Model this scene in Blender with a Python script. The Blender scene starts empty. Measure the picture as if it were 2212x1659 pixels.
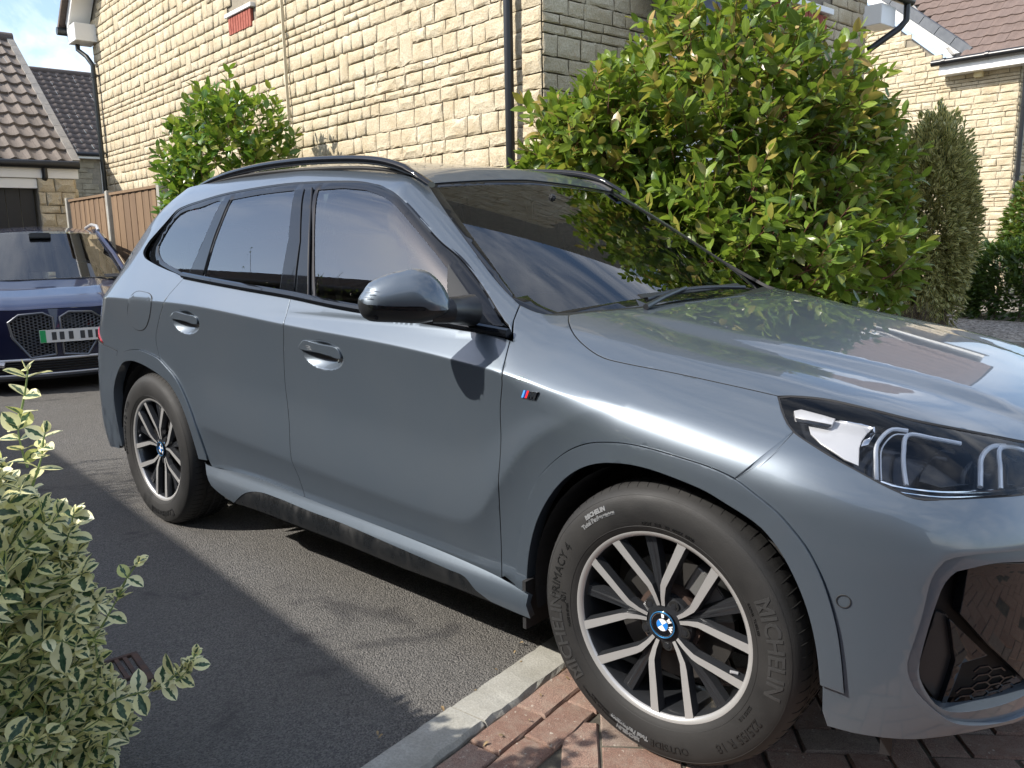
import bpy, bmesh, math, random
import numpy as np
from mathutils import Vector, Matrix
from mathutils.geometry import delaunay_2d_cdt
scene = bpy.context.scene
COL = scene.collection
R = math.radians
rng = np.random.default_rng(7)
random.seed(7)
# ------------------------------------------------------------------ camera
cam_d = bpy.data.cameras.new('camera'); cam = bpy.data.objects.new('camera', cam_d); COL.objects.link(cam)
YAW, PITCH, ROLL = .747689, .177493, -.019136
CAM = np.array([1.010263, -2.486203, 1.27973])
_f = np.array([-math.sin(YAW)*math.cos(PITCH), math.cos(YAW)*math.cos(PITCH), -math.sin(PITCH)])
_r = np.array([math.cos(YAW), math.sin(YAW), 0.]); _u = np.cross(_r, _f)
_r2 = math.cos(ROLL)*_r + math.sin(ROLL)*_u; _u2 = -math.sin(ROLL)*_r + math.cos(ROLL)*_u
cam.matrix_world = Matrix(((_r2[0], _u2[0], -_f[0], CAM[0]), (_r2[1], _u2[1], -_f[1], CAM[1]), (_r2[2], _u2[2], -_f[2], CAM[2]), (0, 0, 0, 1)))
cam_d.sensor_width = 36; cam_d.lens = 1784.92/2212*36; cam_d.clip_end = 800; cam_d.clip_start = .05
scene.camera = cam
# ------------------------------------------------------------------ light and sky
SUN_D = Vector((.60, 1.0, -1.0)).normalized()                # the way the light travels
sun_el = math.asin(-SUN_D.z); sun_az = math.atan2(-SUN_D.x, -SUN_D.y)   # clockwise from +Y
sd = bpy.data.lights.new('sun', 'SUN'); sd.energy = 4.2; sd.angle = R(.55); sd.color = (1., .945, .86)
so = bpy.data.objects.new('sun', sd); COL.objects.link(so)
so.rotation_euler = SUN_D.to_track_quat('-Z', 'Y').to_euler(); so.location = (0, 0, 12)
world = bpy.data.worlds.new('World'); scene.world = world; world.use_nodes = True
scene.view_settings.view_transform = 'Standard'; scene.view_settings.look = 'None'
scene.view_settings.exposure = .74; scene.view_settings.gamma = 1; scene.view_settings.use_curve_mapping = False

class NT:
    """small helper to wire node trees"""
    def __init__(s, tree): s.t = tree; s.n = tree.nodes; s.l = tree.links
    def new(s, kind, ins=None, **kw):
        nd = s.n.new(kind)
        for k, v in kw.items(): setattr(nd, k, v)
        for k, v in (ins or {}).items(): s.put(nd.inputs[k], v)
        return nd
    def put(s, sock, v):
        if isinstance(v, bpy.types.NodeSocket): s.l.new(v, sock)
        elif isinstance(v, bpy.types.Node): s.l.new(v.outputs[0], sock)
        else:
            if sock.type == 'RGBA' and len(v) == 3: v = (*v, 1)
            sock.default_value = v
    def math(s, op, a, b=0., c=0., clamp=False):
        nd = s.new('ShaderNodeMath', operation=op, use_clamp=clamp)
        for i, v in enumerate((a, b, c)): s.put(nd.inputs[i], v)
        return nd.outputs[0]
    def mix(s, f, a, b, mode='MIX'):
        nd = s.new('ShaderNodeMix', data_type='RGBA', blend_type=mode, clamp_factor=True)
        s.put(nd.inputs[0], f); s.put(nd.inputs[6], a); s.put(nd.inputs[7], b); return nd.outputs[2]
    def noise(s, vec, scale, detail=3., rough=.55, dim='3D', dist=0.):
        nd = s.new('ShaderNodeTexNoise', noise_dimensions=dim)
        if vec is not None: s.put(nd.inputs['Vector'], vec)
        s.put(nd.inputs['Scale'], scale); s.put(nd.inputs['Detail'], detail); s.put(nd.inputs['Roughness'], rough); s.put(nd.inputs['Distortion'], dist)
        return nd.outputs[0]
    def ramp(s, f, pts, interp='LINEAR'):
        nd = s.new('ShaderNodeValToRGB'); cr_ = nd.color_ramp; cr_.interpolation = interp
        while len(cr_.elements) < len(pts): cr_.elements.new(.5)
        for e, (p, c) in zip(cr_.elements, pts):
            e.position = p; e.color = (c, c, c, 1) if isinstance(c, (int, float)) else (*c, 1)
        s.put(nd.inputs[0], f); return nd.outputs[0]
    def mapr(s, f, a, b, c, d):
        nd = s.new('ShaderNodeMapRange'); 
        for i, v in enumerate((f, a, b, c, d)): s.put(nd.inputs[i], v)
        return nd.outputs[0]
    def bump(s, h, strength=.3, dist=.01, normal=None):
        nd = s.new('ShaderNodeBump'); s.put(nd.inputs['Height'], h); nd.inputs['Strength'].default_value = strength; nd.inputs['Distance'].default_value = dist
        if normal is not None: s.put(nd.inputs['Normal'], normal)
        return nd.outputs[0]

W = NT(world.node_tree); W.n.clear()
sky = W.new('ShaderNodeTexSky', sky_type='NISHITA', sun_disc=False, sun_elevation=sun_el, sun_rotation=sun_az, altitude=60, air_density=1.0, dust_density=1.2, ozone_density=1.0)
tc = W.new('ShaderNodeTexCoord')
mp = W.new('ShaderNodeMapping', {'Vector': tc.outputs['Generated'], 'Rotation': (0, 0, R(35)), 'Scale': (1.0, 2.6, 4.2)})
cl = W.noise(mp.outputs[0], 1.7, 7., .62, dist=.5)
cl2 = W.noise(tc.outputs['Generated'], 1.1, 3., .5)
msk = W.math('MULTIPLY', W.ramp(cl, [(.40, 0.), (.66, 1.)]), W.ramp(cl2, [(.34, 0.25), (.58, 1.)]))
bright = W.mix(W.math('MULTIPLY', msk, .60), sky.outputs[0], (8.5, 8.6, 8.8))
bg = W.new('ShaderNodeBackground', {'Color': bright, 'Strength': .15})
W.new('ShaderNodeOutputWorld', {'Surface': bg.outputs[0]})

# ------------------------------------------------------------------ objects
def link(o, parent=None):
    COL.objects.link(o)
    if parent is not None: o.parent = parent
    return o
def tag(o, label=None, cat=None, group=None, kind=None):
    if label: o['label'] = label
    if cat: o['category'] = cat
    if group: o['group'] = group
    if kind: o['kind'] = kind
    return o
def empty(name, loc=(0, 0, 0), rz=0., label=None, cat=None, group=None):
    o = bpy.data.objects.new(name, None); link(o); o.location = loc; o.rotation_euler = (0, 0, rz); o.empty_display_size = .2
    return tag(o, label, cat, group)
def mesh_np(name, V, Fc, mats, parent=None, smooth=False, midx=None, uv=None, normals=None):
    """V (n,3); Fc: array (m,3|4) or list of tuples"""
    me = bpy.data.meshes.new(name)
    V = np.asarray(V, np.float32)
    if isinstance(Fc, np.ndarray):
        k = Fc.shape[1]; m = len(Fc)
        me.vertices.add(len(V)); me.vertices.foreach_set('co', V.ravel())
        me.loops.add(m*k); me.loops.foreach_set('vertex_index', Fc.astype(np.int32).ravel())
        me.polygons.add(m); me.polygons.foreach_set('loop_start', np.arange(0, m*k, k, dtype=np.int32)); me.polygons.foreach_set('loop_total', np.full(m, k, np.int32))
        me.update(calc_edges=True)
    else:
        me.from_pydata([tuple(map(float, v)) for v in V], [], Fc); me.update()
    for mt in (mats if isinstance(mats, (list, tuple)) else [mats]): me.materials.append(mt)
    if midx is not None: me.polygons.foreach_set('material_index', np.asarray(midx, np.int32))
    if smooth: me.polygons.foreach_set('use_smooth', np.ones(len(me.polygons), bool))
    if uv is not None:
        ul = me.uv_layers.new(name='UVMap'); li = np.empty(len(me.loops), np.int32); me.loops.foreach_get('vertex_index', li)
        ul.data.foreach_set('uv', np.asarray(uv, np.float32)[li].ravel())
    me.validate(verbose=False) if False else None
    if normals is not None: me.normals_split_custom_set_from_vertices([tuple(map(float, n)) for n in normals])
    o = bpy.data.objects.new(name, me); return link(o, parent)
class MB:
    """collects simple shapes and links them as one mesh object"""
    def __init__(s): s.v = []; s.f = []; s.m = []; s.c = 0
    def add(s, V, Fc, mi=0):
        V = np.asarray(V, float); s.v.append(V)
        for f in Fc: s.f.append(tuple(int(i)+s.c for i in f)); s.m.append(mi)
        s.c += len(V); return s
    def box(s, a, b, M=None, mi=0):
        x0, y0, z0 = a; x1, y1, z1 = b
        V = np.array([(x0,y0,z0),(x1,y0,z0),(x1,y1,z0),(x0,y1,z0),(x0,y0,z1),(x1,y0,z1),(x1,y1,z1),(x0,y1,z1)], float)
        if M is not None: V = V @ np.array(M)[:3,:3].T + np.array(M)[:3,3]
        return s.add(V, [(0,3,2,1),(4,5,6,7),(0,1,5,4),(1,2,6,5),(2,3,7,6),(3,0,4,7)], mi)
    def obox(s, c, ax, ay, az, mi=0):
        """box with centre c and half-axis vectors"""
        c, ax, ay, az = map(lambda q: np.asarray(q, float), (c, ax, ay, az))
        V = [c+i*ax+j*ay+k*az for k in (-1, 1) for i, j in ((-1,-1),(1,-1),(1,1),(-1,1))]
        return s.add(V, [(0,3,2,1),(4,5,6,7),(0,1,5,4),(1,2,6,5),(2,3,7,6),(3,0,4,7)], mi)
    def tube(s, pts, r, n=10, mi=0, caps=True):
        pts = np.asarray(pts, float); k = len(pts); rs = np.broadcast_to(r, (k,))
        d = np.gradient(pts, axis=0); d /= np.linalg.norm(d, axis=1)[:, None]+1e-9
        up = np.array([0, 0, 1.]) if abs(d[0][2]) < .9 else np.array([1., 0, 0])
        a = np.cross(d[0], up); a /= np.linalg.norm(a); V = []
        for i in range(k):
            a = a - d[i]*(a@d[i]); a /= np.linalg.norm(a); b = np.cross(d[i], a)
            for j in range(n):
                t = 2*math.pi*j/n; V.append(pts[i]+rs[i]*(math.cos(t)*a+math.sin(t)*b))
        Fc = [(i*n+j, i*n+(j+1) % n, (i+1)*n+(j+1) % n, (i+1)*n+j) for i in range(k-1) for j in range(n)]
        if caps: Fc += [tuple(range(n))[::-1], tuple((k-1)*n+j for j in range(n))]
        return s.add(V, Fc, mi)
    def prism(s, poly, z0, z1, M=None, mi=0):
        n = len(poly); V = [(x, y, z0) for x, y in poly]+[(x, y, z1) for x, y in poly]
        if M is not None: V = np.array(V) @ np.array(M)[:3,:3].T + np.array(M)[:3,3]
        return s.add(V, [tuple(range(n))[::-1], tuple(range(n, 2*n))]+[(i, (i+1) % n, n+(i+1) % n, n+i) for i in range(n)], mi)
    def build(s, name, mats, parent=None, smooth=False, bevel=0, angle=35):
        V = np.concatenate(s.v); me = bpy.data.meshes.new(name)
        me.from_pydata([tuple(map(float, v)) for v in V], [], s.f); me.update()
        for mt in (mats if isinstance(mats, (list, tuple)) else [mats]): me.materials.append(mt)
        me.polygons.foreach_set('material_index', np.array(s.m, np.int32))
        if bevel:
            bm = bmesh.new(); bm.from_mesh(me); es = [e for e in bm.edges if len(e.link_faces) == 2 and e.calc_face_angle(0) > .5]
            bmesh.ops.bevel(bm, geom=es, offset=bevel, segments=2, affect='EDGES', clamp_overlap=True); bm.to_mesh(me); bm.free()
        if smooth or bevel:
            me.polygons.foreach_set('use_smooth', np.ones(len(me.polygons), bool)); me.set_sharp_from_angle(angle=R(angle))
        return link(bpy.data.objects.new(name, me), parent)
def frame(o, x, y, z=(0, 0, 1)):
    o, x, y, z = (np.asarray(q, float) for q in (o, x, y, z))
    M = np.eye(4); M[:3, 0] = x; M[:3, 1] = y; M[:3, 2] = z; M[:3, 3] = o; return M
# ------------------------------------------------------------------ materials
MAT = {}
def mat(name, fn):
    m = bpy.data.materials.new(name); m.use_nodes = True; t = NT(m.node_tree); t.n.clear()
    out = t.new('ShaderNodeOutputMaterial'); sh = fn(t); t.put(out.inputs['Surface'], sh); MAT[name] = m; return m
def pbsdf(t, **kw):
    nm = {'base': 'Base Color', 'rough': 'Roughness', 'metal': 'Metallic', 'normal': 'Normal', 'coat': 'Coat Weight', 'coatr': 'Coat Roughness', 'spec': 'Specular IOR Level', 'trans': 'Transmission Weight', 'ior': 'IOR', 'alpha': 'Alpha', 'sheen': 'Sheen Weight', 'emis': 'Emission Color', 'emiss': 'Emission Strength'}
    return t.new('ShaderNodeBsdfPrincipled', {nm[k]: v for k, v in kw.items()}).outputs[0]
def oc(t): return t.new('ShaderNodeTexCoord').outputs['Object']
def wp(t): return t.new('ShaderNodeNewGeometry').outputs['Position']
def orand(t): return t.new('ShaderNodeObjectInfo').outputs['Random']
def irand(t): return t.new('ShaderNodeNewGeometry').outputs['Random Per Island']
def plain(name, c, rough=.5, metal=0., **kw): return mat(name, lambda t: pbsdf(t, base=c, rough=rough, metal=metal, **kw))
def worn(name, c, c2, scale=6., rough=.5, metal=0., bumps=.15, bscale=60., **kw):
    def fn(t):
        p = wp(t); n = t.noise(p, scale, 5., .6); col = t.mix(t.ramp(n, [(.35, 0.), (.7, 1.)]), c, c2)
        return pbsdf(t, base=col, rough=t.mapr(n, .3, .7, rough*.85, min(1, rough*1.2)), metal=metal, normal=t.bump(t.noise(p, bscale, 3.), bumps, .004), **kw)
    return mat(name, fn)
# ================================================================== ground
def m_asphalt(t):
    p = wp(t)
    v = t.new('ShaderNodeTexVoronoi', {'Vector': p, 'Scale': 250.}); v2 = t.new('ShaderNodeTexVoronoi', {'Vector': p, 'Scale': 150.})
    big = t.noise(p, 1.3, 4., .6); mid = t.noise(p, 14., 4., .6); fine = t.noise(p, 260., 2., .6)
    base = t.mix(t.ramp(v.outputs['Color'], [(.15, 0.), (.95, 1.)]), (.055, .054, .053), (.20, .19, .175))
    base = t.mix(t.ramp(big, [(.35, 0.), (.7, .55)]), base, (.105, .097, .086))
    base = t.mix(t.ramp(mid, [(.62, 0.), (.8, .5)]), base, (.030, .030, .032)); st = t.noise(p, 2.7, 5., .6, dist=.8); base = t.mix(t.ramp(st, [(.60, 0.), (.68, .55)]), base, (.032, .031, .033))
    spk = t.math('MULTIPLY', t.ramp(t.new('ShaderNodeTexVoronoi', {'Vector': p, 'Scale': 60.}).outputs['Distance'], [(.05, 1.), (.09, 0.)]), t.ramp(t.noise(p, 33., 1.), [(.60, 0.), (.64, 1.)]))
    base = t.mix(t.math('MULTIPLY', spk, .7), base, (.32, .31, .29))
    h = t.math('ADD', t.math('MULTIPLY', v.outputs['Distance'], -.8), t.math('MULTIPLY', v2.outputs['Distance'], -1.0))
    h = t.math('ADD', h, t.math('MULTIPLY', fine, .25))
    return pbsdf(t, base=base, rough=.82, spec=.35, normal=t.bump(h, .95, .0045))
mat('asphalt', m_asphalt)
def sheet(name, pts, z, m, **kw):
    o = mesh_np(name, [(x, y, z) for x, y in pts], [tuple(range(len(pts)))], m); tag(o, kind='structure'); return o
sheet('ground', [(-260, -260), (260, -260), (260, 260), (-260, 260)], -.012, worn('far_ground', (.07, .065, .055), (.10, .09, .07), 3., .9))
sheet('asphalt_driveway', [(-16, -6), (.02, -6), (-.48, -.70), (-.86, 3.2), (-16, 3.2)], 0, MAT['asphalt'])
# concrete kerb edging
def m_conc(t):
    p = wp(t); n = t.noise(p, 9., 5., .65); f = t.noise(p, 160., 4., .7)
    c = t.mix(t.ramp(n, [(.3, 0.), (.7, 1.)]), (.27, .26, .22), (.41, .40, .36)); c = t.mix(t.ramp(f, [(.4, 0.), (.65, .55)]), c, (.20, .195, .175))
    return pbsdf(t, base=c, rough=.9, normal=t.bump(f, .55, .003))
mat('concrete', m_conc)
KA = np.array([-.470, -1.085]); KD = np.array([-.095, .9955]); KN = np.array([.9955, .095])     # joint, direction, towards the paving
kerb = empty('kerb', (KA[0], KA[1], 0)); kerb['kind'] = 'structure'
for k in range(-4, 6):
    a = KA+KD*(k*.915+.004)-KA; b = a+KD*.907
    q = (rng.random(8)-.5)*.006; top = .012+.004*(k % 2)
    n = 26; V = []; Fc = []
    # edging stone with a worn, slightly ragged arris
    for i in range(n+1):
        c = a+(b-a)*i/n; w0 = -.070+rng.normal(0, .0012); w1 = .062+rng.normal(0, .0035)+q[0]
        for w, z in ((w0, -.15), (w0, top-.006), (w0+.006, top), (w1-.010, top+rng.normal(0, .0012)), (w1, top-.012+rng.normal(0, .003)), (w1, -.15)): V.append((*(c+KN*w), z))
    for i in range(n):
        for j in range(5): Fc.append((i*6+j, i*6+j+1, i*6+j+7, i*6+j+6)[::-1])
    Fc += [tuple(range(6)), tuple(n*6+j for j in range(6))[::-1]]
    mesh_np('kerb_stone', V, Fc, MAT['concrete'], kerb)
# block paving
def m_paver(t):
    p = wp(t); r = orand(t); n = t.noise(p, 26., 5., .65); f = t.noise(p, 330., 3., .65); l = t.noise(p, 60., 4., .55)
    c = t.mix(r, (.25, .145, .105), (.36, .235, .18)); c = t.mix(t.ramp(t.math('FRACT', t.math('MULTIPLY', r, 7.3)), [(.6, 0.), (.95, .8)]), c, (.27, .235, .20))
    c = t.mix(t.ramp(f, [(.38, .75), (.6, 0.)]), c, (.12, .075, .06)); c = t.mix(t.ramp(n, [(.45, 0.), (.75, .5)]), c, (.34, .29, .23))
    c = t.mix(t.ramp(l, [(.64, 0.), (.70, .75)]), c, (.50, .45, .37))
    return pbsdf(t, base=c, rough=.92, normal=t.bump(t.math('ADD', f, t.math('MULTIPLY', n, .6)), .8, .004))
mat('paver', m_paver)
paving = empty('block_paving', (.5, -.8, 0)); paving['kind'] = 'structure'
bed = mesh_np('sand_joint', [(x-.5, y+.8, -.006) for x, y in ((-.47, -6), (9, -6), (9, 9.5), (-1.6, 9.5), (-.52, -.7))], [(0, 1, 2, 3, 4)], worn('joint_sand', (.05, .045, .036), (.13, .115, .085), 18., .95, bscale=200., bumps=.6), paving)
def paver_mesh(seed, L_=.0975, W_=.0475):
    rg = np.random.default_rng(seed); V = []
    for z, ins in ((-.05, 0), (.0005, 0), (.0065, .004)):
        pts = []
        for i in range(4): pts.append((-L_+ins+i*(2*L_-2*ins)/4, -W_+ins))
        for i in range(2): pts.append((L_-ins, -W_+ins+i*(2*W_-2*ins)/2))
        for i in range(4): pts.append((L_-ins-i*(2*L_-2*ins)/4, W_-ins))
        for i in range(2): pts.append((-L_+ins, W_-ins-i*(2*W_-2*ins)/2))
        V += [(x+rg.normal(0, .0009), y+rg.normal(0, .0009), z+(rg.normal(0, .0006) if z > 0 else 0)) for x, y in pts]
    Fc = [(r*12+i, r*12+(i+1) % 12, (r+1)*12+(i+1) % 12, (r+1)*12+i) for r in (0, 1) for i in range(12)]+[tuple(range(24, 36))]
    me = bpy.data.meshes.new('brick'); me.from_pydata(V, [], Fc); me.update(); me.materials.append(MAT['paver']); return me
pav_me = [paver_mesh(s) for s in range(8)]
cand = []
o0 = KA+KN*.066
for row in range(2):                                        # two courses laid along the kerb
    for k in range(-12, 14): c = o0+KN*(.050+row*.101)+KD*(k*.201+row*.1+.02); cand.append((c, math.atan2(KD[1], KD[0]), 0))
th0 = R(38.); ex = np.array([math.cos(th0), math.sin(th0)]); ey = np.array([-ex[1], ex[0]])
org = np.array([-.055, -.885])
for i in range(-40, 60):
    for j in range(-40, 60):
        # herringbone: cells of 0.1 m, each pair laid along x or y
        k = (i-j) % 4
        if k == 0: c = org+ex*(i+1)*.101+ey*(j+.5)*.101; cand.append((c, th0, 1))
        elif k == 3: c = org+ex*(i+.5)*.101+ey*(j+1)*.101; cand.append((c, th0+math.pi/2, 1))
pl = []
for c, a, hb in cand:
    if hb and (c-o0)@KN < .205+.012: continue
    if c[0] < -1.2 or c[0] > 5.5 or c[1] < -3 or c[1] > 6: continue
    pl.append((np.hypot(c[0]-.1, (c[1]+1.0)), c, a, hb))
pl.sort(key=lambda q: q[0])
far_pav = MB()
for i, (d, c, a, hb) in enumerate(pl):
    dz = rng.normal(0, .0016)-.002-(.0045 if hb else 0); da = rng.normal(0, .008)
    if i < 300:
        o = bpy.data.objects.new('brick', pav_me[i % 8]); link(o, paving); o.location = (c[0]-.5, c[1]+.8, dz); o.rotation_euler = (rng.normal(0, .006), rng.normal(0, .006), a+da)
    else:
        ux = np.array([math.cos(a), math.sin(a), 0])*.0965; uy = np.array([-math.sin(a), math.cos(a), 0])*.0465
        far_pav.obox((c[0]-.5, c[1]+.8, -.012+dz), ux, uy, (0, 0, .015))
tag(far_pav.build('bricks', MAT['paver'], paving), kind='stuff')
# gully grate
iron = worn('rusty_iron', (.045, .032, .028), (.13, .075, .055), 30., .75, .4, .4, 120.)
gr = empty('drain_grate', (-1.335, -1.66, .003), R(-9), 'rusty cast iron drain grate set in the asphalt beneath the variegated shrub', 'drain')
mb = MB(); mb.box((-.21, -.17, -.03), (.0, -.15, .006)).box((-.21, .085, -.03), (0, .105, .006)).box((-.21, -.15, -.03), (-.195, .085, .006)).box((-.015, -.15, -.03), (0, .085, .006)).box((-.062, -.15, -.03), (-.048, .085, .006))
mb.build('grate_frame', iron, gr, bevel=.0015)
for k in range(9):
    MB().box((-.195, -.133+k*.024, -.03), (-.062, -.121+k*.024, .005)).build('bar', iron, gr)
MB().box((-.215, -.178, -.0145), (.005, .112, -.0125)).build('pit', plain('black_pit', (.004, .004, .004), .9), gr)
# gravel and low kerb at the far right
def m_gravel(t):
    p = wp(t); v = t.new('ShaderNodeTexVoronoi', {'Vector': p, 'Scale': 38.})
    c = t.ramp(v.outputs['Color'], [(.1, (.10, .09, .08)), (.5, (.30, .26, .22)), (.9, (.55, .5, .43))])
    return pbsdf(t, base=c, rough=.9, normal=t.bump(v.outputs['Distance'], 1., .02))
mat('gravel', m_gravel)
sheet('gravel_bed', [(-6.2, 6.9), (4, 6.9), (4, 12.6), (-6.2, 12.6)], .004, MAT['gravel'])
sheet('side_path', [(-1.4, 3.9), (9, 3.9), (9, 7.5), (-.3, 7.5)], .008, MAT['asphalt'])
def kerb_run():
    o = MB(); 
    for k in range(14): o.box((-1.75+k*.62, 7.52+.02*k, -.02), (-1.75+k*.62+.60, 7.64+.02*k, .07))
    tag(o.build('bed_edging', MAT['concrete'], None, bevel=.006), kind='structure')
kerb_run()

# ================================================================== stone houses
u1 = np.array([-.9946, .1037, 0]); u2 = np.array([.1037, .9946, 0])
def m_stone(name, a, b, c3, warm=0.):
    def fn(t):
        p = wp(t); r = irand(t) if False else orand(t); n = t.noise(p, 7., 4., .6); f = t.noise(p, 85., 5., .7); g = t.noise(p, 30., 3., .6)
        r2 = t.noise(t.new('ShaderNodeVectorMath', {0: p, 1: (3.3, 3.3, 5.)}, operation='MULTIPLY').outputs[0], 1.3, 1.)
        c = t.mix(t.ramp(r2, [(.3, 0.), (.7, 1.)]), a, b); c = t.mix(t.ramp(f, [(.35, .75), (.62, 0.)]), c, c3); c = t.mix(t.ramp(g, [(.58, 0.), (.8, .5)]), c, (.42, .25, .10)); wv = t.noise(t.new('ShaderNodeVectorMath', {0: p, 1: (1.4, 1.4, .35)}, operation='MULTIPLY').outputs[0], 1.6, 5., .65); c = t.mix(t.ramp(wv, [(.52, 0.), (.78, .45)]), c, (.30, .255, .18))
        return pbsdf(t, base=c, rough=.93, spec=.2, normal=t.bump(t.math('ADD', f, t.math('MULTIPLY', g, 1.2)), .85, .009))
    return mat(name, fn)
m_stone('stone', (.54, .46, .32), (.70, .63, .48), (.38, .30, .185))
m_stone('stone_weathered', (.30, .26, .19), (.42, .37, .27), (.17, .145, .10))
worn('mortar', (.20, .175, .13), (.30, .26, .20), 12., .95, bumps=.5, bscale=150.)
def stone_tpl(seed):
    """unit stone: x,z in -.5...5, y from 0 (back) to -1 (rock face)"""
    rg = np.random.default_rng(seed); V = []
    xs = [-.5, -.17, .17, .5]; zs = [-.5, .5]
    ring = [(-.5,-.5),(-.17,-.5),(.17,-.5),(.5,-.5),(.5,0),(.5,.5),(.17,.5),(-.17,.5),(-.5,.5),(-.5,0)]
    for x, z in ring: V.append((x, 0, z))
    for x, z in ring: V.append((x+rg.normal(0, .012), -.45+rg.normal(0, .07), z+rg.normal(0, .03)))
    for x, z in ring: V.append((x*.86+rg.normal(0, .015), -.85+rg.normal(0, .16), z*.74+rg.normal(0, .03)))
    V += [(-.18, -1.05+rg.normal(0, .2), rg.normal(0, .08)), (.18, -1.05+rg.normal(0, .2), rg.normal(0, .08))]
    Fc = [(r*10+i, r*10+(i+1) % 10, (r+1)*10+(i+1) % 10, (r+1)*10+i) for r in (0, 1) for i in range(10)]
    a, b = 30, 31
    Fc += [(20, 21, a), (21, 22, b, a), (22, 23, b), (23, 24, b), (24, 25, b), (25, 26, b), (26, 27, a, b), (27, 28, a), (28, 29, a), (29, 20, a)]
    return np.array(V), Fc
ST = [stone_tpl(s) for s in range(10)]
def tri_faces(Fc):
    out = []
    for f in Fc:
        for i in range(1, len(f)-1): out.append((f[0], f[i], f[i+1]))
    return np.array(out)
STF = tri_faces(ST[0][1])
def stone_meshes(m):
    out = []
    for V, Fc in ST:
        me = bpy.data.meshes.new('stone'); me.from_pydata([tuple(v) for v in V], [], Fc); me.update(); me.materials.append(m); out.append(me)
    return out
def stone_wall(parent, porg, O, ux, un, length, height, m, cell, near, depth=.015, s0=0., z0=0., hs=(.150, .112, .070), ws=(.14, .32), limit=300, skip=None, view=None, jit=0.):
    """lays random coursed stones on the plane through O spanned by ux and z; un points out of the wall"""
    O, ux, un = (np.asarray(q, float) for q in (O, ux, un)); items = []
    rg = np.random.default_rng(int(cell)); z = z0; blocked = []
    while z < height:
        h = hs[rg.choice(len(hs), p=[.42, .33, .25] if len(hs) == 3 else None)]; h2 = hs[rg.integers(len(hs))]; s = s0
        # some stones are jumpers, two courses high
        row = []; nb = []
        while s < length:
            bl = next((b for b in blocked if b[0]-.001 <= s < b[1]-.001), None)
            if bl: s = bl[1]; continue
            w = rg.uniform(*ws); 
            nxt = min([b[0] for b in blocked if b[0] > s+.001], default=length)
            if nxt-s < w+.07: w = nxt-s
            w = min(w, length-s)
            if w < .03: s += w+.001; continue
            row.append((s, w)); s += w
        for (s_, w_) in row:
            jump = rg.random() < .07 and w_ < .24
            items.append((s_, z, w_, h+(h2 if jump else 0)))
            if jump: nb.append((s_, s_+w_))
        z += h; blocked = nb
        if nb: hs_force = h2
        # a jumper fixes the height of the next course
        if nb:
            s = s0; row = []
            while s < length:
                bl = next((b for b in nb if b[0]-.001 <= s < b[1]-.001), None)
                if bl: s = bl[1]; continue
                w = rg.uniform(*ws); nxt = min([b[0] for b in nb if b[0] > s+.001], default=length)
                if nxt-s < w+.07: w = nxt-s
                w = min(w, length-s)
                if w < .03: s += w+.001; continue
                row.append((s, w)); s += w
            for (s_, w_) in row: items.append((s_, z, w_, h2))
            z += h2; blocked = []
    if skip: items = [it for it in items if not skip(it[0], it[1], it[2], it[3])]
    J = .010; vis = []
    for it in items:
        c = O+ux*(it[0]+it[2]/2)+np.array([0, 0, it[1]+it[3]/2]); vis.append((near(c), it, c))
    vis.sort(key=lambda q: q[0]); mes = stone_meshes(m); far_v = []; far_f = []; cnt = 0; rz = math.atan2(ux[1], ux[0])
    flip = np.cross(ux, (0, 0, 1)) @ un    # +1 when (ux, -un, z) is right handed
    for i, (d, it, c) in enumerate(vis):
        w, h = it[2]-J, it[3]-J; dj = depth*(1+rg.normal(0, .22)); ti = int(rg.integers(10))
        if i < limit:
            o = bpy.data.objects.new('stone', mes[ti]); link(o, parent); o.location = tuple(c-porg)
            o.rotation_euler = (0, 0, rz if flip > 0 else rz+math.pi); o.scale = (w, dj, h)
        else:
            V = ST[ti][0]*np.array([w, dj, h]); 
            far_v.append(c-porg+np.outer(V[:, 0], ux)*(1 if flip > 0 else -1)+np.outer(-V[:, 1], un)+np.outer(V[:, 2], (0, 0, 1))); far_f.append(STF+cnt); cnt += len(V)
    if far_v: tag(mesh_np('stones', np.concatenate(far_v), np.concatenate(far_f), m, parent), kind='stuff')
def toimg(p):
    d = np.asarray(p)-CAM; z = d@_f; return (1106+1784.92*(d@_r2)/z, 829.5-1784.92*(d@_u2)/z, z)
def visd(c):                                           # order stones by how large they show
    return np.linalg.norm(c-CAM)+(0 if c[2] > 1.1 else 6)+(0 if c[2] < 5.4 else 8)

brick_red = worn('red_brick', (.36, .10, .065), (.26, .07, .05), 20., .85, bumps=.4, bscale=150.)
upvc = plain('white_upvc', (.80, .80, .78), .28); black_pvc = plain('black_pvc', (.012, .013, .015), .32)
green_black = plain('gutter_black', (.018, .022, .022), .35)
lead = worn('lead_sheet', (.045, .055, .075), (.10, .12, .155), 9., .5, .3, .5, 40.)
def m_glass(name, tint=(.75, .82, .80), ior=1.75):
    def fn(t):
        fr = t.new('ShaderNodeFresnel', {'IOR': ior}); g = t.new('ShaderNodeBsdfGlossy', {'Color': (1, 1, 1), 'Roughness': 0.}); tr = t.new('ShaderNodeBsdfTransparent', {'Color': tint})
        return t.new('ShaderNodeMixShader', {0: fr.outputs[0], 1: tr.outputs[0], 2: g.outputs[0]}).outputs[0]
    return mat(name, fn)
m_glass('house_glass', (.7, .75, .75)); plain('room_dark', (.05, .055, .06), .8); plain('curtain', (.55, .56, .58), .9)

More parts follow.
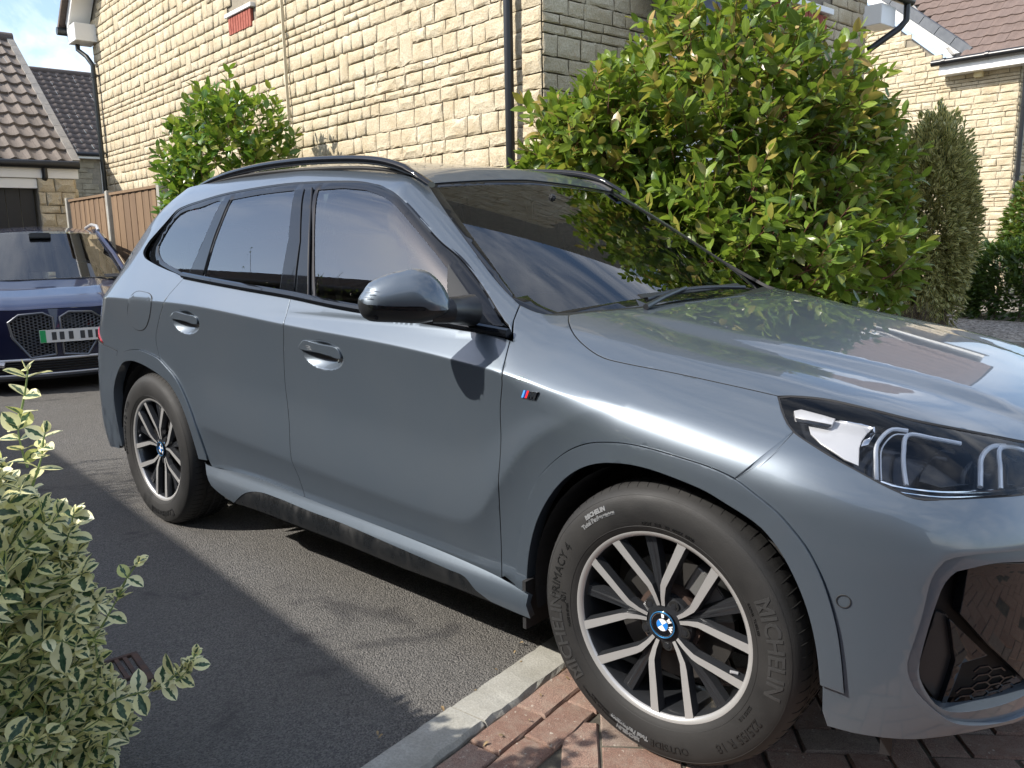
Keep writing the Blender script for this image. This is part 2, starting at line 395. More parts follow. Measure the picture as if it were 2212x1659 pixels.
PW = np.array([-3.2766, 2.2020, 0])+u2*.055               # foot of the corner downpipe, on the wall face
CR = np.array([-2.9573, 2.1687, 0])                       # outer corner of the set-back strip
house = empty('stone_house', tuple(PW), 0, 'cream stone house with a sunlit side wall and shaded front behind the parked cars', 'house')
E0 = PW-u1*.135                                           # right-hand end of the projecting wall face
H_WALL = 6.4
core = MB()
LW = 10.33
# mortar faces stand behind the stones
def quad(mb, a, b, z0, z1, th, n):
    a, b, n = (np.asarray(q, float) for q in (a, b, n)); 
    V = [a+(0, 0, z0), b+(0, 0, z0), b+(0, 0, z1), a+(0, 0, z1)]; V += [v-n*th for v in V]
    mb.add([v-PW for v in V], [(0, 1, 2, 3), (7, 6, 5, 4), (0, 4, 5, 1), (1, 5, 6, 2), (2, 6, 7, 3), (3, 7, 4, 0)])
A1 = E0; A2 = E0+u1*LW; SB = CR-u1*0
RET = (CR-E0)@u2
quad(core, A1+u2*.012, A2+u2*.012, 0, H_WALL, .25, -u2)
quad(core, A1+u2*RET+u1*.02+u2*.012, CR+u2*.012+u1*.012, 0, H_WALL, .2, -u2)
quad(core, CR+u2*.012+u1*.012, CR+u2*4.72+u1*.012, 0, H_WALL, .2, -u1)
core.build('wall', MAT['mortar'], house)
# back and far sides so that it is a closed house
bk = MB(); quad(bk, A2+u2*.3, A2+u2*4.7, 0, 4.4, .2, u1); quad(bk, CR+u2*4.71, A2+u2*4.71, 0, 4.4, .2, u2); bk.build('rear_wall', worn('rear_stone', (.5, .4, .25), (.6, .5, .33), 6., .9), house)
WS0, WS1, WZ0 = 4.33, 4.93, 3.84                        # upstairs window: distances along the wall, sill height
def sk_main(s, z, w, h):
    sw = s-.135
    if sw+w*.5 > WS0-.03 and sw+w*.5 < WS1+.03 and z+h*.5 > WZ0-.24: return True
    return z > 6.2 or z+h/2 > 4.55+max(0, (LW-s))*.8
stone_wall(house, PW, A1, u1, -u2, LW, H_WALL, MAT['stone'], 11, visd, skip=sk_main)
stone_wall(house, PW, CR, u2, -u1, 4.70, 5.2, MAT['stone'], 23, lambda c: visd(c)+(0 if c[2] > 1.9 else 5), skip=lambda s, z, w, h: (3.9 > s+w/2 > 2.25 and z+h > 3.12) or (s+w > 1.15 and s < 2.1 and z < 2.15) or (s+w > 2.75 and s < 4.0 and z+h > .9 and z < 2.1))
stone_wall(house, PW, CR+u1*.205, -u1, -u2, .205, 5.0, MAT['stone'], 31, visd, ws=(.205, .21), limit=40)
stone_wall(house, PW, E0, u2, -u1, RET, 5.0, MAT['stone'], 37, visd, ws=(.3, .31), limit=40, depth=.02)
# movement joint
mj = MB(); c = PW+u1*3.55-u2*.030-PW; mj.box((-.006, 0, 0), (.006, .03, 6), frame(c, u1, -u2)); mj.build('movement_joint', plain('sealant', (.55, .49, .36), .7), house)
# upstairs window with a white sill over a soldier course of red brick
wm = frame(PW+u1*WS0-PW, u1, -u2); ww = WS1-WS0
win = MB(); win.box((0, -.09, WZ0), (ww, -.05, WZ0+.06), wm).box((0, -.09, WZ0+1.1), (ww, -.05, WZ0+1.16), wm).box((0, -.09, WZ0+.06), (.06, -.05, WZ0+1.1), wm).box((ww-.06, -.09, WZ0+.06), (ww, -.05, WZ0+1.1), wm)
wo = win.build('window', upvc, house, bevel=.004)
MB().box((.06, -.075, WZ0+.06), (ww-.06, -.071, WZ0+1.1), wm).build('pane', MAT['house_glass'], wo)
MB().box((-.05, -.13, WZ0-.045), (ww+.05, .045, WZ0), wm).build('sill', upvc, wo, bevel=.005)
MB().box((0, -.30, WZ0+.0), (ww, -.28, WZ0+1.2), wm).build('curtain', MAT['curtain'], wo)
nb = 9
for k in range(nb):
    MB().box((k*ww/nb+.004, -.01, WZ0-.235), ((k+1)*ww/nb-.004, .024, WZ0-.05), wm).build('brick', brick_red, house, bevel=.003)
# verge and boxed eaves at the left end
end = A2-PW; vb = MB(); 
ev = 4.42
vb.box((-.02, -.02, ev), (.42, .32, ev+.26), frame(end-u1*.24, u1, -u2))
vb.build('eaves_box', upvc, house, bevel=.004)
brd = MB(); p0 = end+u1*.15+np.array([0, 0, ev+.22]); dr = -u1*math.cos(R(42))+np.array([0, 0, math.sin(R(42))]); dn = np.cross(dr, -u2)
brd.obox(p0+dr*3.1-u2*.16, dr*3.1, u2*.15, np.array([0, 0, 1])*.012).obox(p0+dr*3.1-u2*.315+np.array([0, 0, .06]), dr*3.1, u2*.012, np.cross(dr, u2)*.09)
brd.build('verge_board', upvc, house)
gt = MB(); gt.tube([end+u1*.24-u2*.45+np.array([0, 0, ev+.20]), end+u1*.24+u2*2.0+np.array([0, 0, ev+.20])], .062, 12); gt.build('gutter', green_black, house, smooth=True)
rf = MB(); q0 = end+u1*.3-u2*.42+np.array([0, 0, ev+.25]); 
rf.obox(q0+dr*1.6+u2*2.6, dr*1.6, u2*2.6, np.cross(dr, u2)*.03); rf.build('roof', worn('roof_tile_far', (.10, .08, .07), (.16, .12, .10), 20., .9), house)
def downpipe(name, base, z0, z1, r, mt, label, brackets, top=None):
    o = empty(name, tuple(base), 0, label, 'downpipe'); mb = MB()
    pts = [(0, 0, z0), (0, 0, z1)]
    if top is not None: pts += top
    mb.tube(np.array(pts, float), r, 16); mb.build('pipe', mt, o, smooth=True)
    for z in brackets:
        b = MB(); b.tube([(0, 0, z-.03), (0, 0, z+.03)], r+.008, 16); b.box((-.055, 0, z-.012), (.055, .06, z+.012), frame((0, 0, 0), -u1, u2)); b.build('bracket', mt, o, smooth=True)
    return o
downpipe('drainpipe', PW-u2*.085, 0.05, 6.2, .034, black_pvc, 'tall black downpipe at the right end of the sunlit stone wall', (1.2, 3.6, 5.0))
LP = PW+u1*10.02-u2*.085
downpipe('drainpipe', LP, 0.05, 4.0, .036, green_black, 'black downpipe at the far left end of the sunlit stone wall', (1.2, 2.72, 3.92), [tuple(np.array([0, 0, 4.08])), tuple(u1*.10-u2*.05+np.array([0, 0, 4.22])), tuple(u1*.27-u2*.12+np.array([0, 0, 4.34])), tuple(u1*.27-u2*.12+np.array([0, 0, 4.60]))])
# security camera on the wall
sc = empty('security_camera', tuple(PW+u1*9.15-u2*.03+np.array([0, 0, 1.98])), 0, 'small white security camera with a black lens above the wooden fence', 'camera')
MB().tube([(0, 0, 0), tuple(-u2*.09+np.array([0, 0, -.02]))], .02, 10).build('bracket', upvc, sc, smooth=True)
b = MB(); a = -u2*.07-np.array([0, 0, .02]); b.tube([a, a-u2*.05-u1*.10-np.array([0, 0, .02])], [.045, .05], 14); b.build('housing', upvc, sc, smooth=True)
b = MB(); c = a-u2*.053-u1*.105-np.array([0, 0, .021]); b.tube([c, c-u2*.006-u1*.012], .040, 14); b.build('lens', black_pvc, sc, smooth=True)
# front: lead porch roof, window head with red brick below a white sill
fm = frame(CR-PW, u2, -u1)
pr = MB()
V = []; n = 15
for i in range(n+1):
    s = .98+i*(2.35-.98)/n
    for j in range(6):
        a_ = j/5; z = 3.26-.62*a_**1.3+.02*math.sin(i*1.7+j)*(j > 0); dpt = .02+.62*a_; V.append((s+.01*math.sin(3*i+j), dpt, z+.018*(i % 3 == 0)*(j < 5)))
V = np.array(V) @ fm[:3, :3].T+fm[:3, 3]; Fc = [(i*6+j, (i+1)*6+j, (i+1)*6+j+1, i*6+j+1) for i in range(n) for j in range(5)]
pr.add(V, Fc); pr.build('porch_roof', lead, house, smooth=True)
MB().box((.98, .02, 2.54), (2.35, .56, 2.62), fm).build('porch_fascia', upvc, house)
w2 = MB(); w2.box((2.28, -.07, 3.42), (3.86, -.03, 3.49), fm).box((2.28, -.07, 3.49), (2.34, -.03, 4.6), fm).box((3.80, -.07, 3.49), (3.86, -.03, 4.6), fm).box((3.04, -.07, 3.49), (3.10, -.03, 4.6), fm)
w2o = w2.build('window', upvc, house); MB().box((2.3, -.055, 3.45), (3.84, -.051, 4.6), fm).build('pane', MAT['house_glass'], w2o); MB().box((2.22, -.08, 3.36), (3.92, .06, 3.415), fm).build('sill', upvc, w2o, bevel=.004)
for k in range(22): MB().box((2.27+k*.0732+.004, -.012, 3.135), (2.27+(k+1)*.0732-.004, .014, 3.35), fm).build('brick', brick_red, house, bevel=.003)
# ground-floor white door and window half hidden by the big bush
d0 = MB(); d0.box((1.15, -.06, .1), (2.1, .005, 2.15), fm); d0.build('door', upvc, house)
d1 = MB(); d1.box((2.75, -.06, .9), (4.0, .012, .97), fm).box((2.75, -.06, .97), (2.82, .012, 2.1), fm).box((3.93, -.06, .97), (4.0, .012, 2.1), fm).box((3.34, -.06, .97), (3.41, .012, 2.1), fm); d1o = d1.build('window', upvc, house); MB().box((2.8, -.04, .95), (3.95, -.036, 2.1), fm).build('pane', MAT['house_glass'], d1o)
# eaves stub with gutter and swan-neck pipe past the far corner
ge = empty('corner_gutter', tuple(CR+u2*4.72+np.array([0, 0, 3.5])), 0, 'black gutter end and bent pipe at the far corner of the shaded wall', 'gutter')
MB().box((-.1, -.02, -.14), (.22, .20, .06), frame((0, 0, 0), u2, -u1)).build('soffit_box', upvc, ge, bevel=.004)
b = MB(); b.tube([-u2*.1-u1*.26+(0, 0, .14), u2*.42-u1*.26+(0, 0, .14)], .055, 12); b.build('gutter', black_pvc, ge, smooth=True)
b = MB(); b.tube([u2*.34-u1*.26+(0, 0, .10), u2*.34-u1*.26+(0, 0, -.06), u2*.28-u1*.22+(0, 0, -.14), u2*.0-u1*.04+(0, 0, -.36)], .034, 12); b.build('pipe', black_pvc, ge, smooth=True)

# ---- right-hand house: one wall, part under a raking verge, part under level eaves
RH = np.array([-2.79, 15.19, 0]); rh = empty('right_house', tuple(RH), 0, 'sunlit cream stone house with a sloping white bargeboard and brown tiled roof at top right', 'house')
rfm = frame((0, 0, 0), u1, -u2)
def rb(mb, a, b): return mb.box(a, b, rfm)
c = MB(); rb(c, (0, -.3, 0), (6, -.012, 4.15)); c.prism([(1.12, 0), (6, 0), (6, 8.2), (5.2, 7.6), (1.12, 4.15)], .012, .3, np.array(frame((0, 0, 0), u1, (0, 0, 1), u2))); c.build('wall', MAT['mortar'], rh)
def sk_r(s, z, w, h):
    if s < 1.12: return z+h > 4.22
    return z+h > 4.35+(s-1.12)*.80
stone_wall(rh, RH, RH, u1, -u2, 5.2, 7.4, MAT['stone'], 47, lambda c: np.linalg.norm(c-CAM)+(0 if c[2] > 1.5 else 6)+(0 if c[2] < 5.4 else 3), hs=(.14, .098, .066), ws=(.18, .42), skip=sk_r, depth=.02)
stone_wall(rh, RH, RH, u2, -u1, .9, 4.15, MAT['stone'], 48, lambda c: 1., hs=(.14, .098, .066), ws=(.18, .42), depth=.02, limit=20)
c = MB(); rb(c, (0, -6, 0), (.25, -.3, 4.15)); c.build('side_wall', MAT['mortar'], rh)
sl = math.atan(.80); du = np.array([math.cos(sl), 0, math.sin(sl)]); 
def onr(v): return v[0]*u1-v[1]*u2+np.array([0, 0, v[2]])
c = MB(); b0 = np.array([.95, .10, 4.33]); dru = onr((math.cos(sl), 0, math.sin(sl))); nru = onr((-math.sin(sl), 0, math.cos(sl)))
c.obox(onr(b0)+dru*3.2, dru*3.2, -u2*.012, nru*.085); c.obox(onr(b0)+dru*3.2+u2*.055+nru*.05, dru*3.2, u2*.055, nru*.01); c.build('bargeboard', upvc, rh)
slate = worn('grey_verge_tile', (.075, .085, .10), (.13, .14, .155), 6., .55, bumps=.1)
for k in range(16):
    MB().obox(onr(b0)+dru*(.2+k*.385)+nru*(.165)+u2*.02, dru*.186, -u2*.07, nru*.075).obox(onr(b0)+dru*(.2+k*.385)+nru*(.24)+u2*.10, dru*.186, u2*.12, nru*.012).build('verge_tile', slate, rh)
def tile_roof(parent, name, O, ur, up, un, rows, cols, tw, tg, m, limit, clip=None, piece='tile', wave=.016, nseg=8, seed=3, near=None, thick=.014):
    """interlocking tiles: O lower-left corner, ur along the eaves, up up the slope, un outwards"""
    O, ur, up, un = (np.asarray(q, float) for q in (O, ur, up, un)); rg = np.random.default_rng(seed)
    prof = [(i/nseg, wave*(math.sin(math.pi*min(1, i/nseg*1.9))**2 if i/nseg < .53 else -.25*math.sin(math.pi*(i/nseg-.53)/.47))) for i in range(nseg+1)]
    V = []
    for (x, h) in prof:
        V += [(x*tw, -.012, h+thick*1.6), (x*tw, tg+.03, h+.0), (x*tw, -.012, h-thick*.2)]
    V = np.array(V); Fc = []
    for i in range(nseg): a = i*3; Fc += [(a, a+3, a+4, a+1), (a+2, a+5, a+3, a)]
    me = bpy.data.meshes.new(piece)
    Vw = np.outer(V[:, 0], ur)+np.outer(V[:, 1], up)+np.outer(V[:, 2], un)
    me.from_pydata([tuple(v) for v in Vw], [], Fc); me.update(); me.materials.append(m)
    me.polygons.foreach_set('use_smooth', np.ones(len(me.polygons), bool)); me.set_sharp_from_angle(angle=R(50))
    T3 = tri_faces(Fc); items = []
    for r in range(rows):
        for c_ in range(cols):
            if clip and not clip((c_+.5)*tw, (r+.5)*tg): continue
            p = O+ur*c_*tw+up*r*tg; items.append((near(p) if near else 0, p))
    items.sort(key=lambda q: q[0]); fv = []; ff = []; n = 0
    for i, (d, p) in enumerate(items):
        p = p+un*rg.normal(0, .002)+ur*rg.normal(0, .002)
        if i < limit: o = bpy.data.objects.new(piece, me); link(o, parent); o.location = tuple(p)
        else: fv.append(Vw+p); ff.append(T3+n); n += len(Vw)
    if fv: tag(mesh_np(name, np.concatenate(fv), np.concatenate(ff), m, parent, smooth=False), kind='stuff')
def m_tile(name, a, b, c3):
    def fn(t):
        p = wp(t); n = t.noise(p, 3.5, 5., .65); f = t.noise(p, 90., 3., .6); r = orand(t)
        c = t.mix(t.ramp(n, [(.3, 0.), (.7, 1.)]), a, b); c = t.mix(t.math('MULTIPLY', r, .5), c, c3); c = t.mix(t.ramp(f, [(.45, 0.), (.75, .35)]), c, (.30, .26, .22))
        return pbsdf(t, base=c, rough=.9, normal=t.bump(f, .35, .006))
    return mat(name, fn)
m_tile('tile_brown', (.105, .072, .060), (.16, .112, .095), (.125, .09, .08)); m_tile('tile_grey', (.13, .108, .092), (.205, .17, .145), (.10, .085, .073)); m_tile('tile_dark', (.085, .066, .06), (.12, .095, .085), (.10, .08, .075))
c0 = onr((-.9, .33, 4.33)); rs = R(40); upd = onr((0, -math.cos(rs), math.sin(rs))); und = onr((0, math.sin(rs), math.cos(rs)))
tile_roof(rh, 'roof_tiles', onr((4.32, .30, 4.36)), -u1, upd, und, 16, 26, .225, .30, MAT['tile_brown'], 300, clip=lambda x, y: x > 3.38-y*.70, nseg=6, near=lambda p: p[2]-p[0]*.3)
c = MB(); c.add([onr((1.05, .25, 4.37)), onr((-1.6, .25, 4.37)), onr((-1.6, .25, 4.37))+upd*4.9, onr((1.05, .25, 4.37))+upd*4.9+u1*3.3], [(0, 1, 2, 3)]); c.build('roof_underlay', plain('dark_felt', (.02, .02, .02), .9), rh)
# valley flashing
c = MB(); vd = (upd*1.0+u1*-.62*-1*-1); vdir = (upd+u1*.70); vdir = vdir/np.linalg.norm(vdir); 
v0 = onr((1.05, .31, 4.40)); c.obox(v0+vdir*2.6+und*.03, vdir*2.6, -u1*.03, und*.012); c.build('valley_flashing', worn('lead_light', (.22, .21, .19), (.33, .31, .28), 12., .6), rh)
c = MB(); rb(c, (-1.2, -.0, 4.10), (1.30, .30, 4.13)); rb(c, (-1.2, .28, 4.13), (1.30, .30, 4.30)); c.build('fascia', upvc, rh)
c = MB(); c.tube([onr((-1.2, .36, 4.32)), onr((1.42, .36, 4.32))], .06, 12); c.build('gutter', black_pvc, rh, smooth=True)
for k in range(4):
    c = MB(); c.tube([onr((1.2-k*.75-.03, .36, 4.325)), onr((1.2-k*.75+.03, .36, 4.325))], .07, 12); c.build('gutter_joint', black_pvc, rh, smooth=True)
cream = plain('cream_vent', (.72, .62, .36), .5)
for (s_, z_, w_, h_) in ((.68, 4.06, .15, .11), (.63, 1.98, .13, .17)):
    c = MB(); rb(c, (s_-w_/2, -.01, z_-h_/2), (s_+w_/2, .11, z_+h_/2)); c.build('vent_cover', cream, rh, bevel=.008)
downpipe('drainpipe', RH-u1*.12-u2*.10, .05, 4.25, .04, black_pvc, 'black downpipe at the right end of the right-hand house', (1.0, 2.2, 3.4))

# ---- garage at the far left
GB = np.array([-12.86, 2.60, 0]); gn = -u1
ga = empty('garage', tuple(GB), 0, 'stone garage with a black door and a grey brown tiled roof at the left edge', 'garage')
gfm = frame((0, 0, 0), -u2, gn)                 # x to the left along the front, y outwards
c = MB(); c.box((0, -5, 0), (.52, -.012, 2.28), gfm).box((3.2, -5, 0), (3.7, -.012, 2.28), gfm).box((.52, -5, 2.2), (3.2, -.06, 2.28), gfm); c.build('wall', MAT['mortar'], ga)
stone_wall(ga, GB, GB, -u2, gn, .52, 2.26, MAT['stone'], 61, lambda c: 1., hs=(.20, .155, .12), ws=(.2, .32), depth=.04, limit=60)
stone_wall(ga, GB, GB+u1*3.0, -u1, u2, 3.0, 2.2, MAT['stone'], 62, lambda c: 1., hs=(.20, .155, .12), ws=(.2, .42), depth=.03, limit=0)
MB().box((.52, -.10, 2.12), (3.2, .0, 2.26), gfm).build('lintel', upvc, ga); MB().box((-.06, .0, 2.27), (3.9, .035, 2.42), gfm).build('fascia', upvc, ga, bevel=.004)
for k in range(14): MB().box((.56+k*.19, -.13, 0), (.56+k*.19+.182, -.11, 2.13), gfm).build('plank', plain('black_door', (.014, .015, .018), .45) if k == 0 else MAT['black_door'], ga, bevel=.004)
gr_s = R(35); gup = -gn*math.cos(gr_s)+np.array([0, 0, math.sin(gr_s)]); gno = gn*math.sin(gr_s)+np.array([0, 0, math.cos(gr_s)])
go = np.array([0, .01, 2.51])
HIPS = 0.
tile_roof(ga, 'roof_tiles', go-u2*4.2, u2, gup, gno, 12, 20, .21, .352, MAT['tile_grey'], 300, wave=.030, nseg=8, thick=.028, near=lambda p: -(p@u2))
c = MB(); c.obox(go-u2*2.0+gup*1.6-gno*.02, u2*2.1, gup*1.62, gno*.008); 
hipd = gup-u2*HIPS; 
for k in range(14): pass
ga_h = []
for k in range(12):
    MB().obox(go+hipd*(.176+k*.352)+gno*.030+u2*.045, hipd*.172, u2*.055, gno*.022).build('verge_tile', worn('hip_tile', (.20, .19, .175), (.30, .28, .25), 8., .8) if k == 0 else MAT['hip_tile'], ga)
MB().tube([go+hipd*4.25-u2*4.5, go+hipd*4.25+u2*.10], .11, 12).build('ridge', MAT['tile_dark'], ga, smooth=True)
c = MB(); sp = [go+u2*.08, go+hipd*4.25+u2*.08, go+u2*.08-gn*6.9]; c.add([*sp, *[p-u2*.02-gno*.03 for p in sp]], [(0, 1, 2), (5, 4, 3)]); c.build('roof_side', MAT['tile_dark'], ga)
MB().tube([go+gn*.09-u2*4.3-(0, 0, .04), go+gn*.09+u2*.06-(0, 0, .04)], .060, 12).build('gutter', black_pvc, ga, smooth=True)
MB().tube([go+gn*.06-u2*.42-(0, 0, .06), go+gn*.06-u2*.42-(0, 0, .22), go-gn*.18-u2*.42-(0, 0, .38), go-gn*.18-u2*.40-(0, 0, .52), go-gn*.12+u2*.08-(0, 0, .62), go-gn*.12+u2*.16-(0, 0, .74), go-gn*.2+u2*.12-(0, 0, 2.3)], .040, 12).build('pipe', black_pvc, ga, smooth=True)

# ---- far house behind the garage
FH = np.array([-30.9, 10.6, 0]); fh = empty('far_house', tuple(FH), 0, 'distant stone house with a long dark tiled roof between garage and stone wall', 'house')
c = MB(); c.box((-1, -6, 0), (9, -.012, 4.35), gfm); c.build('wall', MAT['mortar'], fh)
stone_wall(fh, FH, FH+u2*1.0, -u2, gn, 4.2, 4.3, MAT['stone_weathered'], 71, lambda c: abs(c[2]-3.9), hs=(.22, .16, .12), ws=(.28, .6), depth=.03, limit=300, skip=lambda s, z, w, h: z < 2.2 or (s < 1.45 and s+w > .62 and z+h > 2.75))
fwm = frame(u2*1.0, -u2, gn)
f1 = MB(); f1.box((.62, -.1, 2.80), (1.42, .03, 2.88), fwm).box((.62, -.1, 2.88), (.70, .03, 4.2), fwm).box((1.34, -.1, 2.88), (1.42, .03, 4.2), fwm).box((.62, -.1, 3.5), (1.42, .02, 3.55), fwm); fo = f1.build('window', upvc, fh); MB().box((.7, -.04, 2.88), (1.34, -.03, 4.2), fwm).build('pane', MAT['room_dark'], fo)
frs = R(38); fup = -gn*math.cos(frs)+np.array([0, 0, math.sin(frs)]); fno = gn*math.sin(frs)+np.array([0, 0, math.cos(frs)])
tile_roof(fh, 'roof_tiles', gn*.35+u2*3-u2*9+np.array([0, 0, 4.42]), u2, fup, fno, 17, 30, .30, .33, MAT['tile_dark'], 0, wave=.04, nseg=6, thick=.03)
MB().box((-3, .0, 4.28), (8, .32, 4.48), gfm).build('fascia', upvc, fh); MB().tube([gn*.38-u2*8+(0, 0, 4.42), gn*.38+u2*3+(0, 0, 4.42)], .07, 10).build('gutter', black_pvc, fh, smooth=True)
MB().tube([gn*.35+u2*3.1+fup*5.65-u2*9.2+(0, 0, 4.45), gn*.35+u2*3+fup*5.65+(0, 0, 4.45)], .11, 10).build('ridge', MAT['tile_dark'], fh, smooth=True)

# ---- fence of upright boards with concrete posts
def m_wood(t):
    p = oc(t); r = orand(t); v = t.new('ShaderNodeVectorMath', {0: p, 1: (9., 9., .9)}, operation='MULTIPLY').outputs[0]
    g = t.noise(v, 5., 6., .7, dist=.6); k = t.noise(wp(t), 6., 2.)
    c = t.mix(g, (.11, .066, .036), (.31, .205, .115)); c = t.mix(t.math('MULTIPLY', r, .85), c, (.135, .085, .05))
    kn = t.new('ShaderNodeTexVoronoi', {'Vector': t.new('ShaderNodeVectorMath', {0: wp(t), 1: (7., 7., 3.)}, operation='MULTIPLY').outputs[0], 'Scale': 1.}); c = t.mix(t.ramp(kn.outputs['Distance'], [(.06, .9), (.12, 0.)]), c, (.10, .045, .02))
    return pbsdf(t, base=c, rough=.85, normal=t.bump(g, .5, .006))
mat('fence_wood', m_wood)
FO = np.array([-9.87, 1.913, 0]); fe = empty('wooden_fence', tuple(FO), 0, 'tall brown close board fence with pale concrete posts behind the parked cars', 'fence')
ffm = frame((0, 0, 0), -u1, -u2)               # x to the right
FT = 1.90
for x0 in (-1.86, .0+.06, ):
    n = 15; w = 1.74/n
    for k in range(n):
        z1 = FT-.03+rng.normal(0, .004); xa = x0+k*w
        MB().box((xa+.001, .0+(k % 2)*.0, .02), (xa+w+.006, .012+.006*(k % 2), z1), ffm).build('board', MAT['fence_wood'], fe)
    MB().box((x0, -.02, FT-.03), (x0+1.74, .035, FT), ffm).build('capping', MAT['fence_wood'], fe)
for x in (-1.93, -.02, 1.86): MB().box((x-.05, -.05, 0), (x+.05, .05, FT+.03), ffm).build('post', MAT['concrete'], fe, bevel=.008)
for x0 in (-1.86, .06):
    for z in (.3, 1.0, 1.65): MB().box((x0, -.06, z-.035), (x0+1.74, -.002, z+.035), ffm).build('rail', MAT['fence_wood'], fe)

# ---- low garage block behind the viewer, whose shade falls over the drive
bb = empty('facing_garage_block', (-2.72, -4.38, 0), R(-5.95), 'low brick garage block across the drive whose roof shades the asphalt', 'garage')
c = MB(); c.box((-13, -5, 0), (12.5, 0, 2.62)); c.build('wall', worn('brown_brick', (.11, .075, .055), (.17, .12, .09), 9., .9), bb)
c = MB(); c.box((-13.4, -5, 2.62), (12.8, .30, 2.80)).tube([(-13.5, .38, 2.78), (12.9, .38, 2.78)], .075, 12); c.build('fascia', plain('dark_fascia', (.03, .028, .026), .6), bb)  # unseen gutter tube added to keep the edge of the cast shade straight
ru = R(33); tile_roof(bb, 'roof_tiles', (-13.4, .33, 2.80), (1, 0, 0), (0, -math.cos(ru), math.sin(ru)), (0, math.sin(ru), math.cos(ru)), 11, 87, .30, .33, MAT['tile_dark'], 0, wave=.03, nseg=5, thick=.02)
c = MB(); c.prism([(.33, 2.79), (-2.75, 4.78), (-5.8, 2.79)], -13.4, 12.7, np.array([[0, 0, 1, 0], [1, 0, 0, 0], [0, 1, 0, 0], [0, 0, 0, 1]])); c.build('roof_body', MAT['dark_felt'], bb)
def ss(t):
    t=np.clip(t,0,1); return t*t*(3-2*t)
def cr(x,xs,ys):
    # smooth monotone-ish cubic (Catmull-Rom/Hermite) interpolation
    xs=np.asarray(xs,float); ys=np.asarray(ys,float)
    x=np.clip(x,xs[0],xs[-1]); i=np.clip(np.searchsorted(xs,x)-1,0,len(xs)-2)
    h=np.diff(xs); s=np.diff(ys)/h; m=np.empty_like(ys); m[0]=s[0]; m[-1]=s[-1]
    m[1:-1]=(s[:-1]*h[1:]+s[1:]*h[:-1])/(h[:-1]+h[1:])
    lim=3*np.minimum(np.abs(s[:-1]),np.abs(s[1:])); m[1:-1]=np.where(s[:-1]*s[1:]>0,np.clip(m[1:-1],-lim,lim),0)
    t=(x-xs[i])/h[i]; t2=t*t; t3=t2*t
    return (2*t3-3*t2+1)*ys[i]+(t3-2*t2+t)*h[i]*m[i]+(-2*t3+3*t2)*ys[i+1]+(t3-t2)*h[i]*m[i+1]
def smax(a,b,k):
    h=np.maximum(k-np.abs(a-b),0)/k; return np.maximum(a,b)+h*h*k*.25
def smin(a,b,k): return -smax(-a,-b,k)
def Ybase(x): return cr(x,[-3.7,-3.45,-3.1,-2.69,-2.0,-1.2,-.5,0,.25,.45,.8],[.87,.893,.905,.912,.905,.903,.907,.915,.91,.895,.84])
def Zsh(x): return cr(x,[-3.6,-2.9,-2.44,-1.53,-.706,-.48,-.30,-.1,.1,.4,.8],[1.0,1.03,1.03,.986,.94,.916,.885,.872,.862,.84,.8])
def Zlo(x): return cr(x,[-2.4,-2.2,-1.55,-1.0,-.8,-.68,-.6,-.52,-.42,-.3,-.2,-.1],[.53,.52,.485,.46,.455,.46,.50,.60,.72,.80,.85,.86])
def Slo(x): return cr(x,[-2.35,-2.12,-.8,-.5,-.25,-.12],[0,.30,.30,.24,.16,0])
def B(x,z):
    zs=Zsh(x); q=z-zs
    wa=np.maximum(np.exp(-((x-0)/.42)**4),np.exp(-((x+2.69)/.45)**4))   # near the wheels the side is fuller
    door=1-wa
    up=np.maximum(q,0)
    a=cr(x,[-3.6,-2.6,-1.6,-.6,-.2,.2,.6],[.55,.62,.72,.78,.80,.7,.7]); b=cr(x,[-3.6,-.6,-.2,.2,.6],[.2,.2,2.6,3.5,3.])
    # soft crease at the shoulder
    upin=a*(np.sqrt(q*q+1.2e-5)+q)/2+b*up*up
    zl=Zlo(x)
    # door hollow between shoulder and lower crease (undercut, then a bulge), undercut below
    t=np.clip((zs-z)/np.maximum(zs-zl,.1),0,1.6)
    hol=.019*(1-(1-np.clip(t/.62,0,1))**2)-.015*ss((t-.5)/.5)
    below=np.maximum(zl-z,0); bs=(np.sqrt((zl-z)**2+6e-5)+(zl-z))/2; tuck=Slo(x)*.16*(1-np.exp(-bs/.16))
    dn=np.maximum(-q,0)
    arch=.012*dn/.5
    front=ss((x-.25)/.3)
    low=np.maximum(.42-z,0)
    arch=arch+front*.20*low*low
    return Ybase(x)-upin-(door*hol+(1-door)*arch)-tuck
HX=[-3.7,-1.5,-.7,-.55,-.474,-.278,-.037,.166,.423,.6,.72,.82,.9]
HZ=[1.62,1.5,1.13,1.088,1.074,1.052,1.010,.974,.920,.873,.830,.780,.72]
def Hd(x,y):
    y=np.abs(y)
    d=cr(y,[0,.2,.4,.5,.6,.68,.76,.84,.9,1.0,1.2],[0,.001,.004,.007,.013,.026,.056,.102,.150,.26,.60])
    return d
def H(x,y):
    ay=np.abs(y)
    w=ss((x+.78)/.45)
    z=cr(x,HX,HZ)-Hd(x,y)*(w*.97+.03)
    # bonnet plateau with a flank that steps down outwards
    yr=cr(x,[-.6,-.35,0,.4,.75],[.50,.47,.40,.315,.24]); wd=cr(x,[-.6,-.35,0,.4,.75],[.02,.07,.13,.12,.03])
    hh=.016*ss((x+.45)/.3)*(1-ss((x-.5)/.25))
    z=z-hh*ss((ay-yr)/wd)+hh*.35*ss((ay-yr-wd)/.2)
    return z
def N(y,z):
    v=cr(z,[.1,.2,.3,.42,.6,.72,.80,.88,.95,1.05],[.10,.045,.012,0,.0,.022,.05,.10,.19,.4])
    return .845-.32*y*y-v
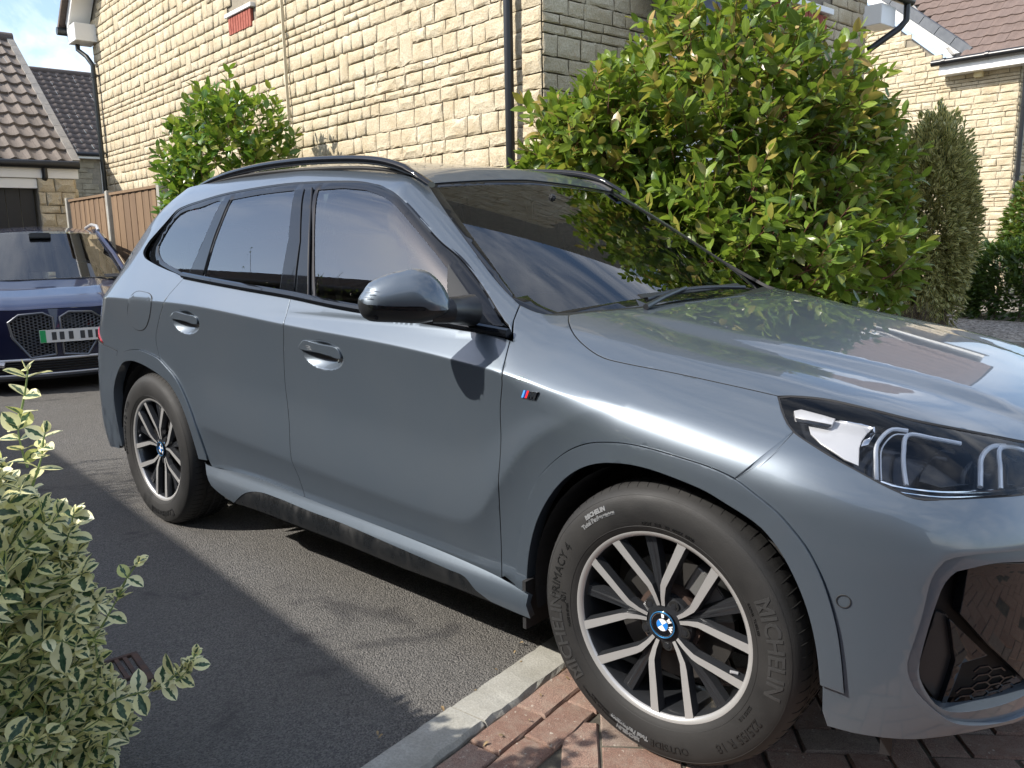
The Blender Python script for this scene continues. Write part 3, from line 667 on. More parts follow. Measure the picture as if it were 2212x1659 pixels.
def TL(y,z):
    v=cr(z,[.15,.22,.30,.42,.7,.85,1.0,1.2,1.5],[.16,.10,.04,0,.0,.06,.17,.34,.62])
    return 3.655-.25*y*y-v
def L(x,y,z):
    s=np.abs(y)-B(x,z); t=z-H(x,y); n=x-N(y,z); r=-x-TL(y,z)
    f=smax(s,t,.07); f=smax(f,n,.26); f=smax(f,r,.22); return f
def Gs(x,z):
    q=np.maximum(z-1.03,0)
    return .842-.29*q-.24*q*q-1.2*np.maximum(1.03-z,0)-.028*((x+1.6)/1.4)**2*(x<-1.6)-.012*((x+1.6)/1.1)**2*(x>-1.6)
RX=[-3.5,-3.2,-3.0,-2.7,-2.3,-1.91,-1.69,-1.38,-1.195,-1.0,-.5]
RZ=[1.465,1.53,1.56,1.59,1.607,1.605,1.590,1.556,1.528,1.488,1.36]
def Rf(x,y): return cr(x,RX,RZ)-.09*y*y-.16*y**4
def Wf(x,y):
    c=cr(x,[-1.3,-.45],[.07,.155])
    return 1.062+(-.45-x)*.605-.02*np.maximum(0,-(x+.45))**2*1.5-c*y*y
def T(x,y): return smin(Wf(x,y),Rf(x,y),.012)
def G(x,y,z):
    s=np.abs(y)-Gs(x,z); t=z-T(x,y)
    r=(-x-(3.44-.12*y*y-.85*np.maximum(z-1.05,0)-.2*np.maximum(z-1.05,0)**2))*.75
    f=smax(s,t,.11); return smax(f,r,.10)
def F(x,y,z): return smin(L(x,y,z),G(x,y,z),.05)
def raycast(f,P0,D,t0,t1,n=240):
    """first crossing of f=0 from outside along rays P0+D t ; vectorised"""
    P0=np.atleast_2d(P0); D=np.broadcast_to(D,P0.shape); ts=np.linspace(t0,t1,n)
    prev=f(*(P0+D*ts[0]).T); hit=np.full(len(P0),np.nan); lo=np.full(len(P0),t0); 
    best=np.abs(prev); tb=np.full(len(P0),ts[0])
    for t in ts[1:]:
        v=f(*(P0+D*t).T); m=np.isnan(hit)&(prev>0)&(v<=0); hit[m]=t; lo[m]=t-(ts[1]-ts[0])
        b=np.isnan(hit)&(np.abs(v)<best); best[b]=np.abs(v)[b]; tb[b]=t
        prev=v
    miss=np.isnan(hit); hi=np.where(miss,tb,hit); lo=np.where(miss,tb,lo)
    for _ in range(26):
        m=(lo+hi)/2; v=f(*(P0+D*m[:,None]).T); g=v>0; lo=np.where(g&~miss,m,lo); hi=np.where(~g&~miss,m,hi)
    return P0+D*((lo+hi)/2)[:,None], miss, best
def grad(f,p,e=1.5e-3):
    x,y,z=p.T
    g=np.stack([f(x+e,y,z)-f(x-e,y,z),f(x,y+e,z)-f(x,y-e,z),f(x,y,z+e)-f(x,y,z-e)],-1)
    return g/np.linalg.norm(g,axis=1,keepdims=True)
def Ysill(z): return cr(z,[.12,.20,.29,.312,.36,.40,.5],[.880,.897,.917,.914,.888,.878,.86])
def fS(x,y,z): return np.abs(y)-Ysill(z)+.02*np.maximum(0,x+.45)+.06*np.maximum(0,-2.12-x)

def snap(P,f,it=6):
    P=np.array(P,float)
    for _ in range(it):
        x,y,z=P.T; e=1.5e-3; v=f(x,y,z)
        g=np.stack([f(x+e,y,z)-f(x-e,y,z),f(x,y+e,z)-f(x,y-e,z),f(x,y,z+e)-f(x,y,z-e)],-1)/(2*e)
        P=P-(v/np.maximum((g*g).sum(1),.05))[:,None]*g
    return P
TR = {
'fdoor_front': [[-0.525,-0.834,0.997],[-0.503,-0.881,0.947],[-0.493,-0.904,0.906],[-0.513,-0.893,0.813],[-0.515,-0.901,0.639],[-0.528,-0.888,0.518],[-0.543,-0.87,0.312]],
'bline': [[-1.585,-0.839,1.09],[-1.559,-0.887,1.01],[-1.552,-0.902,0.984],[-1.579,-0.892,0.871],[-1.592,-0.886,0.757],[-1.574,-0.891,0.617],[-1.566,-0.899,0.51],[-1.546,-0.885,0.429],[-1.533,-0.873,0.358]],
'rdoor_rear': [[-2.388,-0.843,1.132],[-2.417,-0.869,1.094],[-2.446,-0.896,1.053],[-2.454,-0.909,1.03],[-2.52,-0.909,0.948],[-2.564,-0.908,0.879],[-2.569,-0.907,0.844],[-2.55,-0.905,0.78]],
'rarch_out': [[-2.233,-0.881,0.372],[-2.247,-0.888,0.429],[-2.27,-0.898,0.506],[-2.301,-0.9,0.567],[-2.363,-0.9,0.652],[-2.418,-0.901,0.707],[-2.512,-0.904,0.759],[-2.557,-0.905,0.779],[-2.633,-0.906,0.794],[-2.749,-0.906,0.803],[-2.846,-0.905,0.795],[-2.964,-0.901,0.77],[-3.043,-0.896,0.736],[-3.095,-0.895,0.668],[-3.115,-0.896,0.59],[-3.124,-0.897,0.489],[-3.106,-0.896,0.413]],
'rarch_in': [[-2.292,-0.889,0.37],[-2.304,-0.893,0.421],[-2.333,-0.899,0.511],[-2.376,-0.9,0.585],[-2.431,-0.901,0.645],[-2.481,-0.902,0.681],[-2.555,-0.904,0.707],[-2.664,-0.905,0.731],[-2.772,-0.905,0.745],[-2.855,-0.904,0.745],[-2.965,-0.9,0.717],[-3.09,-0.897,0.59]],
'farch_out': [[-0.486,-0.868,0.3],[-0.483,-0.869,0.341],[-0.465,-0.873,0.438],[-0.436,-0.879,0.536],[-0.414,-0.883,0.594],[-0.377,-0.887,0.649],[-0.329,-0.892,0.696],[-0.268,-0.897,0.741],[-0.21,-0.903,0.768],[-0.153,-0.909,0.782],[-0.092,-0.912,0.79],[-0.023,-0.911,0.789],[0.067,-0.909,0.78],[0.136,-0.908,0.771],[0.195,-0.907,0.756],[0.246,-0.907,0.73],[0.292,-0.904,0.702],[0.32,-0.902,0.677],[0.353,-0.898,0.641],[0.38,-0.894,0.596],[0.402,-0.889,0.541],[0.42,-0.884,0.477],[0.431,-0.88,0.411],[0.439,-0.876,0.337]],
'farch_in': [[-0.446,-0.866,0.258],[-0.441,-0.868,0.339],[-0.428,-0.871,0.425],[-0.394,-0.876,0.522],[-0.338,-0.882,0.609],[-0.281,-0.889,0.667],[-0.219,-0.897,0.707],[-0.155,-0.906,0.731],[-0.092,-0.911,0.742],[-0.022,-0.912,0.743],[0.069,-0.912,0.731],[0.131,-0.911,0.718],[0.179,-0.909,0.7],[0.226,-0.907,0.681],[0.261,-0.905,0.662],[0.299,-0.902,0.625],[0.33,-0.9,0.578],[0.355,-0.897,0.526],[0.372,-0.894,0.475],[0.385,-0.891,0.416],[0.394,-0.888,0.345]],
'fb_seam': [[0.281,-0.816,0.855],[0.265,-0.851,0.834],[0.245,-0.877,0.81],[0.222,-0.896,0.784],[0.195,-0.907,0.756]],
'hoodshut': [[-0.46,-0.657,1.055],[-0.429,-0.697,1.04],[-0.374,-0.742,1.013],[-0.304,-0.772,0.984],[-0.245,-0.785,0.967],[-0.175,-0.781,0.957],[-0.026,-0.761,0.941],[0.09,-0.748,0.927],[0.205,-0.734,0.912]],
'hood_hl': [[0.205,-0.734,0.912],[0.228,-0.719,0.913],[0.287,-0.692,0.91],[0.379,-0.664,0.895],[0.463,-0.622,0.873],[0.538,-0.553,0.851],[0.634,-0.423,0.812]],
'hl': [[0.207,-0.737,0.91],[0.232,-0.772,0.889],[0.26,-0.802,0.867],[0.281,-0.816,0.855],[0.331,-0.829,0.835],[0.382,-0.833,0.815],[0.458,-0.823,0.781],[0.499,-0.81,0.763],[0.525,-0.798,0.753],[0.559,-0.768,0.749],[0.672,-0.582,0.736]],
'bump_low': [[0.397,-0.887,0.34],[0.398,-0.884,0.281],[0.408,-0.879,0.248],[0.455,-0.862,0.244],[0.508,-0.835,0.242],[0.558,-0.799,0.242],[0.604,-0.758,0.248],[0.669,-0.673,0.254],[0.71,-0.577,0.242]],
'intake': [[0.694,-0.655,0.644],[0.62,-0.762,0.646],[0.588,-0.794,0.636],[0.575,-0.805,0.614],[0.568,-0.811,0.585],[0.562,-0.816,0.53],[0.551,-0.824,0.464],[0.543,-0.829,0.419],[0.548,-0.825,0.386],[0.563,-0.813,0.353],[0.593,-0.784,0.31],[0.613,-0.758,0.286],[0.637,-0.727,0.273]],
'dlo': [[-2.486,-0.8,1.128],[-2.586,-0.793,1.142],[-2.756,-0.777,1.171],[-2.866,-0.764,1.198],[-2.909,-0.751,1.227],[-2.904,-0.735,1.269],[-2.861,-0.715,1.321],[-2.811,-0.694,1.372],[-2.756,-0.671,1.423],[-2.679,-0.662,1.443],[-2.561,-0.656,1.459],[-2.364,-0.647,1.481],[-2.184,-0.642,1.491],[-1.954,-0.638,1.498],[-1.763,-0.635,1.497],[-1.607,-0.631,1.492],[-1.404,-0.63,1.477],[-1.252,-0.651,1.445],[-1.146,-0.673,1.401],[-1.03,-0.697,1.333],[-0.917,-0.717,1.264],[-0.84,-0.721,1.222],[-0.758,-0.737,1.168],[-0.677,-0.762,1.108],[-0.599,-0.788,1.047],[-0.567,-0.786,1.01]],
'belt': [[-2.397,-0.843,1.132],[-2.205,-0.846,1.118],[-1.885,-0.846,1.096],[-1.581,-0.846,1.077],[-1.274,-0.852,1.053],[-0.753,-0.848,1.024],[-0.527,-0.832,1.0]],
'ws': [[-1.174,-0.536,1.461],[-0.996,-0.607,1.346],[-0.823,-0.664,1.232],[-0.674,-0.709,1.136],[-0.582,-0.729,1.084],[-0.529,-0.715,1.064],[-0.491,-0.692,1.056],[-0.46,-0.657,1.055]],
'hoodback': [[-0.46,-0.657,1.055],[-0.391,-0.419,1.06],[-0.369,-0.098,1.061],[-0.391,0.226,1.063],[-0.453,0.556,1.063]],
'header': [[-1.175,-0.515,1.463],[-1.18,-0.3,1.48],[-1.192,-0.004,1.494],[-1.207,0.227,1.499],[-1.213,0.409,1.493],[-1.183,0.554,1.464]],
'silltop': [[-2.299,-0.884,0.371],[-2.262,-0.89,0.356],[-1.859,-0.885,0.369],[-1.503,-0.889,0.359],[-0.953,-0.893,0.349],[-0.673,-0.899,0.341],[-0.509,-0.905,0.331],[-0.404,-0.913,0.316]],
'silllow': [[-2.164,-0.916,0.28],[-2.08,-0.912,0.256],[-1.997,-0.908,0.24],[-1.663,-0.906,0.328],[-1.261,-0.909,0.323],[-0.931,-0.914,0.312],[-0.716,-0.916,0.304],[-0.606,-0.915,0.271],[-0.55,-0.911,0.251],[-0.401,-0.909,0.245]],
'skirt': [[-1.997,-0.908,0.24],[-1.875,-0.915,0.309],[-1.792,-0.908,0.326],[-1.663,-0.906,0.328],[-1.456,-0.909,0.324],[-1.261,-0.909,0.323],[-0.931,-0.914,0.312],[-0.716,-0.916,0.304],[-0.648,-0.916,0.3],[-0.606,-0.915,0.271],[-0.55,-0.911,0.251]],
'g_front': [[-1.646,-0.661,1.463],[-1.499,-0.655,1.462],[-1.369,-0.658,1.449],[-1.265,-0.671,1.426],[-1.173,-0.692,1.392],[-1.08,-0.714,1.338],[-1.008,-0.73,1.294],[-0.912,-0.751,1.234],[-0.841,-0.768,1.186],[-0.796,-0.81,1.107],[-0.77,-0.833,1.036],[-1.073,-0.831,1.059],[-1.463,-0.826,1.082]],
'g_rear': [[-2.268,-0.668,1.452],[-2.049,-0.664,1.465],[-1.797,-0.661,1.469],[-1.722,-0.752,1.286],[-1.693,-0.821,1.098],[-1.98,-0.813,1.116],[-2.299,-0.803,1.132],[-2.292,-0.747,1.283]],
'g_quarter': [[-2.352,-0.671,1.445],[-2.528,-0.676,1.428],[-2.671,-0.679,1.414],[-2.75,-0.692,1.38],[-2.807,-0.721,1.311],[-2.829,-0.743,1.255],[-2.768,-0.763,1.208],[-2.602,-0.783,1.169],[-2.455,-0.793,1.149],[-2.406,-0.752,1.264]],
'sail': [[-0.843,-0.759,1.195],[-0.762,-0.78,1.137],[-0.676,-0.801,1.074],[-0.612,-0.808,1.02],[-0.685,-0.822,1.021],[-0.769,-0.832,1.028],[-0.792,-0.809,1.107]],
'b_rear': [[-1.794,-0.66,1.469],[-1.738,-0.658,1.471],[-1.638,-0.756,1.276],[-1.596,-0.823,1.093],[-1.69,-0.821,1.097],[-1.719,-0.752,1.286]],
'b_front': [[-1.726,-0.657,1.471],[-1.681,-0.657,1.469],[-1.572,-0.756,1.276],[-1.494,-0.826,1.083],[-1.578,-0.824,1.089],[-1.629,-0.756,1.276]],
'c_pil': [[-2.344,-0.669,1.449],[-2.279,-0.667,1.453],[-2.303,-0.745,1.287],[-2.309,-0.802,1.133],[-2.439,-0.796,1.144],[-2.393,-0.752,1.264]],
'h_front': [[-1.468,-0.895,0.912],[-1.451,-0.897,0.928],[-1.431,-0.898,0.94],[-1.334,-0.898,0.934],[-1.24,-0.898,0.927],[-1.23,-0.897,0.916],[-1.224,-0.895,0.896],[-1.342,-0.895,0.903]],
'h_rear': [[-2.402,-0.908,0.97],[-2.384,-0.908,0.984],[-2.358,-0.908,0.995],[-2.271,-0.905,0.989],[-2.194,-0.903,0.983],[-2.18,-0.902,0.975],[-2.183,-0.901,0.955],[-2.294,-0.904,0.961]],
'flap': [[-2.828,-0.909,0.956],[-2.806,-0.911,1.012],[-2.792,-0.903,1.043],[-2.758,-0.891,1.064],[-2.678,-0.89,1.065],[-2.609,-0.895,1.057],[-2.571,-0.908,1.035],[-2.598,-0.91,0.97],[-2.649,-0.909,0.916],[-2.697,-0.909,0.897],[-2.778,-0.908,0.902]],
'hl_silver': [[0.288,-0.758,0.863],[0.334,-0.714,0.87],[0.402,-0.683,0.86],[0.398,-0.713,0.851],[0.397,-0.739,0.84],[0.4,-0.759,0.829],[0.414,-0.797,0.801],[0.386,-0.801,0.811],[0.332,-0.793,0.834],[0.303,-0.779,0.849]],
'hl_chrome': [[0.339,-0.716,0.873],[0.42,-0.672,0.861],[0.413,-0.707,0.852],[0.413,-0.744,0.836],[0.403,-0.757,0.833],[0.401,-0.739,0.843],[0.402,-0.713,0.854],[0.404,-0.691,0.861]],
'hl_bar': [[0.25,-0.749,0.884],[0.261,-0.737,0.887],[0.335,-0.729,0.875],[0.336,-0.749,0.866],[0.261,-0.766,0.874]],
'hl_bar_dark': [[0.257,-0.76,0.876],[0.335,-0.747,0.865],[0.331,-0.757,0.861],[0.269,-0.772,0.868]],
'hl_lip': [[0.461,-0.804,0.777],[0.481,-0.796,0.77],[0.519,-0.77,0.763],[0.554,-0.737,0.757],[0.602,-0.67,0.751],[0.664,-0.543,0.738]],
'hl_b1': [[0.46,-0.796,0.776],[0.448,-0.769,0.804],[0.437,-0.734,0.827],[0.443,-0.679,0.847],[0.458,-0.658,0.846]],
'hl_b1b': [[0.455,-0.809,0.779],[0.444,-0.784,0.806],[0.43,-0.743,0.836],[0.438,-0.679,0.858],[0.461,-0.655,0.854]],
'hl_b2': [[0.501,-0.771,0.768],[0.486,-0.745,0.795],[0.473,-0.71,0.821],[0.463,-0.654,0.845],[0.502,-0.613,0.835],[0.544,-0.57,0.822]],
'hl_b3': [[0.604,-0.641,0.754],[0.594,-0.604,0.778],[0.585,-0.565,0.796],[0.589,-0.49,0.807],[0.604,-0.452,0.803]],
'hl_b4': [[0.632,-0.596,0.744],[0.618,-0.547,0.775],[0.601,-0.477,0.801],[0.616,-0.433,0.798],[0.634,-0.411,0.789]],
'hl_lens': [[0.511,-0.729,0.768],[0.508,-0.702,0.784],[0.512,-0.641,0.805],[0.52,-0.579,0.816],[0.544,-0.551,0.807],[0.563,-0.559,0.794],[0.58,-0.592,0.773],[0.588,-0.629,0.752],[0.545,-0.704,0.755]],
'hl_lens2': [[0.631,-0.545,0.74],[0.609,-0.457,0.78],[0.631,-0.404,0.772],[0.655,-0.495,0.73]],
'in_inner': [[0.688,-0.611,0.611],[0.638,-0.697,0.621],[0.608,-0.734,0.616],[0.589,-0.752,0.611],[0.574,-0.766,0.588],[0.565,-0.774,0.55],[0.552,-0.784,0.469],[0.545,-0.788,0.402],[0.552,-0.782,0.368],[0.584,-0.749,0.311],[0.653,-0.663,0.304],[0.703,-0.569,0.316]],
'in_blade': [[0.688,-0.612,0.606],[0.65,-0.68,0.617],[0.609,-0.732,0.617],[0.607,-0.735,0.563],[0.604,-0.738,0.515],[0.648,-0.685,0.439],[0.703,-0.575,0.329]],
'in_mesh': [[0.598,-0.682,0.386],[0.638,-0.627,0.393],[0.686,-0.472,0.278],[0.639,-0.594,0.272],[0.581,-0.684,0.28]],
'in_flap': [[0.581,-0.731,0.497],[0.639,-0.663,0.41],[0.604,-0.707,0.399],[0.581,-0.72,0.296],[0.574,-0.726,0.297],[0.594,-0.718,0.405]],
'in_vent': [[0.559,-0.737,0.507],[0.538,-0.754,0.385],[0.543,-0.748,0.354],[0.571,-0.714,0.295],[0.59,-0.707,0.399],[0.589,-0.708,0.443],[0.576,-0.721,0.499]],
'sensor': [[0.429,-0.882,0.537]],
'badge': [[-0.427,-0.9,0.86],[-0.417,-0.901,0.881],[-0.37,-0.9,0.879],[-0.375,-0.901,0.86]],
'skirt_low': [[-0.55,-0.91,0.247],[-0.723,-0.91,0.249],[-0.939,-0.909,0.244],[-1.265,-0.911,0.251],[-1.542,-0.91,0.248],[-1.776,-0.91,0.247],[-1.894,-0.909,0.243],[-1.991,-0.907,0.237]],
'mirror': [[-0.792,-1.14,1.121],[-0.783,-1.13,1.141],[-0.772,-1.117,1.163],[-0.739,-1.079,1.185],[-0.712,-1.049,1.194],[-0.691,-1.024,1.198],[-0.669,-1.0,1.19],[-0.652,-0.98,1.169],[-0.641,-0.969,1.149],[-0.633,-0.959,1.123],[-0.628,-0.953,1.098],[-0.627,-0.952,1.08],[-0.634,-0.96,1.07],[-0.655,-0.983,1.059],[-0.686,-1.019,1.052],[-0.732,-1.071,1.056],[-0.775,-1.12,1.062],[-0.785,-1.131,1.071],[-0.791,-1.138,1.085],[-0.793,-1.141,1.102]],
'm_split': [[-0.792,-1.14,1.121],[-0.774,-1.119,1.108],[-0.719,-1.057,1.103],[-0.676,-1.007,1.099],[-0.667,-0.998,1.09],[-0.627,-0.952,1.089]],
'm_slot': [[-0.775,-1.12,1.108],[-0.719,-1.057,1.101],[-0.678,-1.01,1.098],[-0.671,-1.003,1.091],[-0.72,-1.057,1.092],[-0.767,-1.112,1.099]],
'wiper': [[-0.411,-0.367,1.063],[-0.437,-0.238,1.071],[-0.447,-0.084,1.077],[-0.442,0.091,1.076],[-0.415,0.274,1.066]],
'wiper2': [[-0.4,-0.269,1.063],[-0.441,-0.136,1.075],[-0.469,-0.032,1.086]],
}
# ================================================================== the grey car
def m_paint(name, base, metal=.55, rough=.34, flake=.0, dust=.0):
    def fn(t):
        p = oc(t); gen = t.noise(p, 2.2, 4., .6); dn = t.noise(p, 900., 1.)
        c = t.mix(t.math('MULTIPLY', t.ramp(gen, [(.4, 0.), (.75, 1.)]), dust), base, (.30, .28, .25))
        front = pbsdf(t, base=c, metal=metal, rough=rough, coat=1., coatr=.018, normal=t.bump(dn, flake, .0003))
        back = pbsdf(t, base=(.02, .021, .023), rough=.8)
        bf = t.new('ShaderNodeNewGeometry').outputs['Backfacing']
        return t.new('ShaderNodeMixShader', {0: bf, 1: front, 2: back}).outputs[0]
    return mat(name, fn)
m_paint('car_paint', (.094, .118, .146), .48, .38, .05, .05)
plain('gloss_black', (.006, .007, .009), .03); plain('trim_black', (.016, .017, .019), .38); plain('rubber', (.014, .014, .015), .7)
worn('arch_lining', (.008, .008, .009), (.02, .019, .018), 6., .9)
def m_skirt(t):
    p = wp(t); n = t.noise(t.new('ShaderNodeVectorMath', {0: p, 1: (9., 9., 4.)}, operation='MULTIPLY').outputs[0], 2., 6., .7)
    return pbsdf(t, base=t.mix(t.ramp(n, [(.5, 0.), (.9, .25)]), (.008, .009, .010), (.05, .045, .04)), rough=t.mapr(n, .4, .8, .22, .7))
mat('skirt_plastic', m_skirt)
m_glass('side_glass', (.80, .93, .89), 2.3); m_glass('screen_glass', (.84, .96, .90), 1.85); m_glass('lamp_cover', (.97, .98, .99), 1.35)
plain('chrome', (.82, .83, .85), .10, 1.); plain('satin_silver', (.56, .56, .57), .28, .35); plain('machined', (.48, .475, .465), .30, .5)
plain('wheel_dark', (.030, .032, .036), .30, .4, coat=.5, coatr=.1); plain('brake_steel', (.12, .115, .11), .40, .8); plain('brake_rust', (.05, .03, .022), .8)
plain('interior_dark', (.022, .024, .027), .75); plain('interior_grey', (.055, .058, .062), .8); plain('badge_blue', (.02, .20, .62), .25, coat=1.); plain('badge_white', (.8, .82, .84), .3, coat=1.)
plain('m_lightblue', (.10, .36, .80), .25, coat=1.); plain('m_darkblue', (.02, .04, .22), .25, coat=1.); plain('m_red', (.75, .03, .03), .25, coat=1.); plain('ring_blue', (.05, .28, .62), .2, .6, coat=1.)
worn('tyre', (.010, .010, .0102), (.021, .020, .019), 5., .66, bumps=.12, bscale=300.)
plain('tyre_letter', (.035, .035, .035), .42); plain('lens_amber', (.9, .35, .05), .2); plain('lens_red', (.45, .01, .015), .12, coat=1.); plain('etched_grey', (.17, .175, .18), .5)

car = empty('parked_car', (0, 0, 0), 0, 'grey blue family SUV with black and silver wheels parked half on the brick paving', 'car')
def crv(P, h=.02, closed=False):
    """Catmull-Rom through 3-D points, about h apart"""
    P = np.asarray(P, float); n = len(P)
    if n < 3: 
        k = max(1, int(np.linalg.norm(P[-1]-P[0])/h)); return np.array([P[0]+(P[-1]-P[0])*i/k for i in range(k+1)])
    Q = np.concatenate([[P[-1]], P, P[:2]]) if closed else np.concatenate([[2*P[0]-P[1]], P, [2*P[-1]-P[-2]]])
    out = []
    for i in range(n if closed else n-1):
        a, b, c, d = Q[i:i+4]; k = max(1, int(round(np.linalg.norm(c-b)/h)))
        ta = np.linalg.norm(b-a)**.5+1e-6; tb = np.linalg.norm(c-b)**.5+1e-6; tc_ = np.linalg.norm(d-c)**.5+1e-6
        m1 = tb*((b-a)/ta-(c-a)/(ta+tb)+(c-b)/tb); m2 = tb*((c-b)/tb-(d-b)/(tb+tc_)+(d-c)/tc_)
        for j in range(k):
            t = j/k; out.append((2*t**3-3*t*t+1)*b+(t**3-2*t*t+t)*m1+(-2*t**3+3*t*t)*c+(t**3-t*t)*m2)
    if not closed: out.append(P[-1])
    return np.array(out)
def straight(P, h=.03):
    P = np.asarray(P, float); out = []
    for a, b in zip(P[:-1], P[1:]):
        k = max(1, int(np.linalg.norm(b-a)/h)); out += [a+(b-a)*j/k for j in range(k)]
    out.append(P[-1]); return np.array(out)
def jn(*ls):
    out = [ls[0]]
    for l in ls[1:]:
        l = np.asarray(l); 
        if np.linalg.norm(l[0]-out[-1][-1]) < .006: l = l[1:]
        if len(l): out.append(l)
    P = np.concatenate(out)
    if np.linalg.norm(P[0]-P[-1]) < .006: P = P[:-1]
    keep = [0]
    for i in range(1, len(P)):
        if np.linalg.norm(P[i]-P[keep[-1]]) > .004: keep.append(i)
    return P[keep]
def inpoly(pts, poly):
    x, y = pts[:, 0], pts[:, 1]; ins = np.zeros(len(pts), bool); n = len(poly)
    for i in range(n):
        x1, y1 = poly[i]; x2, y2 = poly[(i+1) % n]
        if y1 == y2: continue
        c = ((y1 > y) != (y2 > y)) & (x < (x2-x1)*(y-y1)/(y2-y1)+x1); ins ^= c
    return ins
def offset2(p, d):
    """moves a counter-clockwise closed polyline inwards by d"""
    a = np.roll(p, 1, 0); b = np.roll(p, -1, 0); e1 = p-a; e2 = b-p
    e1 /= np.linalg.norm(e1, axis=1)[:, None]+1e-9; e2 /= np.linalg.norm(e2, axis=1)[:, None]+1e-9
    n1 = np.stack([-e1[:, 1], e1[:, 0]], -1); n2 = np.stack([-e2[:, 1], e2[:, 0]], -1); m = n1+n2; l = (m*m).sum(1)[:, None]
    m = m/np.maximum(l, .7)*2; return p+m*d*.5*1.0, m*.5
PT_ = MAT['car_paint']
def panel(name, loop, d, mats, f=None, gap=.0028, h=.022, flange=.012, mirror=True, parent=None, holes=(), t0=-.35, tilt=.3, dark=False, lines=(), extra=None, sided=True, label=None):
    """trimmed piece of the body surface f=0, looked at along direction d"""
    f = f or F; parent = car if parent is None else parent
    loop = snap(loop, f); holes = [snap(hh, f) for hh in holes]
    d = np.asarray(d, float); d /= np.linalg.norm(d); up = np.array([0, 0, 1.]) if abs(d[2]) < .9 else np.array([1., 0, 0])
    e1 = np.cross(up, d); e1 /= np.linalg.norm(e1); e2 = np.cross(d, e1)
    def flat(P): P = np.asarray(P, float); return np.stack([P@e1, P@e2], -1)
    def prep(P, sgn):
        q = flat(P); A = (q[:, 0]*np.roll(q[:, 1], -1)-q[:, 1]*np.roll(q[:, 0], -1)).sum()
        if A < 0: q = q[::-1]; P = np.asarray(P)[::-1]
        return offset2(q, gap*sgn), np.asarray(P), q
    (q, nin), P3, _ = prep(loop, 1); n = len(q); q2 = q+nin*.0035
    hl = [prep(hh, -1) for hh in holes]
    lo, hi = q.min(0), q.max(0); xs = np.arange(lo[0], hi[0], h); ys = np.arange(lo[1], hi[1], h*.87)
    g = np.array([(x+(h/2 if j % 2 else 0), y) for j, y in enumerate(ys) for x in xs])
    if extra is not None:
        for (c0, r0, hh) in extra:
            c0 = flat([c0])[0]; gx = np.arange(-r0[0], r0[0], hh); gy = np.arange(-r0[1], r0[1], hh*.87)
            gg = np.array([c0+(x+(hh/2 if j % 2 else 0), y) for j, y in enumerate(gy) for x in gx])
            far = (np.abs(g-c0) > np.array(r0)+h*.3).any(1); g = np.concatenate([g[far], gg])
    if len(g):
        g = g[inpoly(g, q)]
        for (hq, hn), _, _ in hl: g = g[~inpoly(g, hq)]
    lp_ = [flat(l) for l in lines]
    if lp_:
        lp_ = np.concatenate(lp_); lp_ = lp_[inpoly(lp_, q2)]
        for (hq, hn), _, _ in hl: lp_ = lp_[~inpoly(lp_, hq)]
        if len(lp_):
            lp_ = lp_[np.min(((lp_[:, None, :]-q2[None])**2).sum(-1), 1) > .0025**2]
            if len(g): g = g[np.min(((g[:, None, :]-lp_[None])**2).sum(-1), 1) > (.45*min(h, .016))**2]
    rings = [q2]+[hq for (hq, hn), _, _ in hl]
    for rq in rings:
        if len(g):
            dd = np.min(((g[:, None, :]-rq[None])**2).sum(-1), 1); g = g[dd > (.45*min(h, .02))**2]
    if len(lp_): g = np.concatenate([g, lp_]) if len(g) else lp_
    pts = [q, q2]+[hq for (hq, hn), _, _ in hl]+([g] if len(g) else []); allp = np.concatenate(pts)
    edges = [(i, (i+1) % n) for i in range(n)]; c = 2*n
    for (hq, hn), _, _ in hl: edges += [(c+i, c+(i+1) % len(hq)) for i in range(len(hq))]; c += len(hq)
    vv, _, ff, vo, _, _ = delaunay_2d_cdt([Vector(p) for p in allp.tolist()], edges, [], 0, 1e-6)
    vv = np.array([tuple(v) for v in vv]); ff = np.array([tuple(x) for x in ff if len(x) == 3]); cen = vv[ff].mean(1)
    ok = inpoly(cen, q)
    for (hq, hn), _, _ in hl: ok &= ~inpoly(cen, hq)
    ff = ff[ok]
    # lift onto the surface
    wm = np.array([(np.asarray(loop)@d).mean()]); base = np.outer(vv[:, 0], e1)+np.outer(vv[:, 1], e2)
    dl = np.asarray(loop, float)@d; fl = flat(loop)
    near = np.argmin(((vv[:, None, :]-fl[None])**2).sum(-1), 1); dep0 = dl.min()+t0
    V, miss, _ = raycast(f, base+d*dep0, d, 0, (dl.max()-dl.min())+abs(t0)+.5, 110)
    # rays that slip past the edge keep the depth of the nearest traced point
    if miss.any():
        V[miss] = base[miss]+d*dl[near[miss]][:, None]
    N_ = grad(f, V)
    a = V[ff]; fn = np.cross(a[:, 1]-a[:, 0], a[:, 2]-a[:, 0]); fl_ = (fn*N_[ff].mean(1)).sum(1) < 0; ff[fl_] = ff[fl_][:, ::-1]
    # map of boundary vertices (cdt may merge)
    idx = np.full(len(allp), -1); 
    for i, src in enumerate(vo):
        for s_ in src: idx[s_] = i
    Vn = [V]; Nn = [N_.copy()]; Ff = [ff]; cnt = len(V)
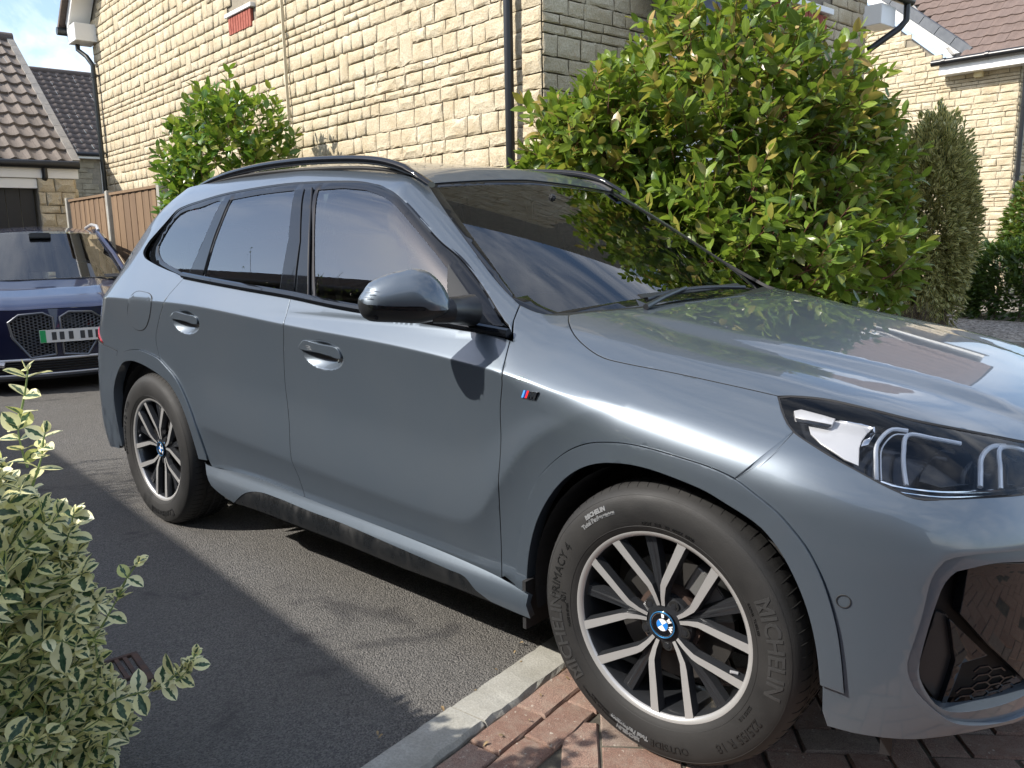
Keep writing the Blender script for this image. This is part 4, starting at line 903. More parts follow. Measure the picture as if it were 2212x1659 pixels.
    def skirt_(ids, nin2, sg):
        nonlocal cnt
        out3 = -(np.outer(nin2[:, 0], e1)+np.outer(nin2[:, 1], e2))*sg; out3 /= np.linalg.norm(out3, axis=1)[:, None]+1e-9
        nb = N_[ids]; out3 = out3-nb*(out3*nb).sum(1)[:, None]; out3 /= np.linalg.norm(out3, axis=1)[:, None]+1e-9
        tn = nb+out3*tilt; tn /= np.linalg.norm(tn, axis=1)[:, None]; Nn[0][ids] = tn
        k = len(ids); A = V[ids]-nb*.0015+out3*.0; B_ = V[ids]-nb*flange
        Vn.append(A); Vn.append(B_); Nn.append(out3); Nn.append(out3)
        o1 = cnt; o2 = cnt+k; cnt += 2*k; F_ = []
        for i in range(k):
            j = (i+1) % k
            for tri in ((ids[i], ids[j], o1+j), (ids[i], o1+j, o1+i), (o1+i, o1+j, o2+j), (o1+i, o2+j, o2+i)):
                F_.append(tri)
        F_ = np.array(F_); allv = np.concatenate(Vn); aa = allv[F_]; nn = np.cross(aa[:, 1]-aa[:, 0], aa[:, 2]-aa[:, 0]); ref = np.concatenate(Nn)[F_[:, 2]]
        bad = (nn*ref).sum(1) < 0; F_[bad] = F_[bad][:, ::-1]; Ff.append(F_)
    if flange:
        skirt_(idx[:n], nin, 1); c = 2*n
        for (hq, hn), _, _ in hl: skirt_(idx[c:c+len(hq)], hn, -1); c += len(hq)
    V = np.concatenate(Vn); Nr = np.concatenate(Nn); FF = np.concatenate(Ff)
    mi = np.zeros(len(FF), int); mi[len(ff):] = 1; ml = [mats, MAT['rubber'] if (dark or mats is PT_) else mats]
    if dark is None: ml = [mats, mats]
    o = mesh_np(name, V, FF, ml, parent, True, normals=Nr, midx=mi); out = [o]
    if label: o['label'] = label
    if mirror:
        o2 = mesh_np(name, V*(1, -1, 1), FF[:, ::-1], ml, parent, True, normals=Nr*(1, -1, 1), midx=mi); out.append(o2)
    return out
def off(f, a): return lambda x, y, z: f(x, y, z)+a
T_ = {k: np.array(v, float) for k, v in TR.items()}
DS = (0, 1, 0); DU = (.20, .80, -.56); DB = (-.70, .71, 0); DW = (-.5, 0, -.866)
PT = MAT['car_paint']
def at(x, z, side=-1): return np.array([x, side*.9, z])
# ---- lines shared by the panels
fline = crv(T_['fdoor_front']); bl_ = crv(T_['bline']); rline = crv(T_['rdoor_rear']); dlo = T_['dlo']; belt = crv(T_['belt'])
k_b = np.argmin(np.abs(belt[:, 0]-T_['bline'][0, 0]))
silt = crv(T_['silltop']); arF = crv(T_['farch_out']); arR = crv(T_['rarch_out'])
# the sill top seen on the sill surface; doors end just above it
def lift(P, dz, y=None): P = P.copy(); P[:, 2] += dz; return P
fl_bot = fline[-1]; bl_bot = bl_[-1]
fl_bot = fline[-1]+(0, 0, -.012); bl_bot = bl_[-1]+(0, 0, -.02); fd_bot = straight([fl_bot, [-.7, -.88, .310], [-1.0, -.88, .318], bl_bot])
HBF = T_['h_front']; HBR = T_['h_rear']
def bowl(c, rx, rz, dep):
    def g(x, z):
        u = (x-c[0])/rx; v = (z-c[1])/rz; r = u*u+v*v
        return dep*np.maximum(0, 1-r)**1.0*np.minimum(1, 1.0)
    return g
bw1 = bowl((-1.335, .895), .118, .050, .030); bw2 = bowl((-2.285, .955), .110, .050, .028)
def shl(x0, x1, st=.013):
    xs = np.arange(x0, x1, st); out = []
    for dz in (-.0100, -.0035, 0, .0035, .0100): zz = Zsh(xs)+dz; out.append(np.stack([xs, -B(xs, zz), zz], -1))
    return out
SHL = shl(-3.35, .12); LWL = [np.stack([xs_, -B(xs_, Zlo(xs_)+dz), Zlo(xs_)+dz], -1) for xs_ in (np.arange(-2.2, -.12, .014),) for dz in (-.012, 0, .012)]
def Fdoor(x, y, z):
    v = F(x, y, z); return v+np.where(y < 0, 1, 1)*(bw1(x, z)+bw2(x, z))
panel('front_door', jn(fline, fd_bot, bl_[::-1], belt[k_b:]), DS, PT, f=Fdoor, lines=SHL+LWL, extra=[((-1.335, -.9, .895), (.13, .060), .0055)])
rd_bot = straight([bl_bot, [-1.8, -.88, .335], [-2.15, -.88, .345], [-2.215, -.89, .34], T_['rarch_out'][0]])
ka = np.argmin(((arR-T_['rdoor_rear'][-1])**2).sum(1))
panel('rear_door', jn(bl_, rd_bot, arR[:ka+1], rline[::-1], belt[:k_b+1]), DS, PT, f=Fdoor, lines=SHL+LWL, extra=[((-2.285, -.9, .955), (.12, .058), .0055)])
for nm, hp, bw, cc, lo in (('door_handle', HBF, bw1, (-1.335, .895), .0), ('door_handle', HBR, bw2, (-2.285, .955), 0)):
    ho = panel(nm, crv(hp, .012, True), DS, PT, f=off(F, -.006), gap=0, h=.012, flange=.011, tilt=.9, dark=None)
# fender: door line, arch, bumper seam, lamp corner, bonnet edge, screen corner
seam = crv(T_['fb_seam']); ks = np.argmin(((arF-T_['fb_seam'][-1])**2).sum(1)); hs_ = crv(T_['hoodshut']); ws = T_['ws']
fender_low = straight([arF[0], [-.53, -.885, .318]]) 
Aseam = straight([[-.5815, -.7295, 1.0845], [-.552, -.79, 1.045], [-.515, -.838, 1.0]], .02)
FLb = jn(crv(T_['fdoor_front']))
panel('front_wing', jn(FLb[::-1], Aseam[::-1], crv(ws[4:]), hs_, crv(T_['hl'][:4]), seam, arF[:ks+1][::-1], fender_low), DU, PT, h=.018, lines=SHL+LWL)
# bonnet, right edge line mirrored
hb = crv(T_['hoodback'][:3]); hb = hb[hb[:, 1] < -.04]
hle = crv(np.concatenate([T_['hood_hl'], [[.700, -.30, .79], [.735, -.16, .783], [.75, 0, .78]]]))
half = jn(hb[::-1], hs_, hle); half = half[half[:, 1] < .001]
MIR = np.array([1, -1, 1.])
full = jn(half, (half*MIR)[::-1])
panel('bonnet', full, (0, 0, -1), PT, mirror=False, h=.022, t0=-.12)
# bumper half
bl2 = T_['bump_low']; ext = np.array([[.74, -.48, .225], [.77, -.3, .21], [.785, -.1, .205], [.79, 0, .205]])
HLb = crv(np.concatenate([T_['hl'][3:], [[.715, -.44, .735], [.735, -.36, .745]]]))
top = straight([HLb[-1], [.755, -.32, .60], [.83, -.2, .56], [.845, 0, .56]])
IN = crv(np.concatenate([T_['intake'], [[.70, -.60, .262], [.745, -.47, .27], [.775, -.36, .32], [.80, -.28, .42], [.79, -.32, .56], [.765, -.44, .625]]]), .02, True)
bb_ = jn(seam, HLb, top, straight([[.845, 0, .56], [.79, 0, .205]]), crv(np.concatenate([bl2[3:], ext]))[::-1], straight([bl2[3], bl2[2], bl2[1], bl2[0]], .02), straight([bl2[0], [.405, -.89, .345], arF[-1]], .02), arF[ks:][::-1])
panel('front_bumper', bb_, DB, PT, h=.024, holes=[IN], flange=.03, gap=.0015, tilt=.15, dark=None)
# arch trims
arFi = crv(T_['farch_in']); arRi = crv(np.concatenate([T_['rarch_in'], [[-3.10, -.895, .45], [-3.07, -.885, .30]]])); arRo = crv(np.concatenate([T_['rarch_out'][:-1], [[-3.125, -.90, .45], [-3.10, -.885, .30]]]))
panel('arch_trim', jn(arF, arFi[1:][::-1]), DS, PT, f=off(F, -.008), flange=.045, h=.016, gap=.001, tilt=.15, dark=None)
panel('arch_trim', jn(arRo, arRi[::-1]), DS, PT, f=off(F, -.008), flange=.045, h=.016, gap=.001, tilt=.15, dark=None)
# sill and black skirt
SLL = [np.stack([xs_, -Ysill(np.full_like(xs_, z_)), np.full_like(xs_, z_)], -1) for xs_ in (np.arange(-2.4, -.38, .02),) for z_ in (.298, .306, .312, .318, .326, .345, .352, .360, .368)]
skU = T_['silllow']; 
sk_up = crv(T_['skirt'][:-1]); 
panel('sill', jn(silt[1:], straight([T_['silltop'][-1], [-.41, -.905, .285], T_['silllow'][-1]], .03), straight([T_['silllow'][-1], T_['silllow'][-2], T_['skirt'][-2]], .02), sk_up[::-1], straight([T_['skirt'][0], T_['silllow'][1], T_['silllow'][0], T_['silltop'][1]], .03)), DS, PT, f=fS, h=.02, flange=.02, gap=.001, tilt=.0, lines=SLL, dark=None)
panel('side_skirt', jn(crv(T_['skirt'][:-1]), straight([T_['skirt'][-2], T_['skirt'][-1], T_['skirt_low'][0]], .02), straight(T_['skirt_low'])), DS, MAT['skirt_plastic'], f=off(fS, .003), h=.03, flange=.05, gap=.001, tilt=0)
# rear quarter with window surround, cantrail and screen pillar in one pressing
ditch = crv([[-1.1745, -.5363, 1.4608], [-1.26, -.553, 1.495], [-1.45, -.565, 1.525], [-1.8, -.568, 1.545], [-2.3, -.567, 1.552], [-2.7, -.56, 1.53], [-2.93, -.555, 1.497], [-3.02, -.58, 1.46]])
tailp = crv([[-3.02, -.58, 1.46], [-3.12, -.66, 1.33], [-3.24, -.72, 1.18], [-3.36, -.78, 1.04], [-3.43, -.80, .98]])
taill = straight([[-3.43, -.80, .98], [-3.46, -.80, .90], [-3.33, -.86, .86], [-3.20, -.89, .79], [-3.02, -.905, .775]])
k0 = np.argmin(((arR-T_['rarch_out'][12])**2).sum(1))
dl1 = crv(dlo); k1 = np.argmin(((dl1-np.array([-.53, -.825, 1.0166]))**2).sum(1))
side = jn(crv(ws[:5])[::-1], ditch, tailp, taill, arR[ka:k0][::-1] if False else arR[k0:ka:-1], rline[::-1], dl1, straight([[-.53, -.825, 1.0166], [-.552, -.79, 1.045], [-.5815, -.7295, 1.0845]], .02))
panel('side_frame', side, (.16, .82, -.55), PT, h=.022, t0=-.25, lines=SHL)
panel('fuel_flap', crv(T_['flap'], .015, True), DS, PT, f=off(F, -.0022), gap=0, h=.03, flange=.004, mirror=False, tilt=1.)
fr_ = crv(T_['flap'], .015, True); mb = MB(); mb.tube(np.concatenate([fr_, fr_[:1]])+(0, -.0003, 0), .0022, 6, caps=False); mb.build('flap_gap', MAT['rubber'], car)
# rear bumper, tail lamps, tailgate
rb_ = jn(taill[::-1][:0] if False else straight([[-3.02, -.905, .775], [-3.20, -.89, .79], [-3.33, -.86, .80], [-3.5, -.70, .80], [-3.6, -.4, .78], [-3.62, 0, .78], [-3.60, 0, .25], [-3.55, -.4, .25], [-3.45, -.70, .26], [-3.30, -.84, .27], [-3.12, -.885, .28]]), arRo[-14:][::-1])
panel('rear_bumper', jn(straight([[-3.12, -.885, .28], [-3.125, -.895, .45]]), T_['rarch_out'][-2:][::-1], T_['rarch_out'][-5:-2][::-1], straight([[-3.02, -.905, .775], [-3.20, -.89, .79], [-3.33, -.86, .80], [-3.5, -.70, .80], [-3.6, -.4, .78], [-3.62, 0, .78], [-3.60, 0, .25], [-3.55, -.4, .25], [-3.45, -.70, .26], [-3.30, -.84, .27], [-3.12, -.885, .28]])), (.70, .71, 0), PT, h=.04, flange=.02)
panel('tail_lamp', straight([[-3.20, -.89, .80], [-3.33, -.86, .87], [-3.46, -.80, .91], [-3.43, -.80, .975], [-3.55, -.45, .96], [-3.57, -.42, .84], [-3.5, -.70, .81], [-3.33, -.86, .81]]), (.70, .71, 0), MAT['lens_red'], f=off(F, -.004), h=.03, flange=.02)
tg = jn(straight([[-3.43, -.79, .985], [-3.36, -.77, 1.05], [-3.24, -.71, 1.18], [-3.12, -.65, 1.33], [-3.02, -.575, 1.46], [-3.05, -.3, 1.5], [-3.06, 0, 1.51]], .03)); tg2 = jn(tg, (tg*MIR)[::-1])
panel('rear_window', tg2, (1, 0, -.15), MAT['gloss_black'], mirror=False, h=.05, t0=-.3)
tl = jn(straight([[-3.55, -.45, .97], [-3.43, -.79, .985], [-3.45, 0, .99]], .04)); 
low = straight([[-3.6, -.4, .785], [-3.57, -.42, .84], [-3.55, -.45, .97], [-3.45, -.78, .985]], .04)
panel('tailgate', jn(low, (low*MIR)[::-1]), (1, 0, 0), PT, mirror=False, h=.05)
sp = MB(); sp.add([(-2.98, -.58, 1.485), (-3.10, -.58, 1.435), (-3.11, -.58, 1.415), (-3.02, -.58, 1.42), (-2.98, .58, 1.485), (-3.10, .58, 1.435), (-3.11, .58, 1.415), (-3.02, .58, 1.42), (-2.98, 0, 1.545), (-3.16, 0, 1.50), (-3.17, 0, 1.48), (-3.02, 0, 1.47)], [(0, 8, 9, 1), (8, 4, 5, 9), (1, 9, 10, 2), (9, 5, 6, 10), (2, 10, 11, 3), (10, 6, 7, 11), (0, 1, 2, 3), (7, 6, 5, 4)]); sp.build('spoiler', MAT['gloss_black'], car, bevel=.012)
# roof and screen
hd = crv(T_['header']); hdr = hd[hd[:, 1] < -.02]
rhalf = jn(straight([[-1.192, 0, 1.494]]+[list(v) for v in hdr[::-1]], .03), ditch, straight([[-3.02, -.58, 1.46], [-3.03, -.3, 1.5], [-3.04, 0, 1.51]], .03))
panel('roof', jn(rhalf, (rhalf*MIR)[::-1]), (0, 0, -1), PT, f=G, mirror=False, h=.035, t0=-.1)
wsr = jn(crv(ws[:7])); wb = crv([ws[6], [-.44, -.42, 1.058], [-.405, -.2, 1.06], [-.395, 0, 1.061]])
whalf = jn(straight([[-1.192, 0, 1.494]]+[list(v) for v in hdr[::-1]], .03), wsr, wb)
Gw = off(G, .004)
# black printed border, then the clear glass
def shrink(P, c, k): return P+(np.asarray(c)-P)*k
wfull = jn(whalf, (whalf*MIR)[::-1]); wc = np.array([-.80, 0, 1.28])
inn = wfull.copy(); dv = inn-wc; L_ = np.linalg.norm(dv, axis=1)[:, None]; brd = np.where(inn[:, 2:3] < 1.10, .085, .035); inn = inn-dv/L_*brd
panel('windscreen_border', wfull, DW, MAT['gloss_black'], f=Gw, mirror=False, h=.05, holes=[inn], flange=.006, gap=.0015, t0=-.2)
panel('windscreen', inn, DW, MAT['screen_glass'], f=off(G, .0045), mirror=False, h=.035, flange=0, gap=-.001, t0=-.2)
# side glazing: black frame trim behind, then panes
dloc = jn(dl1, crv(T_['belt'])[::-1])
TB = MAT['gloss_black']
for nm in ('g_front', 'g_rear', 'g_quarter'):
    panel('side_window', crv(T_[nm], .03, True) if nm == 'g_quarter' else straight(list(T_[nm])+[T_[nm][0]], .03), DU, MAT['side_glass'], f=off(G, .007), h=.05, flange=0, gap=-.004)
def clp(n_): return straight(list(T_[n_])+[T_[n_][0]], .02)
GF, GR_, GQ = clp('g_front'), clp('g_rear'), crv(T_['g_quarter'], .02, True)
panel('window_surround', dloc, DU, MAT['gloss_black'], f=off(G, .004), h=.05, holes=[GF[:-1], GR_[:-1], GQ], flange=.02, gap=.0015)
for nm in ('b_rear', 'b_front', 'c_pil'): panel('pillar_cover', clp(nm)[:-1], DU, TB, f=off(G, -.0005), h=.06, flange=.006, gap=.0012)
panel('mirror_base', clp('sail')[:-1], DU, plain('sail_plastic', (.035, .037, .040), .72, spec=.25), f=off(G, -.008), h=.04, flange=.02, gap=0, tilt=.8)
# bright-edged waist and roof mouldings
def rail_on(name, pts, r, m, out=.004, mirror=True):
    for s in ((1, -1) if mirror else (1,)):
        mb = MB(); mb.tube((np.asarray(pts)+(0, -out, 0))*(1, s, 1), r, 8); mb.build(name, m, car, smooth=True)
bsp = crv(np.concatenate([T_['belt'][:-1], [[-.53, -.835, 1.006]]]), .05)
rail_on('waist_moulding', bsp+(0, .006, .010), .0135, MAT['gloss_black'], .006)
rail_on('window_moulding', dl1[2:]+(0, .009, -.006), .0085, MAT['gloss_black'], .002)
rail_on('pillar_strip', crv([T_['b_front'][1], T_['b_front'][2], T_['b_front'][3]])*1.0, .0045, MAT['gloss_black'], .004)
# roof rails
RL = T_['rail'] if 'rail' in T_ else None
rl = crv([[-1.128, -.560, 1.455], [-1.17, -.563, 1.478], [-1.25, -.567, 1.514], [-1.34, -.57, 1.540], [-1.45, -.572, 1.558], [-1.65, -.573, 1.574], [-1.9, -.572, 1.584], [-2.2, -.568, 1.583], [-2.5, -.56, 1.565], [-2.72, -.55, 1.535], [-2.86, -.545, 1.500]], .04)
for s in (1, -1):
    mb = MB(); n_ = len(rl); V = []
    for i, p in enumerate(rl):
        w = .017; hh = .016 if 2 < i < n_-3 else .010
        for a_ in range(10): t = 2*math.pi*a_/10; V.append((p[0], s*(p[1]+w*math.cos(t)*(1 if abs(math.cos(t)) < 2 else 1)), p[2]+hh*math.sin(t)))
    Fc = [(i*10+j, i*10+(j+1) % 10, (i+1)*10+(j+1) % 10, (i+1)*10+j) for i in range(n_-1) for j in range(10)]+[tuple(range(10)), tuple((n_-1)*10+j for j in range(10))[::-1]]
    mb.add(V, Fc); mb.build('roof_rail', MAT['gloss_black'], car, smooth=True, angle=60)
    mb = MB(); mb.tube(ditch[:-4]*(1, s, 1)+(0, 0, .004), .008, 6); mb.build('roof_seam', MAT['rubber'], car)
def text_pts(txt, size, bold=False):
    cu = bpy.data.curves.new('t', 'FONT'); cu.body = txt; cu.size = size; cu.extrude = 0; cu.align_x = 'CENTER'; cu.align_y = 'CENTER'; cu.resolution_u = 2; cu.offset = .0009 if bold else 0
    o = bpy.data.objects.new('t', cu); COL.objects.link(o); bpy.context.view_layer.update()
    me = o.to_mesh(); V = np.array([tuple(v.co) for v in me.vertices]).reshape(-1, 3); Fc = [tuple(p.vertices) for p in me.polygons]
    o.to_mesh_clear(); bpy.data.objects.remove(o); bpy.data.curves.remove(cu)
    ec = {}
    for f in Fc:
        for i in range(len(f)): ec[(f[i], f[(i+1) % len(f)])] = 1
    be = [e for e in ec if (e[1], e[0]) not in ec]; v2 = V[:, :2]
    step = max(.0035, size*.13); lo, hi = v2.min(0), v2.max(0); pts = [tuple(v) for v in v2]; ed = []
    for a, b in be:
        k = max(1, int(np.linalg.norm(v2[b]-v2[a])/step)); prev = a
        for j in range(1, k): pts.append(tuple(v2[a]+(v2[b]-v2[a])*j/k)); ed.append((prev, len(pts)-1)); prev = len(pts)-1
        ed.append((prev, b))
    P0 = np.array(pts); x1, y1 = P0[[e[0] for e in ed]].T; x2, y2 = P0[[e[1] for e in ed]].T
    def inside(q): 
        x, y = q[:, :1], q[:, 1:]
        with np.errstate(divide='ignore', invalid='ignore'): c = ((y1 > y) != (y2 > y)) & (x < (x2-x1)*(y-y1)/(y2-y1)+x1)
        return c.sum(1) % 2 == 1
    g = np.array([(x, y) for x in np.arange(lo[0], hi[0], step) for y in np.arange(lo[1], hi[1], step)]) if len(V) else np.zeros((0, 2))
    if len(g): g = g[inside(g)]
    vv, _, ff, _, _, _ = delaunay_2d_cdt([Vector(p) for p in pts+[tuple(q) for q in g]], ed, [], 0, 1e-7)
    vv = np.array([tuple(v) for v in vv]); ff = np.array([tuple(x) for x in ff]); ff = ff[inside(vv[ff].mean(1))]
    return np.concatenate([vv, np.zeros((len(vv), 1))], 1), [tuple(map(int, q)) for q in ff]
# ---- head lamps
lamp_loop = jn(crv(T_['hl'], .02), HLb[-3:], straight([[.735, -.36, .745], [.725, -.33, .785], [.700, -.30, .79]], .02), hle[(hle[:, 1] < -.31)][::-1])
hlo = panel('headlight', lamp_loop, DB, MAT['lamp_cover'], f=off(F, .003), h=.03, flange=0, gap=.004)
for s, ho in ((1, hlo[0]), (-1, hlo[1])):
    def hp(name, loop, m, o, h=.02, fl=.004, gap=0, tilt=.6):
        x = panel(name, loop, DB, m, f=off(F, o), h=h, flange=fl, gap=gap, mirror=False, parent=ho, tilt=tilt)[0]
        if s < 0: 
            x.scale = (1, -1, 1)
        return x
    hp('lamp_housing', lamp_loop, plain('lamp_grey', (.035, .038, .045), .12, .5) if 'lamp_grey' not in MAT else MAT['lamp_grey'], .055, .03, 0, .004)
    hp('lamp_border', lamp_loop, MAT['gloss_black'], .006, .03, 0, .0) if False else None
    hp('reflector', clp('hl_silver')[:-1], MAT['satin_silver'], .024); hp('chrome_strip', clp('hl_chrome')[:-1], MAT['chrome'], .020); hp('light_bar', clp('hl_bar')[:-1], MAT['satin_silver'], .010, fl=.012)
    hp('light_bar_shade', clp('hl_bar_dark')[:-1], MAT['gloss_black'], .012)
    hp('projector_lens', clp('hl_lens')[:-1], MAT['gloss_black'], .032, fl=.02); hp('projector_lens', clp('hl_lens2')[:-1], MAT['gloss_black'], .032, fl=.02)
    clear = MAT.get('clear_light') or plain('clear_light', (.90, .93, .96), .12, .1)
    for nm_, r_ in (('hl_b1', .0016), ('hl_b1b', .0045), ('hl_b2', .0050), ('hl_b3', .0055), ('hl_b4', .0050)):
        mb = MB(); mb.tube(crv(T_[nm_], .01)*(1, s, 1), r_, 8); mb.build('light_guide', clear, ho, smooth=True)
    mb = MB(); mb.tube(crv(T_['hl_lip'], .02)*(1, s, 1), .0035, 8).tube((crv(T_['hl_lip'], .02)+(0.004, 0, -.010))*(1, s, 1), .0018, 8); mb.build('chrome_lip', MAT['chrome'], ho, smooth=True)
    for r_, o_, m_ in ((.0045, .003, MAT['rubber']),):
        lp = np.concatenate([lamp_loop, lamp_loop[:1]]); N3 = grad(F, lp*1.0); mb = MB(); mb.tube((lp-N3*.004)*(1, s, 1), r_, 6, caps=False); mb.build('lamp_seal', m_, ho)
    if s > 0:
        TV, TF = text_pts('BMW LED', .011, False); q0, q1, q2_ = T_['hl_bar'][0], T_['hl_bar'][2], T_['hl_bar'][4]; bx = q1-q0; bx /= np.linalg.norm(bx); bn = grad(F, T_['hl_bar'].mean(0)[None])[0]; by = np.cross(bn, bx); cc_ = T_['hl_bar'].mean(0)-bn*.0085
        mesh_np('lamp_lettering', cc_+np.outer(TV[:, 0], bx)+np.outer(TV[:, 1], by), TF, MAT['etched_grey'], ho)
for k in range(3):
    P_ = snap(np.array([[-1.418+.003*k, -.91, .921-.0055*k], [-1.405+.003*k, -.91, .922-.0055*k], [-1.392+.003*k, -.91, .920-.0055*k]]), off(F, -.0065)); MB().tube(P_, .0008, 5).build('touch_mark', MAT['etched_grey'], car)
# ---- intake: bezel return, black cavity, blade, flap, mesh
IN3 = IN
ho = panel('intake_bezel', IN, DB, PT, f=off(F, .004), h=.03, flange=.04, gap=0, holes=[crv(T_['in_inner'], .02, False)] if False else [])
for o in ho: bpy.data.objects.remove(o)
inn_l = crv(np.concatenate([T_['in_inner'], [[.755, -.45, .335], [.785, -.34, .42], [.775, -.38, .55], [.745, -.48, .60]]]), .02, True)
ib = panel('intake_bezel', IN, DB, PT, f=off(F, .010), h=.012, flange=.03, gap=-.001, holes=[inn_l], tilt=.0, dark=None)
panel('intake_back', inn_l, DB, plain('intake_dark', (.004, .004, .0045), .6), f=off(F, .062), h=.04, flange=0, gap=-.012)
panel('intake_blade', jn(straight(list(T_['in_blade'])+[[.765, -.42, .36], [.78, -.36, .45], [.76, -.40, .58], T_['in_blade'][0]], .02)), DB, MAT['gloss_black'], f=off(F, .022), h=.03, flange=.03, gap=.001, tilt=.8)
panel('air_curtain', clp('in_vent')[:-1], DB, MAT['trim_black'], f=off(F, .050), h=.03, flange=.02, gap=0)
panel('intake_cover', clp('in_flap')[:-1], DB, MAT['gloss_black'], f=off(F, .036), h=.03, flange=.02, gap=0, tilt=.8)
hexP = T_['in_mesh']; dB = np.array(DB)/np.linalg.norm(DB); eB1 = np.cross((0, 0, 1.), dB); eB1 /= np.linalg.norm(eB1)
hp2 = np.stack([hexP@eB1, hexP[:, 2]], -1); lo_, hi_ = hp2.min(0), hp2.max(0); segs = []
dx, dz = .034, .0185
for c_ in range(-1, int((hi_[0]-lo_[0])/dx)+2):
    for r in range(-1, int((hi_[1]-lo_[1])/dz)+2):
        x0 = lo_[0]+c_*dx; z0 = lo_[1]+r*dz+(dz/2 if c_ % 2 else 0)
        P_ = np.array([(x0-dx*.62, z0), (x0-dx*.30, z0+dz*.5), (x0+dx*.30, z0+dz*.5), (x0+dx*.62, z0)])
        if inpoly(P_[1:3], hp2).all(): segs.append(P_)
me_ = MB()
for P_ in segs:
    b0_ = np.outer(P_[:, 0], eB1)+np.outer(P_[:, 1], (0, 0, 1.)); X_, _, _ = raycast(off(F, .040), b0_+dB*((hexP@dB).min()-.15), dB, 0, .5, 60)
    for s in (1, -1): me_.tube(X_*(1, s, 1), .0027, 5, caps=False)
tag(me_.build('intake_mesh', MAT['gloss_black'], car), kind='stuff')
sn = T_['sensor'][0]; sN = grad(F, sn[None])[0]
for s in (1, -1):
    ring = []; a_ = np.cross(sN, (0, 0, 1)); a_ /= np.linalg.norm(a_); b_ = np.cross(sN, a_)
    ring = np.array([sn+sN*.001+.0135*(math.cos(t)*a_+math.sin(t)*b_) for t in np.linspace(0, 2*math.pi, 25)])*(1, s, 1)
    mb = MB(); mb.tube(ring, .0011, 6, caps=False); mb.build('parking_sensor', MAT['rubber'], car)
# kidney grille at the front
kg = MB()
for s in (1, -1):
    out = [(.02, .50), (.02, .80), (.10, .83), (.25, .80), (.30, .73), (.28, .55), (.20, .48)]
    kg.tube([(.850-.32*y*y-.30*max(0, z-.64), s*y, z) for y, z in out+[out[0]]], .012, 8)
    for k in range(9): y = .04+k*.029; kg.obox((.822-.3*y*y, s*y, .65), (.010, 0, 0), (0, .004, 0), (-.022, 0, .14))
kg.build('kidney_grille', MAT['gloss_black'], car, smooth=True); kb = MB(); kb.obox((.765, 0, .68), (.004, 0, 0), (0, .30, 0), (-.02, 0, .13)); kb.build('grille_back', MAT['trim_black'], car)
# ---- door mirror
def Mir(P): return P
W0 = np.array([-.70, -1.035, 1.12]); WX = np.array([.66, .75, 0]); WX /= np.linalg.norm(WX); WN = np.array([.75, -.66, 0]); WN /= np.linalg.norm(WN)
mo = crv(T_['mirror'], .012, True); m2 = np.stack([(mo-W0)@WX, (mo-W0)@np.array([0, 0, 1.])], -1)
sp_ = crv(T_['m_split'], .012); s2 = np.stack([(sp_-W0)@WX, (sp_-W0)@np.array([0, 0, 1.])], -1)
def pillow(name, poly, full_, Dm, Rr, mats, base, h=.009, sgn=1, lift_=0.):
    poly = np.asarray(poly); A = (poly[:, 0]*np.roll(poly[:, 1], -1)-poly[:, 1]*np.roll(poly[:, 0], -1)).sum()
    if A < 0: poly = poly[::-1]
    lo, hi = poly.min(0), poly.max(0); g = np.array([(x, y) for x in np.arange(lo[0], hi[0], h) for y in np.arange(lo[1], hi[1], h)]); g = g[inpoly(g, poly)]
    dd = np.min(((g[:, None]-poly[None])**2).sum(-1), 1); g = g[dd > (.4*h)**2]; n = len(poly)
    vv, _, ff, _, _, _ = delaunay_2d_cdt([Vector(p) for p in np.concatenate([poly, g]).tolist()], [(i, (i+1) % n) for i in range(n)], [], 0, 1e-6)
    vv = np.array([tuple(v) for v in vv]); ff = np.array([tuple(x) for x in ff]); ff = ff[inpoly(vv[ff].mean(1), poly)]
    seg = np.concatenate([full_, full_[:1]]); 
    a = seg[:-1]; b = seg[1:]; ab = b-a; t = np.clip(((vv[:, None]-a[None])*ab[None]).sum(-1)/((ab*ab).sum(-1)[None]+1e-12), 0, 1); dist = np.sqrt(((vv[:, None]-a[None]-t[..., None]*ab[None])**2).sum(-1)).min(1)
    u = np.clip(dist/Rr, 0, 1); dep = Dm*np.sqrt(np.maximum(0, 1-(1-u)**2))+lift_
    V = base[0]+np.outer(vv[:, 0], base[1])+np.outer(vv[:, 1], (0, 0, 1))+np.outer(dep*sgn, base[2])
    if sgn < 0: ff = ff[:, ::-1]
    return V, ff
mp_ = empty('door_mirror_tmp') ; bpy.data.objects.remove(mp_)
sL = s2; cap_poly = np.concatenate([m2[np.argsort(np.arctan2(m2[:, 1]-0, m2[:, 0]))][:0], m2]) 
zs_ = np.interp(m2[:, 0], s2[:, 0], s2[:, 1]); upper = m2[m2[:, 1] > zs_-.0005]; 
i0 = np.argmin(((m2-s2[0])**2).sum(1)); m2r = np.roll(m2, -i0, 0); zr = np.interp(m2r[:, 0], s2[:, 0], s2[:, 1]); upm = m2r[:, 1] >= zr-1e-4; up_pts = m2r[upm]; lo_pts = m2r[~upm]
capP = np.concatenate([up_pts, s2[::-1][1:-1]]); lowP = np.concatenate([s2, lo_pts])
